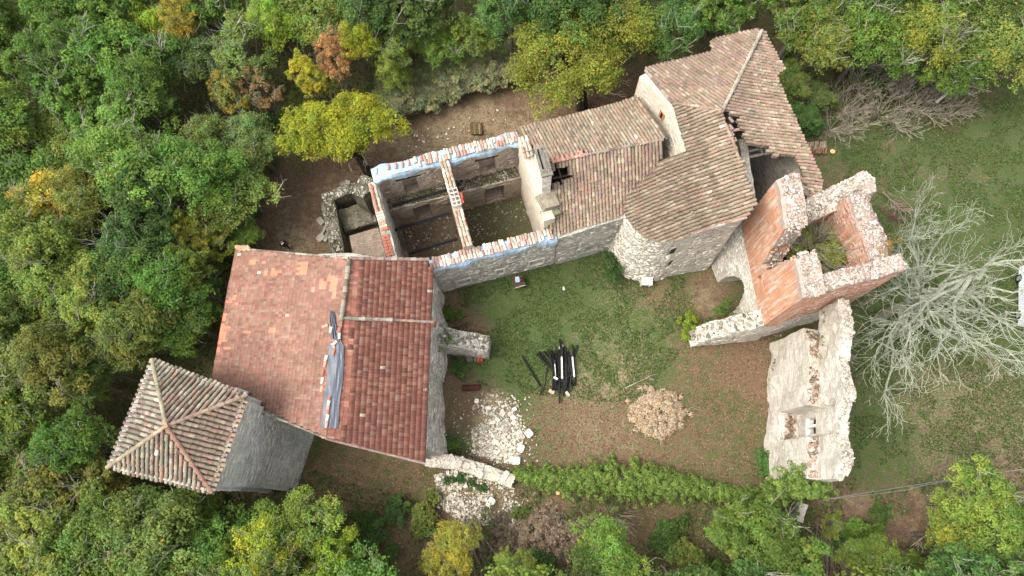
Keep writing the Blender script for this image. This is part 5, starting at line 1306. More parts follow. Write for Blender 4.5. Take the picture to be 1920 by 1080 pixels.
N_TREES = [
    (672, 75, 7, 1.5, 'yellow', 'bright yellow crown on a thin bare trunk at the edge of the rear wood', 0),
    (575, 135, 6, 1.5, 'yellow', 'lemon yellow round bush tree just above the big yellow tree', 1),
    (625, 100, 6.5, 1.7, 'brown', 'rust brown crown beside the bright yellow tree at the rear wood', 1),
    (600, 150, 5, 1.5, 'olive', 'small olive tree under the rust brown crown', 0),
    (425, 175, 6.5, 1.6, 'gold', 'small golden yellow crown beside a half bare russet tree', 1),
    (485, 165, 6.5, 1.7, 'brown', 'half bare russet tree with pinkish twigs left of the yellow trees', 1),
    (335, 40, 7, 2.0, 'gold', 'golden yellow crown in the green wood near the top edge of the photo', 0),
    (290, 45, 7, 1.9, 'yellowgreen', 'yellow green crown beside the golden crown near the top edge', 0),
    (510, 40, 7, 2.1, 'yellowgreen', 'yellowish mottled crown in the upper wood above the russet tree', 0),
    (440, 340, 6, 3.0, 'pale', 'large pale green tree with whitish twigs bordering the bare path', 0),
    (415, 395, 5, 2.2, 'pale', 'pale green tree just below the large pale one by the path', 0),
    (470, 262, 6, 2.4, 'grey', 'grey green tree tucked behind the big yellow tree', 0),
    (385, 270, 6.5, 2.4, 'olive', 'loose olive tree left of the pale green trees', 0),
    (100, 370, 8, 2.6, 'gold', 'greenish gold oak crown in the middle of the left wood', 2),
    (150, 375, 8, 2.3, 'olive', 'olive oak crown touching the greenish gold oak', 0),
    (350, 440, 6, 1.9, 'gold', 'yellow tinged bush tree above the corner of the red roof', 1),
    (400, 455, 4.5, 1.6, 'yellowgreen', 'yellow green bush hanging over the roof corner mortar', 1),
    (345, 600, 6, 2.2, 'mid', 'mid green oak between the red roof eave and the pyramid roofed tower', 3),
    (225, 618, 7, 2.4, 'olive', 'olive oak directly above the west slope of the pyramid roof', 1),
    (330, 520, 7, 2.3, 'bright', 'bright green oak beside the tall oak with white dead twigs', 6),
    (180, 690, 6, 2.0, 'mid', 'mid green crown against the northwest corner of the pyramid roof', 7),
    (250, 640, 5, 1.7, 'deep', 'deep green low crown just above the top corner of the pyramid roof', 2),
    (335, 640, 3.2, 1.3, 'mid', 'small mid green crown in the gap between the pyramid roof and the red hall', 5),
    (462, 442, 3, 1.2, 'bright', 'bright green low bush at the northwest corner of the red roof', 0),
    (385, 545, 4, 1.5, 'mid', 'mid green bush squeezed against the west eave of the red roof', 0),
    (295, 520, 8, 2.6, 'mid', 'tall mid green oak with white dead twigs left of the red roof', 0),
    (250, 610, 8, 2.4, 'olive', 'olive oak above the pyramid roofed tower', 0),
    (130, 830, 8, 2.4, 'mid', 'mid green oak touching the west corner of the pyramid roof', 0),
    (350, 975, 6, 1.8, 'bright', 'bright green oak below the south corner of the pyramid roof', 0),
    (560, 985, 6.5, 2.5, 'bright', 'bright green spreading oak with pale branches at the bottom left clearing', 3),
    (480, 1030, 7.5, 2.3, 'yellowgreen', 'lime yellow oak with orange leaf tips at the bottom edge', 2),
    (615, 1060, 7, 1.9, 'yellowgreen', 'lime yellow oak branches with a bare white twig at the bottom edge', 5),
    (840, 1040, 4.5, 1.9, 'gold', 'mustard yellow round shrub tree beside the grey brushwood fan', 3),
    (1140, 1040, 6, 2.2, 'bright', 'bright green tree at the bottom middle beside the dry brown shrub', 0),
    (970, 1062, 4, 1.3, 'pale', 'pale green shrub tree left of the bright bottom tree', 4),
    (1450, 1040, 6, 3.2, 'mid', 'large mid green oak with bare white branch tips at the bottom edge', 1),
    (1390, 1000, 4.5, 1.6, 'bright', 'bright green crown edge meeting the ivy wall at the bottom', 4),
    (1850, 945, 6.5, 2.5, 'bright', 'fresh green tree under the overhead cables at the lower right', 3),
    (1800, 1010, 5.5, 2.2, 'bright', 'fresh green lower tree beside the one under the cables', 2),
    (1905, 1000, 6, 2.2, 'mid', 'mid green tree at the bottom right corner of the field', 1),
    (1620, 1040, 3.5, 1.4, 'bright', 'bright green shrub at the bottom edge right of the brush fan', 4),
    (1700, 1075, 4, 1.9, 'bright', 'low bright green shrub tree on the bottom edge between two gaps', 4),
    (1560, 985, 2.2, .9, 'bright', 'small bright green bush beside the brushwood fan', 5),
    (1640, 60, 7, 3.0, 'mid', 'broad mid green tree behind the high house roof tip', 2),
    (1540, 70, 7, 2.4, 'olive', 'olive tree with pale twigs just beyond the high house roof', 0),
    (1730, 60, 7.5, 2.8, 'bright', 'bright green full crown with a few yellow leaves at the top right', 2),
    (1880, 90, 7, 3.0, 'olive', 'large olive green crown at the upper right corner above the lawn', 2),
    (1900, 20, 7, 2.6, 'olive', 'olive crown filling the top right corner', 4),
    (1800, 130, 6, 2.2, 'mid', 'mid green crown hanging above the bare grey thicket', 4),
    (1490, 150, 3.5, 1.5, 'olive', 'low olive green shrub at the east eave of the high house', 3),
    (1270, 40, 7, 2.4, 'deep', 'deep green tree between the mottled walnut tree and the high house', 2),
    (1350, 10, 7, 2.4, 'mid', 'mid green tree at the top edge above the high house', 1),
    (1500, 215, 2.6, 1.4, 'deep', 'dense dark shrub beside the east eave of the high house', 7),
    (1535, 175, 2.5, 1.3, 'grey', 'grey green shrub under the olive tree by the high house', 3),
    (735, 105, 6, 1.5, 'bright', 'slender bright green sapling right of the thin yellow tree', 5),
    (738, 140, 4, 1.3, 'bright', 'low leafy green shrub behind the scrub hedge', 3),
    (815, 85, 4.5, 1.8, 'bright', 'bright green spreading shrub behind the grey scrub hedge', 2),
    (885, 62, 5, 1.9, 'mid', 'mid green shrub between the scrub hedge and the rear wood', 1),
]
for i, (u, v, z, R, c_, lb, vr) in enumerate(N_TREES):
    place_tree(u, v, z, R, c_, lb, variant=vr, pool=SPARSE if ('half bare' in lb or 'hanging over' in lb or 'squeezed' in lb) else VAR)
# ---- forest fill
F1 = [(-420, -330), (2450, -330), (2450, 40), (1900, 30), (1700, 20), (1500, 20), (1420, -10), (1330, 5), (1250, 40), (1000, 30), (900, 60), (850, 75), (700, 60), (560, 60), (520, 130), (470, 200), (370, 310), (300, 400), (330, 480), (335, 580), (255, 625), (215, 640), (170, 700), (120, 800), (140, 880), (200, 920), (280, 965), (380, 1010), (420, 1060), (540, 1110), (760, 1130), (1560, 1120), (2000, 1100), (2450, 1060), (2450, 1700), (-700, 1700), (-420, 400)]
def zone_name(u, v):
    if v > 1080: return 'in the wood along the bottom edge'
    if u < 330 and v > 700: return 'in the wood around the pyramid roofed tower'
    if v < 130: return 'in the top left corner wood' if u < 400 else ('in the wood behind the roofless house' if u < 1000 else 'in the wood at the top right')
    if u < 180: return 'in the wood along the left edge'
    return 'in the wood between the path and the left edge'
cands = []
r = random.Random(12); stp = 90
hexr = 0
yy = -300
while yy < 1500:
    xx = -400 + (stp / 2 if hexr % 2 else 0)
    while xx < 2400:
        cands.append((xx + r.uniform(-26, 26), yy + r.uniform(-22, 22))); xx += stp
    yy += stp * .86; hexr += 1
ROWN = {}; FAR = []
for (u, v) in cands:
    if not pip(u, v, F1): continue
    if any(math.hypot(u - a, v - b) < 44 + c_ * .35 for a, b, c_ in TREES if True) and 0: continue
    if any(math.hypot(u - a, v - b) < 58 for a, b, c_ in TREES): continue
    n_ = float(vnoise(u / 170, v / 170, 3)); q = r.random()
    if not (-75 < u < 1995 and -70 < v < 1165): FAR.append((u, v)); continue
    if u < 260 and v > 500: opts = ['mid', 'mid', 'bright', 'olive', 'mid', 'pale']
    elif v < 160 and u > 600: opts = ['deep', 'mid', 'deep', 'dark', 'mid', 'bright']
    elif u < 300 and v < 330: opts = ['deep', 'mid', 'mid', 'bright', 'deep', 'olive']
    else: opts = ['mid', 'bright', 'mid', 'deep', 'olive', 'pale']
    c_ = opts[min(5, int((n_ * .6 + q * .4) * 6))]
    R = r.uniform(2.5, 3.5) if v > -60 else r.uniform(2.9, 3.7); size = 'large' if R > 3.0 else 'small'
    rk_ = round((v + 300) / 79); ROWN[rk_] = ROWN.get(rk_, 0) + 1
    place_tree(u, v, r.uniform(6.2, 8.6), R, c_, f"{size} {NAMEC[c_]} crown, {ordinal(ROWN[rk_])} from the left in forest row {rk_ + 1}" if 0 else f"{size} {NAMEC[c_]} crown, {ordinal(ROWN[rk_])} from left in the {ordinal(rk_ + 1)} tree row", f"{size} {NAMEC[c_]} crowns {zone_name(u, v)}")
# the same wood beyond the frame, as one mass
_fr = np.random.default_rng(5); T_, M_, K_ = [], [], []
for (u, v) in FAR:
    z_ = _fr.uniform(6, 8.4); p = G(u, v, z_ * .9); R_ = _fr.uniform(2.6, 3.5); n_ = 2300
    lob = _fr.normal(size=(26, 3)); lob /= np.linalg.norm(lob, axis=1)[:, None]; lob[:, 2] = np.abs(lob[:, 2]); vv = _fr.normal(size=(n_, 3)); vv /= np.linalg.norm(vv, axis=1)[:, None]
    li = _fr.integers(0, 26, n_); q_ = lob[li] * R_ * .72 * np.array([1, 1, .6]) + vv * R_ * .3 + np.array([p[0], p[1], z_ * .78]); T_.append(q_)
    M_.append(face_rots(vv + [0, 0, .8], _fr) * _fr.uniform(.12, .27, n_)[:, None, None]); c_ = np.array(GR[['mid', 'deep', 'bright', 'olive', 'pale'][_fr.integers(5)]]); K_.append(c_ * _fr.uniform(.7, 1.3, n_)[:, None] * (.75 + .5 * _fr.random(26))[li][:, None])
if T_:
    o = link(bpy.data.objects.new('woodland', batch_mesh('woodland', LEAF_V, LEAF_F, np.concatenate(M_), np.concatenate(T_), np.concatenate(K_), M_LEAF))); o['kind'] = 'stuff'
# darker undergrowth between the trunks
und = []
r = random.Random(77)
U_V = []
for i in range(2):
    me, LC, LR = crown_mesh('foliage', 260 + i, R=1.6, zc=.7, squash=.45, nl=34, per=90, leaf=.17); U_V.append(me)
UND_P = [(505, 300), (470, 400), (450, 470), (390, 600), (350, 640), (330, 560), (300, 640), (410, 500), (520, 230), (560, 200), (700, 180), (720, 120), (760, 100), (840, 60), (920, 60), (960, 40), (1230, 90), (1300, 60), (1480, 130), (1520, 240), (1560, 190), (1640, 150), (1720, 140), (1850, 150), (1580, 130),
         (300, 940), (400, 950), (680, 970), (700, 1000), (745, 960), (730, 1040), (660, 1070), (800, 965), (1010, 1070), (1250, 1000), (1290, 1050), (1500, 1070), (1600, 1000), (1650, 960), (1640, 1075), (1780, 1060), (840, 830), (845, 590), (860, 690), (1580, 1010), (925, 1045), (1340, 1075)]
for (u, v) in UND_P:
    p = G(u, v, .3); c_ = r.choice(['deep', 'dark', 'mid', 'olive']); k = r.uniform(.45, .95)
    if (820 < u < 880 and v < 860): k = .5
    lb = zone_name(u, v).replace('wood', 'undergrowth') if not (800 < u < 900 and 500 < v < 880) else 'at the foot of the red hall on the courtyard side'
    if 560 < v <= 1080 and u > 640 and u < 1000 and v > 900: lb = 'on the bare ground south of the ruin'
    elif v > 940 and u >= 1000: lb = 'on the litter below the ivy wall'
    elif 480 < u < 1000 and v < 250: lb = 'at the rear wood edge behind the yellow trees'
    elif u > 1200 and v < 260: lb = 'around the high house and the bare thicket'
    o = link(bpy.data.objects.new('undergrowth_bush', U_V[r.randrange(2)])); o.location = (p[0], p[1], 0); o.scale = (k, k, k); o.rotation_euler = (0, 0, r.uniform(0, 6)); g_ = GR[c_]; o.color = (g_[0], g_[1], g_[2], 1)
    tag(o, f'low {NAMEC[c_]} bush {lb}', 'bush', f'{NAMEC[c_]} undergrowth bushes {lb}')

# ---- two notable trees by the ruin
def special(name, label, base, ctr, R, zc, squash, c_, seed, nl, per, leaf, trunk_r, limbs, col, warm=0.0, ys=1.0):
    t_ = thing(name, label, 'tree', (base[0], base[1], 0)); sk = (ctr[0] - base[0], ctr[1] - base[1])
    me, LC, LR = crown_mesh('crown', seed, R, zc, squash, nl, per, leaf, (.12, .2), .45, warm=warm, skew=sk, ys=ys)
    cr = link(bpy.data.objects.new('crown', me), t_); cr.color = (*c_, 1)
    r = random.Random(seed); mb = MB(); f = Vector((sk[0] * .45, sk[1] * .45, zc * .5))
    mb.tube([Vector((0, 0, -.2)), f * .5 + Vector((0, 0, .1)), f], [trunk_r * 1.3, trunk_r, trunk_r * .85], 9, col)
    for i in range(limbs):
        a = i / limbs * 6.28 + r.uniform(-.3, .3); e = Vector((sk[0] + math.cos(a) * R * .6, sk[1] + math.sin(a) * R * .6, zc + R * squash * .15))
        m_ = f.lerp(e, .5) + Vector((0, 0, -.3)); mb.tube([f, m_, e], [trunk_r * .6, trunk_r * .38, trunk_r * .15], 6, col, cap=False)
        for q in range(3): branch_tubes(mb, m_.lerp(e, q / 3), (math.cos(a) + r.uniform(-.7, .7), math.sin(a) + r.uniform(-.7, .7), .4), 1.2, .05, 2, r, col=C(112, 104, 88), wander=.2, up=.5)
    mb.build('trunk', M_BARK, t_, world_space=False); return t_
special('tree', 'rounded golden green tree with a dark leaning trunk by the roofless house', G(692, 326, 0), G(632, 236, 5.4), 4.3, 5.0, .36, (.29, .32, .022), 403, 190, 170, .15, .3, 8, C(70, 62, 50), ys=.66)
special('tree', 'large mottled green and orange tree with a forked dark trunk behind the tiled range', G(1092, 204, 0), G(1085, 88, 6.2), 5.5, 6.0, .40, (.20, .255, .035), 402, 230, 180, .15, .38, 9, C(62, 54, 46), warm=.22, ys=.86)

# ---- grey green scrub hedge behind the roofless house
r = random.Random(31)
SC = []
for i in range(3):
    me, LC, LR = crown_mesh('foliage', 280 + i, R=1.1, zc=1.1, squash=.8, nl=34, per=110, leaf=.12, lobe=(.2, .32)); mb = MB()
    for q in range(26): branch_tubes(mb, (r.uniform(-.6, .6), r.uniform(-.6, .6), 0), (r.uniform(-.4, .4), r.uniform(-.4, .4), 1), 1.5, .022, 1, r, col=C(160, 152, 130), wander=.15)
    SC.append((me, mb.mesh('stems', M_BARK)))
for k in range(34):
    f = k / 33; u = 725 + (965 - 725) * f; v = 200 - 75 * f
    for q in range(2):
        uu, vv = u + r.uniform(-12, 12), v + (q * 26 - 16) + r.uniform(-8, 8); p = G(uu, vv, .6); t_ = thing('scrub_shrub', f"{'greyish' if q else 'greener'} upright shrub, {ordinal(k + 1)} from the left in the {'front' if q else 'rear'} row of the scrub hedge", 'shrub', (p[0], p[1], 0), 'shrubs of the scrub hedge', r.uniform(0, 6)); i = r.randrange(3)
        s_ = r.uniform(.8, 1.15); t_.scale = (s_, s_, s_)
        fo = link(bpy.data.objects.new('foliage', SC[i][0]), t_); g_ = (.32, .35, .16) if q else (.29, .36, .11); fo.color = (*g_, 1); link(bpy.data.objects.new('stems', SC[i][1]), t_)

# ---- bare grey thicket and the dead leaning tree at the lawn edge
r = random.Random(32); BB = []
for i in range(3):
    mb = MB()
    for q in range(22):
        a = r.uniform(0, 6.28); branch_tubes(mb, (0, 0, 0), (math.cos(a) * 1.1, math.sin(a) * 1.1, r.uniform(.5, 1.4)), r.uniform(.8, 1.3), .032, 3, r, spread=.55, col=C(176, 166, 146), wander=.3, min_r=.012)
    BB.append(mb.mesh('branches', M_LICHENBARK))
for k, (u, v, s_) in enumerate(((1585, 205, 1.0), (1620, 170, 1.1), (1660, 150, 1.1), (1600, 240, .9), (1650, 215, 1.0), (1700, 190, 1.1), (1740, 205, 1.0), (1710, 150, 1.0), (1770, 170, 1.0), (1560, 240, .8), (1690, 235, .8), (1790, 210, .8))):
    p = G(u, v, .4); o = link(bpy.data.objects.new('bare_shrub', BB[k % 3])); o.location = (p[0], p[1], 0); o.scale = (s_,) * 3; o.rotation_euler = (0, 0, r.uniform(0, 6)); tag(o, f'bare grey tangled shrub in the thicket, {ordinal(1 + sorted([1585, 1620, 1660, 1600, 1650, 1700, 1740, 1710, 1770, 1560, 1690, 1790]).index(u))} from the roof side', 'shrub', 'bare shrubs of the grey thicket')
def litter_branch(label, u0, v0, u1, v1, rad, depth, seed, col=C(176, 168, 150), z=.1, cat='branch', name='fallen_branch', z1=None, spread=.5):
    r = random.Random(seed); a = G(u0, v0, z); b = G(u1, v1, z1 if z1 is not None else z); mb = MB(); d = Vector([float(c) for c in b - a])
    mb.tube([Vector([float(c) for c in a]), Vector([float(c) for c in lerp(a, b, .5)]) + Vector((0, 0, .05)), Vector([float(c) for c in b])], [rad, rad * .75, rad * .35], 6, col)
    for q in range(depth * 4):
        f = r.uniform(.3, 1); branch_tubes(mb, [float(c) for c in lerp(a, b, f)], d.normalized() + Vector((r.uniform(-.7, .7), r.uniform(-.7, .7), r.uniform(0, .3))), d.length * .25, rad * .35, depth, r, spread=spread, up=.02, col=col, min_r=.012)
    o = mb.build(name, M_LICHENBARK, None); tag(o, label, cat); return o
litter_branch('pale dead tree leaning out of the thicket over the lawn', 1755, 192, 1842, 118, .12, 3, 51, C(206, 202, 186), z=1.5, z1=4.5, cat='dead tree', name='dead_tree')
litter_branch('thin grey branch lying on the courtyard grass', 1172, 728, 1218, 706, .045, 1, 52)
litter_branch('long grey pole lying beside the outer rubble', 850, 985, 760, 980, .05, 1, 53, C(150, 142, 124))
litter_branch('second grey pole lying under the first beside the outer rubble', 850, 978, 745, 990, .035, 1, 54, C(134, 122, 106))
litter_branch('crooked twig lying on the litter at the lower right clearing', 1740, 1000, 1700, 1030, .05, 2, 55, C(196, 184, 160))
litter_branch('bare branch heap beside the east side of the brick tower', 1655, 360, 1690, 395, .06, 3, 56, C(150, 130, 116), z=.4)
litter_branch('reddish dead branches at the tower foot near the lawn', 1645, 385, 1680, 410, .05, 3, 57, C(110, 80, 70), z=.4)

# ---- lichened bare tree at the east
r = random.Random(90); tb = G(1648, 596, 0)
dt_ = thing('bare_tree', 'big bare tree covered in pale grey green lichen leaning over the field', 'tree', (tb[0], tb[1], 0))
LC_ = C(180, 184, 162, .62)
mb = MB(); TR_ = [Vector((0, 0, -.2)), Vector((.35, .25, 1.8)), Vector((1.1, .5, 3.6)), Vector((2.0, .7, 5.2)), Vector((2.9, 1.1, 6.6))]; mb.tube(TR_, [.36, .3, .25, .2, .14], 9, C(150, 150, 128)); mb.build('trunk', M_LICHENBARK, dt_, world_space=False)
tips = [(1830, 470, 9), (1760, 420, 9.5), (1700, 470, 8.5), (1880, 560, 9), (1850, 640, 8.5), (1790, 700, 8), (1720, 720, 7.5), (1650, 690, 6.5), (1720, 640, 9), (1800, 590, 10), (1900, 480, 9), (1700, 540, 9), (1960, 620, 8.5), (1840, 400, 8.5), (1910, 700, 8), (1990, 540, 9), (2010, 440, 9), (1980, 700, 8), (1660, 640, 7), (1700, 790, 6.5), (1760, 370, 8), (1930, 620, 9.5)]
nbr = 0
for i, (u, v, z) in enumerate(tips):
    e = G(u - (42 if u < 1900 else 0), v, z) - np.array([tb[0], tb[1], 0]); ft_ = r.uniform(.9, 3.9); s_ = TR_[int(ft_)].lerp(TR_[int(ft_) + 1], ft_ % 1); e = Vector([float(c) for c in e]); v_ = e - s_; L = v_.length
    mb = MB(); pts = [s_]; 
    for q in range(1, 6): pts.append(s_ + v_ * (q / 5 * .72) + Vector((r.uniform(-.35, .35), r.uniform(-.35, .35), -.5 * math.sin(q / 5 * 3.1) + r.uniform(-.2, .2))))
    rad = [.16, .135, .105, .08, .06, .045]; mb.tube(pts, rad, 6, LC_, cap=False)
    for q in range(2, 6):
        for _ in range(2 if q < 5 else 3):
            d = (v_.normalized() + Vector((r.uniform(-.9, .9), r.uniform(-.9, .9), r.uniform(-.3, .4)))); branch_tubes(mb, pts[q], d, 1.25, rad[q] * .6, 4, r, spread=.75, up=.05, col=LC_, seg=3, shrink=.76, nchild=(1, 2), wander=.36, min_r=.011)
    for _ in range(2): branch_tubes(mb, pts[5], v_.normalized() + Vector((r.uniform(-.6, .6), r.uniform(-.6, .6), 0)), 1.1, .05, 4, r, spread=.75, up=.0, col=LC_, shrink=.76, nchild=(2, 2), wander=.36, min_r=.011)
    mb.build('limb', M_LICHENBARK, dt_, world_space=False)

# ---- leafy plants as leaf scatters
def leaf_cloud(name, pts, nrm, leaf, colr, parent=None, seed=1, mat=None, grp=0):
    r = np.random.default_rng(seed); pts = np.asarray(pts, float); n = len(pts); nn = np.asarray(nrm, float) + r.normal(0, .4, (n, 3)); M = face_rots(nn, r) * (leaf * r.uniform(.6, 1.35, n))[:, None, None]
    b = r.uniform(.65, 1.35, n); h = r.normal(0, .12, n)
    if grp: b = b * np.repeat(r.uniform(.78, 1.2, n // grp + 1), grp)[:n]; h = h + np.repeat(r.normal(-.03, .05, n // grp + 1), grp)[:n]
    cols = np.stack([b * (1 + h), b, b * (1 - h * .5)], -1)
    o = link(bpy.data.objects.new(name, batch_mesh(name, LEAF_V, LEAF_F, M, pts, cols, M_LEAF)), parent); o.color = (*colr, 1)
    if parent is not None and parent.type == 'EMPTY': o.matrix_basis = parent_inv(parent)
    return o
def mounds(pts2, n_lobe, R, per, seed, zbase):
    """leaf positions over rounded clumps: pts2 centre list [(x, y, z)]"""
    r = np.random.default_rng(seed); P_, N_ = [], []
    for (x, y, z) in pts2:
        v = r.normal(size=(per, 3)); v /= np.linalg.norm(v, axis=1)[:, None]; v[:, 2] = np.abs(v[:, 2]); rr_ = R * r.uniform(.75, 1.1, per)
        P_.append(np.array([x, y, z]) + v * rr_[:, None] * np.array([1, 1, .8])); N_.append(v + np.array([0, 0, .4]))
    return np.concatenate(P_), np.concatenate(N_)
leaf_cloud('ledge_moss', LEDGE_MOSS, np.tile([0, 0, 1.0], (len(LEDGE_MOSS), 1)), .12, (.10, .105, .05), rh, 66)['kind'] = 'stuff'
iv = thing('ivy_wall', 'long garden wall buried under bright green leafy creeper along the courtyard south side', 'hedge', (6, 1, 0))
path = [(968, 886, .9, .5), (1010, 896, 1.0, .75), (1060, 900, 1.0, 1.0), (1110, 898, 1.3, 1.35), (1170, 900, 1.8, 1.8), (1230, 905, 1.8, 1.6), (1290, 912, 1.5, 1.2), (1340, 920, 1.3, .7), (1390, 930, 1.4, .8), (1420, 945, 1.8, 1.3), (1470, 930, 2.4, 1.5), (1500, 905, 3.0, 1.1), (1535, 920, 2.2, .9)]
r = random.Random(61); cl = []
for i in range(len(path) - 1):
    u0, v0, z0_, w0 = path[i]; u1, v1, z1_, w1 = path[i + 1]; n_ = int(math.hypot(u1 - u0, v1 - v0) * (.9 + .4 * w0))
    for q in range(n_):
        f = q / n_; w_ = (w0 * (1 - f) + w1 * f) * .76 * (.7 + .6 * float(fbm(u0 * .02 + q * .12, 3, 4))); z = z0_ * (1 - f) + z1_ * f
        t_ = r.uniform(-1, 1); p = G(u0 * (1 - f) + u1 * f + r.uniform(-6, 6), v0 * (1 - f) + v1 * f, z); cl.append((p[0], p[1] + t_ * w_ * (.62 + .3 * r.random()), z * (1 - .55 * t_ * t_) + r.uniform(-.15, .2)))
        if r.random() < .6: cl.append((p[0] + r.uniform(-.3, .3), p[1] + t_ * w_ * r.uniform(.9, 1.35), z * r.uniform(.1, .45)))
for _ in range(150): cl.append(tuple(G(r.gauss(1497, 22), r.gauss(902, 15), r.uniform(2.5, 6.2))))
for _ in range(60): cl.append(tuple(G(r.gauss(1530, 14), r.gauss(915, 9), r.uniform(1.5, 6.5))))
Pp, Nn = mounds(cl, 1, .2, 44, 5, 0)
leaf_cloud('creeper', Pp, Nn, .12, (.195, .275, .055), iv, 6, grp=44)['kind'] = 'stuff'
for i in range(len(path) - 3):
    a, b = G(path[i][0], path[i][1], .8), G(path[i + 1][0], path[i + 1][1], .8)
    if i > 0: cellwall('wall', iv, M_DARKST, a, b, .6, -.1, lambda s, t: .8, ds=.5, dz=.5, jit=.04, seed=400 + i)
pl = []; r = random.Random(62)
for _ in range(34): pl.append(tuple(G(1440 + r.uniform(-16, 16), 868 + r.uniform(-22, 22), .4)))
Pp, Nn = mounds(pl, 1, .3, 60, 7, 0); tag(leaf_cloud('creeper_bush', Pp, Nn, .15, (.09, .19, .04), None, 8), 'dark green creeper bush at the foot of the window wall', 'bush')
# bush growing inside the brick tower
tbz = thing('tower_bush', 'twiggy green bush growing inside the broken brick tower', 'bush', (17.4, 13.6, 5.5)); r = random.Random(63)
mb = MB(); cl = []
for (u, v, n_) in ((1510, 470, 26), (1545, 440, 22), (1550, 490, 24), (1500, 430, 12)):
    b0 = G(1520, 465, 6.2)
    for q in range(n_):
        a = r.uniform(0, 6.28); e = G(u + r.uniform(-34, 34), v + r.uniform(-26, 26), 8.8 + r.uniform(-1.2, .8)); d = Vector([float(c) for c in e - b0]); branch_tubes(mb, [float(c) for c in b0], d, d.length * .7, .03, 2, r, spread=.35, col=C(170, 166, 146), wander=.1, min_r=.012)
mb.build('stems', M_BARK, tbz)
for (u, v, su, sv, z, n_) in ((1560, 478, 26, 18, 8.4, 90), (1500, 450, 22, 18, 7.9, 60), (1575, 455, 20, 30, 8.0, 60), (1545, 505, 24, 9, 7.8, 44), (1520, 420, 30, 10, 7.0, 30), (1480, 470, 10, 12, 7.2, 16)):
    for _ in range(n_): cl.append(tuple(G(u + r.gauss(0, su * .5), v + r.gauss(0, sv * .5), z + r.uniform(-.5, .4))))
Pp, Nn = mounds(cl, 1, .27, 90, 9, 0); leaf_cloud('foliage', Pp, Nn, .13, (.25, .29, .06), tbz, 10)
def small_plant(label, spots, rad, per, leaf, colr, z, seed, cat='bush', name='plant'):
    r = random.Random(seed); cl = []
    for (u, v, su, sv, n_) in spots:
        for _ in range(n_): cl.append(tuple(G(u + r.gauss(0, su * .5), v + r.gauss(0, sv * .5), z * r.uniform(.3, 1.1))))
    Pp, Nn = mounds(cl, 1, rad, per, seed, 0); return tag(leaf_cloud(name, Pp, Nn, leaf, colr, None, seed), label, cat)
small_plant('dark green shrub growing against the foot of the round tower', [(1150, 505, 18, 26, 40), (1145, 490, 20, 12, 16)], .26, 70, .11, (.07, .13, .035), 1.6, 71, name='shrub')
small_plant('yellow green sapling at the end of the wing wall', [(1295, 597, 16, 16, 26), (1285, 625, 9, 10, 12)], .2, 42, .12, (.22, .30, .03), 1.0, 72, name='sapling')
small_plant('green and russet climber on the pale wall under the brick tower', [(1352, 580, 14, 12, 22), (1362, 568, 6, 10, 8), (1375, 595, 8, 8, 10)], .2, 36, .11, (.11, .18, .035), 3.2, 73, 'climber', 'climber')
small_plant('mossy weeds on top of the grey buttress stub', [(828, 632, 12, 14, 24), (850, 640, 18, 8, 12)], .18, 30, .1, (.13, .21, .03), 3.3, 74, 'weeds', 'weeds')
small_plant('yellow flowering weeds at the foot of the window wall', [(1462, 740, 8, 12, 16), (1455, 715, 8, 14, 14)], .2, 34, .1, (.24, .24, .03), .6, 75, 'weeds', 'weeds')
small_plant('green weeds along the base of the brick tower south face', [(1540, 578, 26, 6, 22), (1580, 572, 16, 8, 18), (1470, 600, 30, 6, 10)], .24, 34, .11, (.13, .19, .03), .5, 76, 'weeds', 'weeds')
small_plant('grey green weeds at the arch foot beside the wing wall', [(1330, 605, 16, 8, 18)], .18, 30, .1, (.14, .19, .06), .4, 77, 'weeds', 'weeds')
small_plant('green weeds among the stones under the low wall', [(858, 895, 14, 12, 20), (885, 905, 8, 10, 12), (905, 915, 12, 8, 10), (840, 900, 8, 6, 8)], .16, 40, .1, (.06, .14, .035), .2, 78, 'weeds', 'weeds')
small_plant('green weeds on the outer edge of the rubble spill', [(965, 960, 10, 20, 16), (985, 960, 12, 12, 8)], .22, 30, .1, (.12, .18, .035), .4, 79, 'weeds', 'weeds')
small_plant('shrubby weeds between the hall wall and the rubble heap', [(835, 825, 18, 18, 26), (858, 845, 14, 10, 12)], .26, 40, .1, (.085, .13, .035), .6, 80, 'weeds', 'weeds')
small_plant('dry tufts and weeds growing along the ledge of the window wall', [(1540, 640, 8, 24, 20), (1536, 720, 8, 20, 12), (1548, 600, 10, 12, 14)], .16, 24, .1, (.20, .22, .07), 6.2, 82, 'weeds', 'weeds')
small_plant('brown bramble clump at the north foot of the window wall', [(1500, 612, 22, 12, 30), (1460, 700, 8, 24, 18), (1540, 600, 10, 10, 14)], .22, 34, .11, (.17, .15, .06), .7, 83, 'bush', 'bramble')
small_plant('orange leaved sprig overhanging the east corner of the brick tower', [(1670, 455, 10, 14, 14), (1650, 470, 14, 8, 10)], .18, 26, .1, (.42, .26, .08), 10.6, 81, 'weeds', 'sprig')
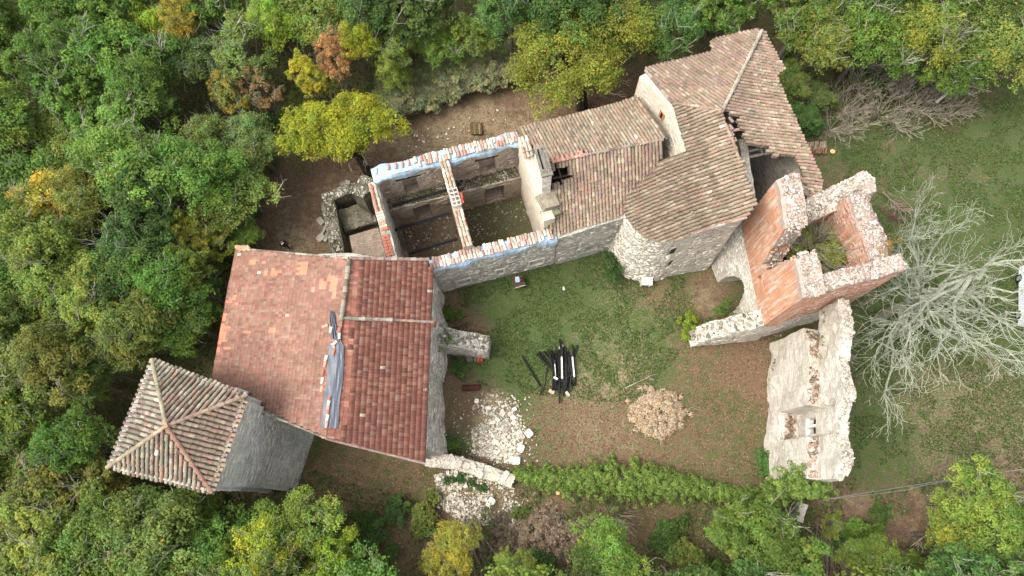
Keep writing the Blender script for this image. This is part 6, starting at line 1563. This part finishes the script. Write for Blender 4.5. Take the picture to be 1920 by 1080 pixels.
# ---- dry leaf piles and brushwood
def dry_pile(label, ctr, su, sv, n_, colr, h, seed, twigs=4):
    r = random.Random(seed); cl = []
    for _ in range(n_):
        a = r.uniform(0, 6.28); q = math.sqrt(r.random()) * (1.25 if r.random() < .15 else 1); ed = .72 + .55 * float(fbm(math.cos(a) * 2 + seed, math.sin(a) * 2, seed)); p = G(ctr[0] + math.cos(a) * q * su * ed * 1.12, ctr[1] + math.sin(a) * q * sv * ed * 1.12, 0); cl.append((p[0], p[1], h * max(0, 1 - q * q) * r.uniform(.5, 1) + .05))
    base = G(ctr[0], ctr[1], 0); t_ = thing('brush_pile', label, 'brush pile', base); Pp, Nn = mounds(cl + cl, 1, .17, 24, seed, 0); leaf_cloud('dry_leaves', Pp + np.random.default_rng(seed).normal(0, .08, Pp.shape) * [1, 1, .5], Nn, .12, colr, t_, seed)
    mb = MB()
    for _ in range(twigs): a = r.uniform(-1.2, .5); p = G(ctr[0] + r.uniform(-.5, .9) * su, ctr[1] + r.uniform(-.6, .6) * sv, .4); branch_tubes(mb, [float(c) for c in p], (math.cos(a), math.sin(a), .15), .7, .025, 2, r, spread=.4, up=.0, col=C(178, 170, 156), wander=.1)
    mb.build('twigs', M_LICHENBARK, t_)
dry_pile('round heap of cream coloured dry oak leaves on the courtyard', (1234, 776), 42, 40, 230, (.58, .46, .31), .75, 91)
dry_pile('dry brown leafed shrub heap at the bottom middle outside the wall', (1035, 1005), 62, 42, 280, (.33, .25, .17), 1.6, 92, 14)
dry_pile('dull brown leaf heap beside the brushwood fan', (945, 1020), 34, 46, 110, (.22, .17, .11), .9, 93, 8)
dry_pile('small dry leaf clump near the bottom middle tree', (1135, 995), 22, 18, 40, (.34, .24, .16), .6, 94, 6)
def fan(label, u, v, n_, a0, a1, L, seed, col=C(150, 138, 122)):
    r = random.Random(seed); b = G(u, v, .3); t_ = thing('brushwood_fan', label, 'brushwood', b)
    for _ in range(n_):
        mb = MB(); a = r.uniform(a0, a1); s = (b[0] + r.uniform(-.6, .6), b[1] + r.uniform(-.3, .3), .1 + r.uniform(0, .5)); branch_tubes(mb, s, (math.cos(a), math.sin(a), r.uniform(-.05, .1)), L * r.uniform(.6, 1), .05, 2, r, spread=.22, up=0, col=col, wander=.05, min_r=.014, shrink=.5)
        mb.build('bough', M_LICHENBARK, t_)
fan('fan of grey cut boughs hanging below the outer rubble', 885, 975, 30, math.radians(-125), math.radians(-50), 2.6, 95)
fan('fan of grey cut boughs below the ivy corner at the lower right', 1548, 985, 30, math.radians(-120), math.radians(-50), 2.8, 96, C(138, 124, 108))
fan('small bundle of grey twigs beyond the ivy wall', 1145, 968, 10, math.radians(-60), math.radians(10), 1.2, 97)

# ================================================================== small things
# charred timbers
r = random.Random(101)
for k in range(46):
    uc = 1052 + r.gauss(0, 12); vc = 692 + r.gauss(0, 14); L = r.uniform(1.2, 3.0); p = G(uc, vc, .12 + .04 * (k % 7)); a = math.radians(90) + (uc - 1052) * .010 * -1 + r.gauss(0, .13)
    mb = MB(); mb.box((p[0], p[1], p[2]), (L, r.uniform(.06, .17), r.uniform(.07, .14)), a + (0.5 if k % 11 == 0 else 0), C(*([r.randint(22, 52)] * 3), .7), tilt=(r.uniform(-.3, .3), r.uniform(-.03, .03)), jit=.02, taper=.9)
    tag(mb.build('charred_timber', M_CHAR, None), 'blackened beam in the heap of charred timbers on the lawn', 'beam', 'charred timbers heaped on the lawn')
for (u0, v0, u1, v1, w, lb) in ((1053, 669, 1054, 710, .11, 'straight white batten on the middle of the charred timber heap'), (1073, 669, 1077, 707, .1, 'broken white batten along the east side of the charred timber heap'), (1038, 707, 1046, 711, .13, 'short pale offcut across the charred timber heap'), (1040, 682, 1042, 706, .05, 'thin grey lath on the charred timber heap')):
    a, b = G(u0, v0, .5), G(u1, v1, .5); d = b - a; mb = MB(); c_ = (a + b) / 2; mb.box((c_[0], c_[1], .5), (float(np.linalg.norm(d[:2])), w, .07), math.atan2(d[1], d[0]), C(222, 218, 204, .8), jit=.01); tag(mb.build('batten', M_WOOD, None), lb, 'batten')
for (u, v, c_, lb) in ((1052, 651, C(168, 160, 148), 'pale stone at the top end of the charred heap'), (1064, 739, C(196, 188, 176), 'pale stone at the foot of the charred heap'), (1034, 734, C(190, 170, 150), 'small pinkish stone below the charred heap')):
    tag(stone_objs([G(u, v, .1)], (.3, .36), (c_,), None, seed=int(v), blocky=True)[0], lb, 'stone')
litter_branch('thin charred stick lying left of the black timber heap', 1028, 678, 1018, 736, .045, 1, 58, C(60, 54, 50))
# brown table with white tray
tp = G(972, 527, .72); t_ = thing('garden_table', 'low brown table standing on the grass by the long wall, pale rail at its front', 'table', (tp[0], tp[1], 0), rotz=.28)
def part(name, mat, parent, *boxes):
    mb = MB()
    for b in boxes: mb.box(*b[:2], *(b[2:3] or (0,)), **({'col': b[3]} if len(b) > 3 else {}))
    return mb.build(name, mat, parent, world_space=False)
part('table_top', M_WOOD, t_, ((0, 0, .72), (.78, .82, .05), 0, C(96, 72, 62)))
for sx in (-.34, .34):
    for sy in (-.36, .36): part('leg', M_WOOD, t_, ((sx, sy, .35), (.06, .06, .70), 0, C(82, 62, 54)))
part('rail', M_PAINT, t_, ((0, -.45, .74), (.82, .04, .06), 0, C(216, 206, 186, .8)))
o = part('tray', M_PAINT, None, ((0, 0, 0), (.26, .36, .02), 0, C(176, 196, 214, .85)), ((-.13, 0, .02), (.025, .38, .05), 0, C(226, 236, 244, .9)), ((.13, 0, .02), (.025, .38, .05), 0, C(226, 236, 244, .9)), ((0, .18, .02), (.26, .025, .05), 0, C(226, 236, 244, .9)), ((0, -.18, .02), (.26, .025, .05), 0, C(226, 236, 244, .9)))
o.location = (tp[0] - .08, tp[1] + .1, .755); o.rotation_euler = (0, 0, .05); tag(o, 'white rectangular tray with bluish inside on the brown garden table', 'tray')
for (dx, dy, lb) in ((.24, .18, 'small dark pot at the back of the brown garden table'), (.28, -.04, 'dark cup in the middle of the brown garden table')):
    mb = MB(); mb.tube([(0, 0, 0), (0, 0, .12)], [.05, .065], 10, C(44, 22, 22)); mb.tube([(0, 0, .121), (0, 0, .124)], [.05, .05], 10, C(20, 14, 14)); o = mb.build('pot', M_PAINT, None); o.location = (tp[0] + dx, tp[1] + dy, .745); tag(o, lb, 'pot')
# rusty barrel lying on its side
a, b = G(867, 728, .22), G(900, 726, .22); mb = MB(); L_ = b - a
mb.tube([a, a + L_ * .02, a + L_ * .32, a + L_ * .34, a + L_ * .36, a + L_ * .64, a + L_ * .66, a + L_ * .68, a + L_ * .98, b], [.2, .215, .205, .225, .205, .205, .225, .205, .215, .2], 16, C(86, 50, 44)); tag(mb.build('rusty_drum', M_WOOD, None), 'rusty brown drum lying on its side near the hall wall', 'drum')
# blocks by the buttress
for k, (u, v, w, l, c_, lb) in enumerate(((881, 673, .55, .52, C(128, 120, 112), 'grey square slab leaning at the foot of the buttress stub'), (891, 673, .2, .5, C(150, 140, 130), 'narrow grey block between the slab and the orange bricks'), (897, 673, .22, .56, C(214, 104, 72, .8), 'orange brick block stood against the buttress stub'), (903, 673, .2, .52, C(204, 92, 66, .8), 'outer orange brick block by the buttress stub end'))):
    p = G(u, v, .12); mb = MB(); mb.box(p, (w * .8, l * .8, .24), .0, c_, jit=.012); tag(mb.build('building_block', M_STONE, None), lb, 'block')
# white scrap and pale stones on the lawn
tag(stone_objs([G(1057, 541, .05)], (.28, .28), (C(214, 206, 206, .8),), None, seed=9, name='plastic_scrap')[0], 'crumpled whitish scrap on the bright lawn', 'litter')
# tree stumps and logs
for (u, v, s_, lb) in ((1561, 284, .22, 'pale round log end beside the stacked logs at the lawn'), (1046, 924, .15, 'fresh cut yellow stump below the ivy wall'), (1255, 1023, .12, 'small cut stump on the dark litter at the bottom')):
    p = G(u, v, .12); mb = MB(); mb.tube([(p[0], p[1], -.05), (p[0], p[1], .14)], [s_ * 1.1, s_], 12, C(120, 96, 70), cap=False); mb.tube([(p[0], p[1], .135), (p[0], p[1], .145)], [s_ * .92, s_ * .92], 12, C(226, 190, 130, .8)); tag(mb.build('stump', M_WOOD, None), lb, 'stump')
r = random.Random(6)
for k in range(26):
    u, v = 1512 + (k % 13) * 3.0 + r.uniform(-1, 1), (274 if k < 13 else 282) + r.uniform(-2, 2); p = G(u, v, .25); mb = MB(); L = r.uniform(.45, .7)
    mb.tube([(p[0] - .05, p[1] - L / 2, .2 + .1 * (k % 3)), (p[0] + .05, p[1] + L / 2, .25 + .1 * (k % 3))], r.uniform(.06, .1), 6, C(168, 150, 130) if k < 13 else C(164, 130, 104, .6)); tag(mb.build('log', M_WOOD, None), 'split log in the woodpile at the east eave of the high house', 'log', 'logs of the woodpile')
for k in range(14):
    p = G(884 + (k % 7) * 3.2, 238 + (k // 7) * 4, .2); mb = MB(); mb.tube([(p[0], p[1] - .5, .12 + .14 * (k // 7)), (p[0] - .08, p[1] + .45, .14 + .14 * (k // 7))], r.uniform(.05, .09), 6, C(112, 96, 66) if k % 3 else C(150, 136, 96)); tag(mb.build('log', M_WOOD, None), 'mossy cut pole in the small stack behind the roofless house', 'log', 'poles stacked behind the roofless house')
for (u0, v0, u1, v1, lb) in ((742, 945, 768, 944, 'grey squared post lying in the weeds south of the red hall'), (1380, 1022, 1400, 1020, 'pale short stick on the brown litter')):
    a, b = G(u0, v0, .1), G(u1, v1, .1); mb = MB(); mb.tube([a, b], .05, 5, C(176, 172, 160)); tag(mb.build('post', M_WOOD, None), lb, 'post')
# overhead cables at the lower right
cb = thing('overhead_cable', 'thin grey overhead cables sagging from the wall corner across the lower right', 'cable', (20, 0, 0))
for k in range(2):
    a, b = G(1552 + k * 3, 936 - k, 3.2), G(1990, 868 + k * 2, 6.0); mb = MB(); n_ = 16
    mb.tube([lerp(a, b, i / n_) + np.array([0, (.25 * math.sin(math.pi * i / n_) * (k - 1) if i < 7 else .25 * math.sin(math.pi * 7 / n_) * (k - 1) * max(0, (n_ - i) / 9) * .5), -.8 * math.sin(math.pi * i / n_)]) for i in range(n_ + 1)], .013, 4, C(150, 154, 152), cap=False); mb.build('cable', M_PAINT, cb)
mb = MB(); p = G(1550, 937, 3.2); mb.tube([(p[0], p[1], 0), (p[0], p[1], 3.3)], .06, 6, C(120, 110, 96)); mb.build('post', M_WOOD, cb)
# white van half out of the frame
vp = G(1947, 556, 1.0); t_ = thing('parked_van', 'white van parked in the field behind the bare tree at the right edge', 'van', (vp[0], vp[1], 0), rotz=1.35)
WV = C(236, 240, 244, .9)
mb = MB(); prof = [(-2.2, .35), (-2.2, 1.0), (-1.5, 1.12), (-.9, 1.75), (-.6, 1.86), (2.1, 1.86), (2.2, 1.7), (2.25, .35)]
for sy in (-1, 1):
    q = [(x, sy * (.86 if z > 1.2 else .92), z) for x, z in prof]; mb.face(q if sy < 0 else q[::-1], WV)
for i in range(len(prof)):
    (x0, z0_), (x1, z1_) = prof[i], prof[(i + 1) % len(prof)]; w0, w1 = (.86 if z0_ > 1.2 else .92), (.86 if z1_ > 1.2 else .92); mb.face([(x0, -w0, z0_), (x0, w0, z0_), (x1, w1, z1_), (x1, -w1, z1_)], WV)
mb.build('body', M_PAINT, t_, world_space=False)
part('windscreen', M_PAINT, t_, ((-1.2, 0, 1.47), (.82, 1.5, .03), 0, C(30, 36, 44)))[ 'x'] = 1
ws = t_.children[-1]; del ws['x']; ws.rotation_euler = (0, -math.atan2(.63, .6), 0); ws.location = (0.02, 0, 0)
ws.location = Vector((-1.2, 0, 1.46)) - ws.rotation_euler.to_matrix() @ Vector((-1.2, 0, 1.47)) + Vector((-.03, 0, .03))
for sy in (-1, 1): part('side_window', M_PAINT, t_, ((.0, sy * .885, 1.45), (1.6, .03, .4), 0, C(30, 36, 44)))
for sx in (-1.4, 1.4):
    for sy in (-.84, .84):
        mb = MB(); mb.tube([(sx, sy - .1, .33), (sx, sy + .1, .33)], .33, 16, C(30, 30, 32)); w_ = mb.build('wheel', M_PAINT, t_, world_space=False)
        mb = MB(); mb.tube([(sx, sy - .11, .33), (sx, sy + .11, .33)], .19, 12, C(170, 172, 176)); link(bpy.data.objects.new('rim', mb.mesh('rim', M_PAINT)), w_)

# ================================================================== the person on the path
pp = G(541, 467, 0); pe = thing('person', 'person in black clothes with a pale collar walking on the bare path', 'person', (pp[0], pp[1], 0), rotz=.6)
def skin(name, verts, edges, radii, mat, parent, root=0, sub=1):
    me = bpy.data.meshes.new(name); me.from_pydata(verts, edges, []); me.materials.append(mat); o = link(bpy.data.objects.new(name, me), parent)
    md = o.modifiers.new('skin', 'SKIN'); sv = me.skin_vertices
    if len(sv) == 0:
        bpy.context.view_layer.objects.active = o
    for i, r_ in enumerate(radii):
        me.skin_vertices[0].data[i].radius = (r_ if isinstance(r_, tuple) else (r_, r_)); me.skin_vertices[0].data[i].use_root = (i == root)
    ss = o.modifiers.new('sub', 'SUBSURF'); ss.levels = sub; ss.render_levels = sub
    return o
def solid(name, col, rough=.9):
    t = NT(name); t.base(col); t.b.inputs['Roughness'].default_value = rough; return t.m
M_BLACK = solid('black_cloth', C(34, 34, 42, .8)); M_SKIN = solid('skin', C(206, 160, 132, .75), .6); M_HAIR = solid('dark_hair', C(46, 34, 28, .8)); M_PALE = solid('pale_cloth', C(214, 208, 200, .85)); M_SHOE = solid('shoe_leather', C(40, 32, 28, .8))
V = [(0, 0, .95), (0, 0, 1.12), (0, 0, 1.32), (0, 0, 1.44), (0, -.01, 1.52), (0, -.02, 1.60), (0, -.02, 1.72),
     (.18, 0, 1.40), (.26, -.03, 1.14), (.25, -.12, .90), (-.18, 0, 1.40), (-.26, .02, 1.14), (-.25, -.02, .88),
     (.09, 0, .90), (.10, -.10, .50), (.10, -.02, .10), (.10, -.14, .05), (-.09, 0, .90), (-.10, .08, .50), (-.10, .20, .12), (-.10, .08, .05)]
E_ = [(0, 1), (1, 2), (2, 3), (3, 4), (4, 5), (5, 6), (3, 7), (7, 8), (8, 9), (3, 10), (10, 11), (11, 12), (0, 13), (13, 14), (14, 15), (15, 16), (0, 17), (17, 18), (18, 19), (19, 20)]
Rr = [(.15, .11), (.14, .10), (.17, .12), (.11, .09), .05, .075, .085, .07, .05, .033, .07, .05, .033, .09, .062, .042, .035, .09, .062, .042, .035]
bpy.context.view_layer.update()
def try_skin(*a, **k):
    me_ok = True
    o = None
    name, verts, edges, radii, mat, parent = a[:6]
    me = bpy.data.meshes.new(name); me.from_pydata(verts, edges, []); me.materials.append(mat); o = link(bpy.data.objects.new(name, me), parent)
    with bpy.context.temp_override(object=o, active_object=o, selected_objects=[o]):
        bpy.ops.object.modifier_add(type='SKIN')
    for i, r_ in enumerate(radii):
        d = me.skin_vertices[0].data[i]; d.radius = (r_ if isinstance(r_, tuple) else (r_, r_)); d.use_root = (i == k.get('root', 0))
    ss = o.modifiers.new('sub', 'SUBSURF'); ss.levels = 1; ss.render_levels = 1
    return o
body = try_skin('body', V, E_, Rr, M_BLACK, pe)
def blob(name, c, s, mat, parent, seg=10):
    mb = MB(); pts = []
    for i in range(seg // 2 + 1):
        ph = math.pi * i / (seg // 2); pts.append([(c[0] + s[0] * math.sin(ph) * math.cos(2 * math.pi * k / seg), c[1] + s[1] * math.sin(ph) * math.sin(2 * math.pi * k / seg), c[2] + s[2] * math.cos(ph)) for k in range(seg)])
    for i in range(seg // 2):
        for k in range(seg): mb.face([pts[i][k], pts[i + 1][k], pts[i + 1][(k + 1) % seg], pts[i][(k + 1) % seg]])
    o = link(bpy.data.objects.new(name, mb.mesh(name, mat, True)), parent); return o
hd = blob('head', (0, -.03, 1.64), (.078, .095, .118), M_SKIN, pe)
blob('hair', (0, .0, 1.675), (.088, .098, .1), M_HAIR, hd); blob('nose', (0, -.125, 1.635), (.013, .02, .02), M_SKIN, hd, 6)
for sx in (-.034, .034): blob('eye', (sx, -.112, 1.655), (.011, .01, .009), M_PALE, hd, 6)
for sx in (-.08, .08): blob('ear', (sx, -.02, 1.64), (.012, .022, .032), M_SKIN, hd, 6)
blob('mouth', (0, -.118, 1.59), (.024, .008, .006), M_HAIR, hd, 6)
mb = MB(); mb.tube([(0, -.01, 1.43), (0, -.01, 1.47), (0, -.012, 1.50)], [.155, .10, .07], 12, (1, 1, 1)); link(bpy.data.objects.new('collar', mb.mesh('collar', M_PALE)), pe)
for (hx, hy, hz, sd) in ((.25, -.14, .87, 1), (-.25, -.03, .85, -1)):
    hv = [(hx, hy, hz), (hx, hy - .01, hz - .05), (hx, hy - .02, hz - .09)]; he = [(0, 1), (1, 2)]; hr = [.025, .034, .026]
    for q, (fx, ln) in enumerate(((-.028, .06), (-.01, .075), (.01, .07), (.028, .052))):
        b_ = len(hv); hv += [(hx + fx * .9, hy - .02, hz - .10), (hx + fx, hy - .035, hz - .10 - ln * .5), (hx + fx, hy - .06, hz - .10 - ln * .85)]; he += [(2, b_), (b_, b_ + 1), (b_ + 1, b_ + 2)]; hr += [.0095, .009, .008]
    b_ = len(hv); hv += [(hx - sd * .035, hy - .03, hz - .06), (hx - sd * .045, hy - .05, hz - .09)]; he += [(1, b_), (b_, b_ + 1)]; hr += [.010, .009]
    try_skin('hand', hv, he, hr, M_SKIN, pe)

# ================================================================== litter and grass as ground cover
def scatter(name, n, poly_dens, size, cols, seed, flat=True, zoff=.03, grassy=False):
    r = np.random.default_rng(seed); pts = []
    while sum(len(p) for p in pts) < n:
        u = r.uniform(380, 1980, 40000); v = r.uniform(130, 1080, 40000); keep = poly_dens(u, v, r); u, v = u[keep], v[keep]
        rx = RW[0, 0] * (u - 960) / FOC - RW[0, 1] * (v - 540) / FOC - RW[0, 2]; ry = RW[1, 0] * (u - 960) / FOC - RW[1, 1] * (v - 540) / FOC - RW[1, 2]; rz_ = RW[2, 0] * (u - 960) / FOC - RW[2, 1] * (v - 540) / FOC - RW[2, 2]
        k = -CAM_H / rz_; pts.append(np.stack([rx * k, ry * k, np.full(len(u), zoff)], -1))
    T = np.concatenate(pts)[:n]; T[:, 2] += gh(T[:, 0], T[:, 1]); nrm = r.normal(0, .35 if flat else .8, (n, 3)) + np.array([0, 0, 1.0 if flat else .35])
    M = face_rots(nrm, r) * (r.uniform(size[0], size[1], n))[:, None, None]; cc = np.array([cols[i] for i in r.integers(0, len(cols), n)]) * r.uniform(.7, 1.3, n)[:, None]
    o = link(bpy.data.objects.new(name, batch_mesh(name, LEAF_V, LEAF_F, M, T, cc, M_LEAF))); o['kind'] = 'stuff'; return o
Z_BROWN = [[(1270, 600), (1480, 620), (1460, 900), (980, 890), (1000, 760), (1200, 720), (1290, 760)], [(540, 840), (820, 875), (980, 905), (1380, 940), (1560, 960), (1620, 1080), (560, 1080), (560, 930)], [(560, 300), (760, 230), (1230, 120), (1230, 230), (980, 290), (700, 350)]]
def d_litter(u, v, r):
    m = np.zeros(u.shape, bool)
    for z_ in Z_BROWN: m |= pip(u, v, z_)
    base = pip(u, v, [(820, 500), (1480, 440), (1480, 900), (820, 900)]) | (u > 1560) & (v > 240)
    return (m & (r.random(u.shape) < .9)) | (base & (r.random(u.shape) < .12)) | ((u < 660) & (v > 250) & (v < 480) & (u > 490) & (r.random(u.shape) < .1))
scatter('leaf_litter', 42000, d_litter, (.05, .13), [C(176, 142, 110, .62), C(156, 116, 86, .62), C(134, 98, 74, .6), C(196, 168, 134, .62), C(116, 92, 72, .6)], 5)
def d_under(u, v, r):
    clear = [(500, 480), (490, 400), (560, 300), (680, 230), (960, 150), (1230, 110), (1340, 60), (1440, 40), (1540, 280), (1930, 170), (1990, 880), (1560, 900), (1500, 930), (1380, 930), (960, 890), (860, 1010), (800, 940), (640, 900), (540, 860), (400, 720), (440, 470)]
    nz = fbm(u * .02, v * .02, 15); return (~pip(u, v, clear)) & ((nz > .47) | (u < 480) | (v < 200)) & (r.random(u.shape) < .9)
def under_scatter():
    r = np.random.default_rng(44); n = 70000; U = []; V_ = []
    while sum(map(len, U)) < n:
        u = r.uniform(-60, 1990, 60000); v = r.uniform(-80, 1150, 60000); k = d_under(u, v, r); U.append(u[k]); V_.append(v[k])
    u = np.concatenate(U)[:n]; v = np.concatenate(V_)[:n]
    D = RW @ np.stack([(u - 960) / FOC, -(v - 540) / FOC, -np.ones(n)]); k = -CAM_H / D[2]; T = np.stack([D[0] * k, D[1] * k, np.zeros(n)], -1)
    hgt = np.clip(fbm(T[:, 0] * .8, T[:, 1] * .8, 51) - .35, 0, 1) * 3.2; T[:, 2] = .05 + hgt * r.uniform(.5, 1, n)
    nrm = r.normal(0, .6, (n, 3)) + np.array([0, 0, .9]); M = face_rots(nrm, r) * r.uniform(.12, .3, n)[:, None, None]
    pal = np.array([(.085, .15, .03), (.11, .18, .035), (.07, .12, .03), (.13, .17, .05), (.14, .12, .06)]); cc = pal[r.integers(0, 5, n)] * r.uniform(.7, 1.3, n)[:, None]
    o = link(bpy.data.objects.new('undergrowth', batch_mesh('undergrowth', LEAF_V, LEAF_F, M, T, cc, M_LEAF))); o['kind'] = 'stuff'
under_scatter()
def d_grass(u, v, r):
    court = pip(u, v, [(830, 545), (1120, 470), (1310, 520), (1290, 640), (1200, 760), (1000, 740), (850, 720)]); fld = pip(u, v, [(1560, 280), (1930, 170), (1930, 880), (1600, 880), (1600, 600)])
    nz = fbm(u * .03, v * .03, 5); return ((court | fld) & (nz > .46)) & (r.random(u.shape) < .9)
scatter('grass_tufts', 52000, d_grass, (.06, .16), [C(92, 118, 58), C(104, 130, 64), C(126, 146, 80), C(78, 102, 50)], 6, flat=False, zoff=.04)
bpy.context.view_layer.update()
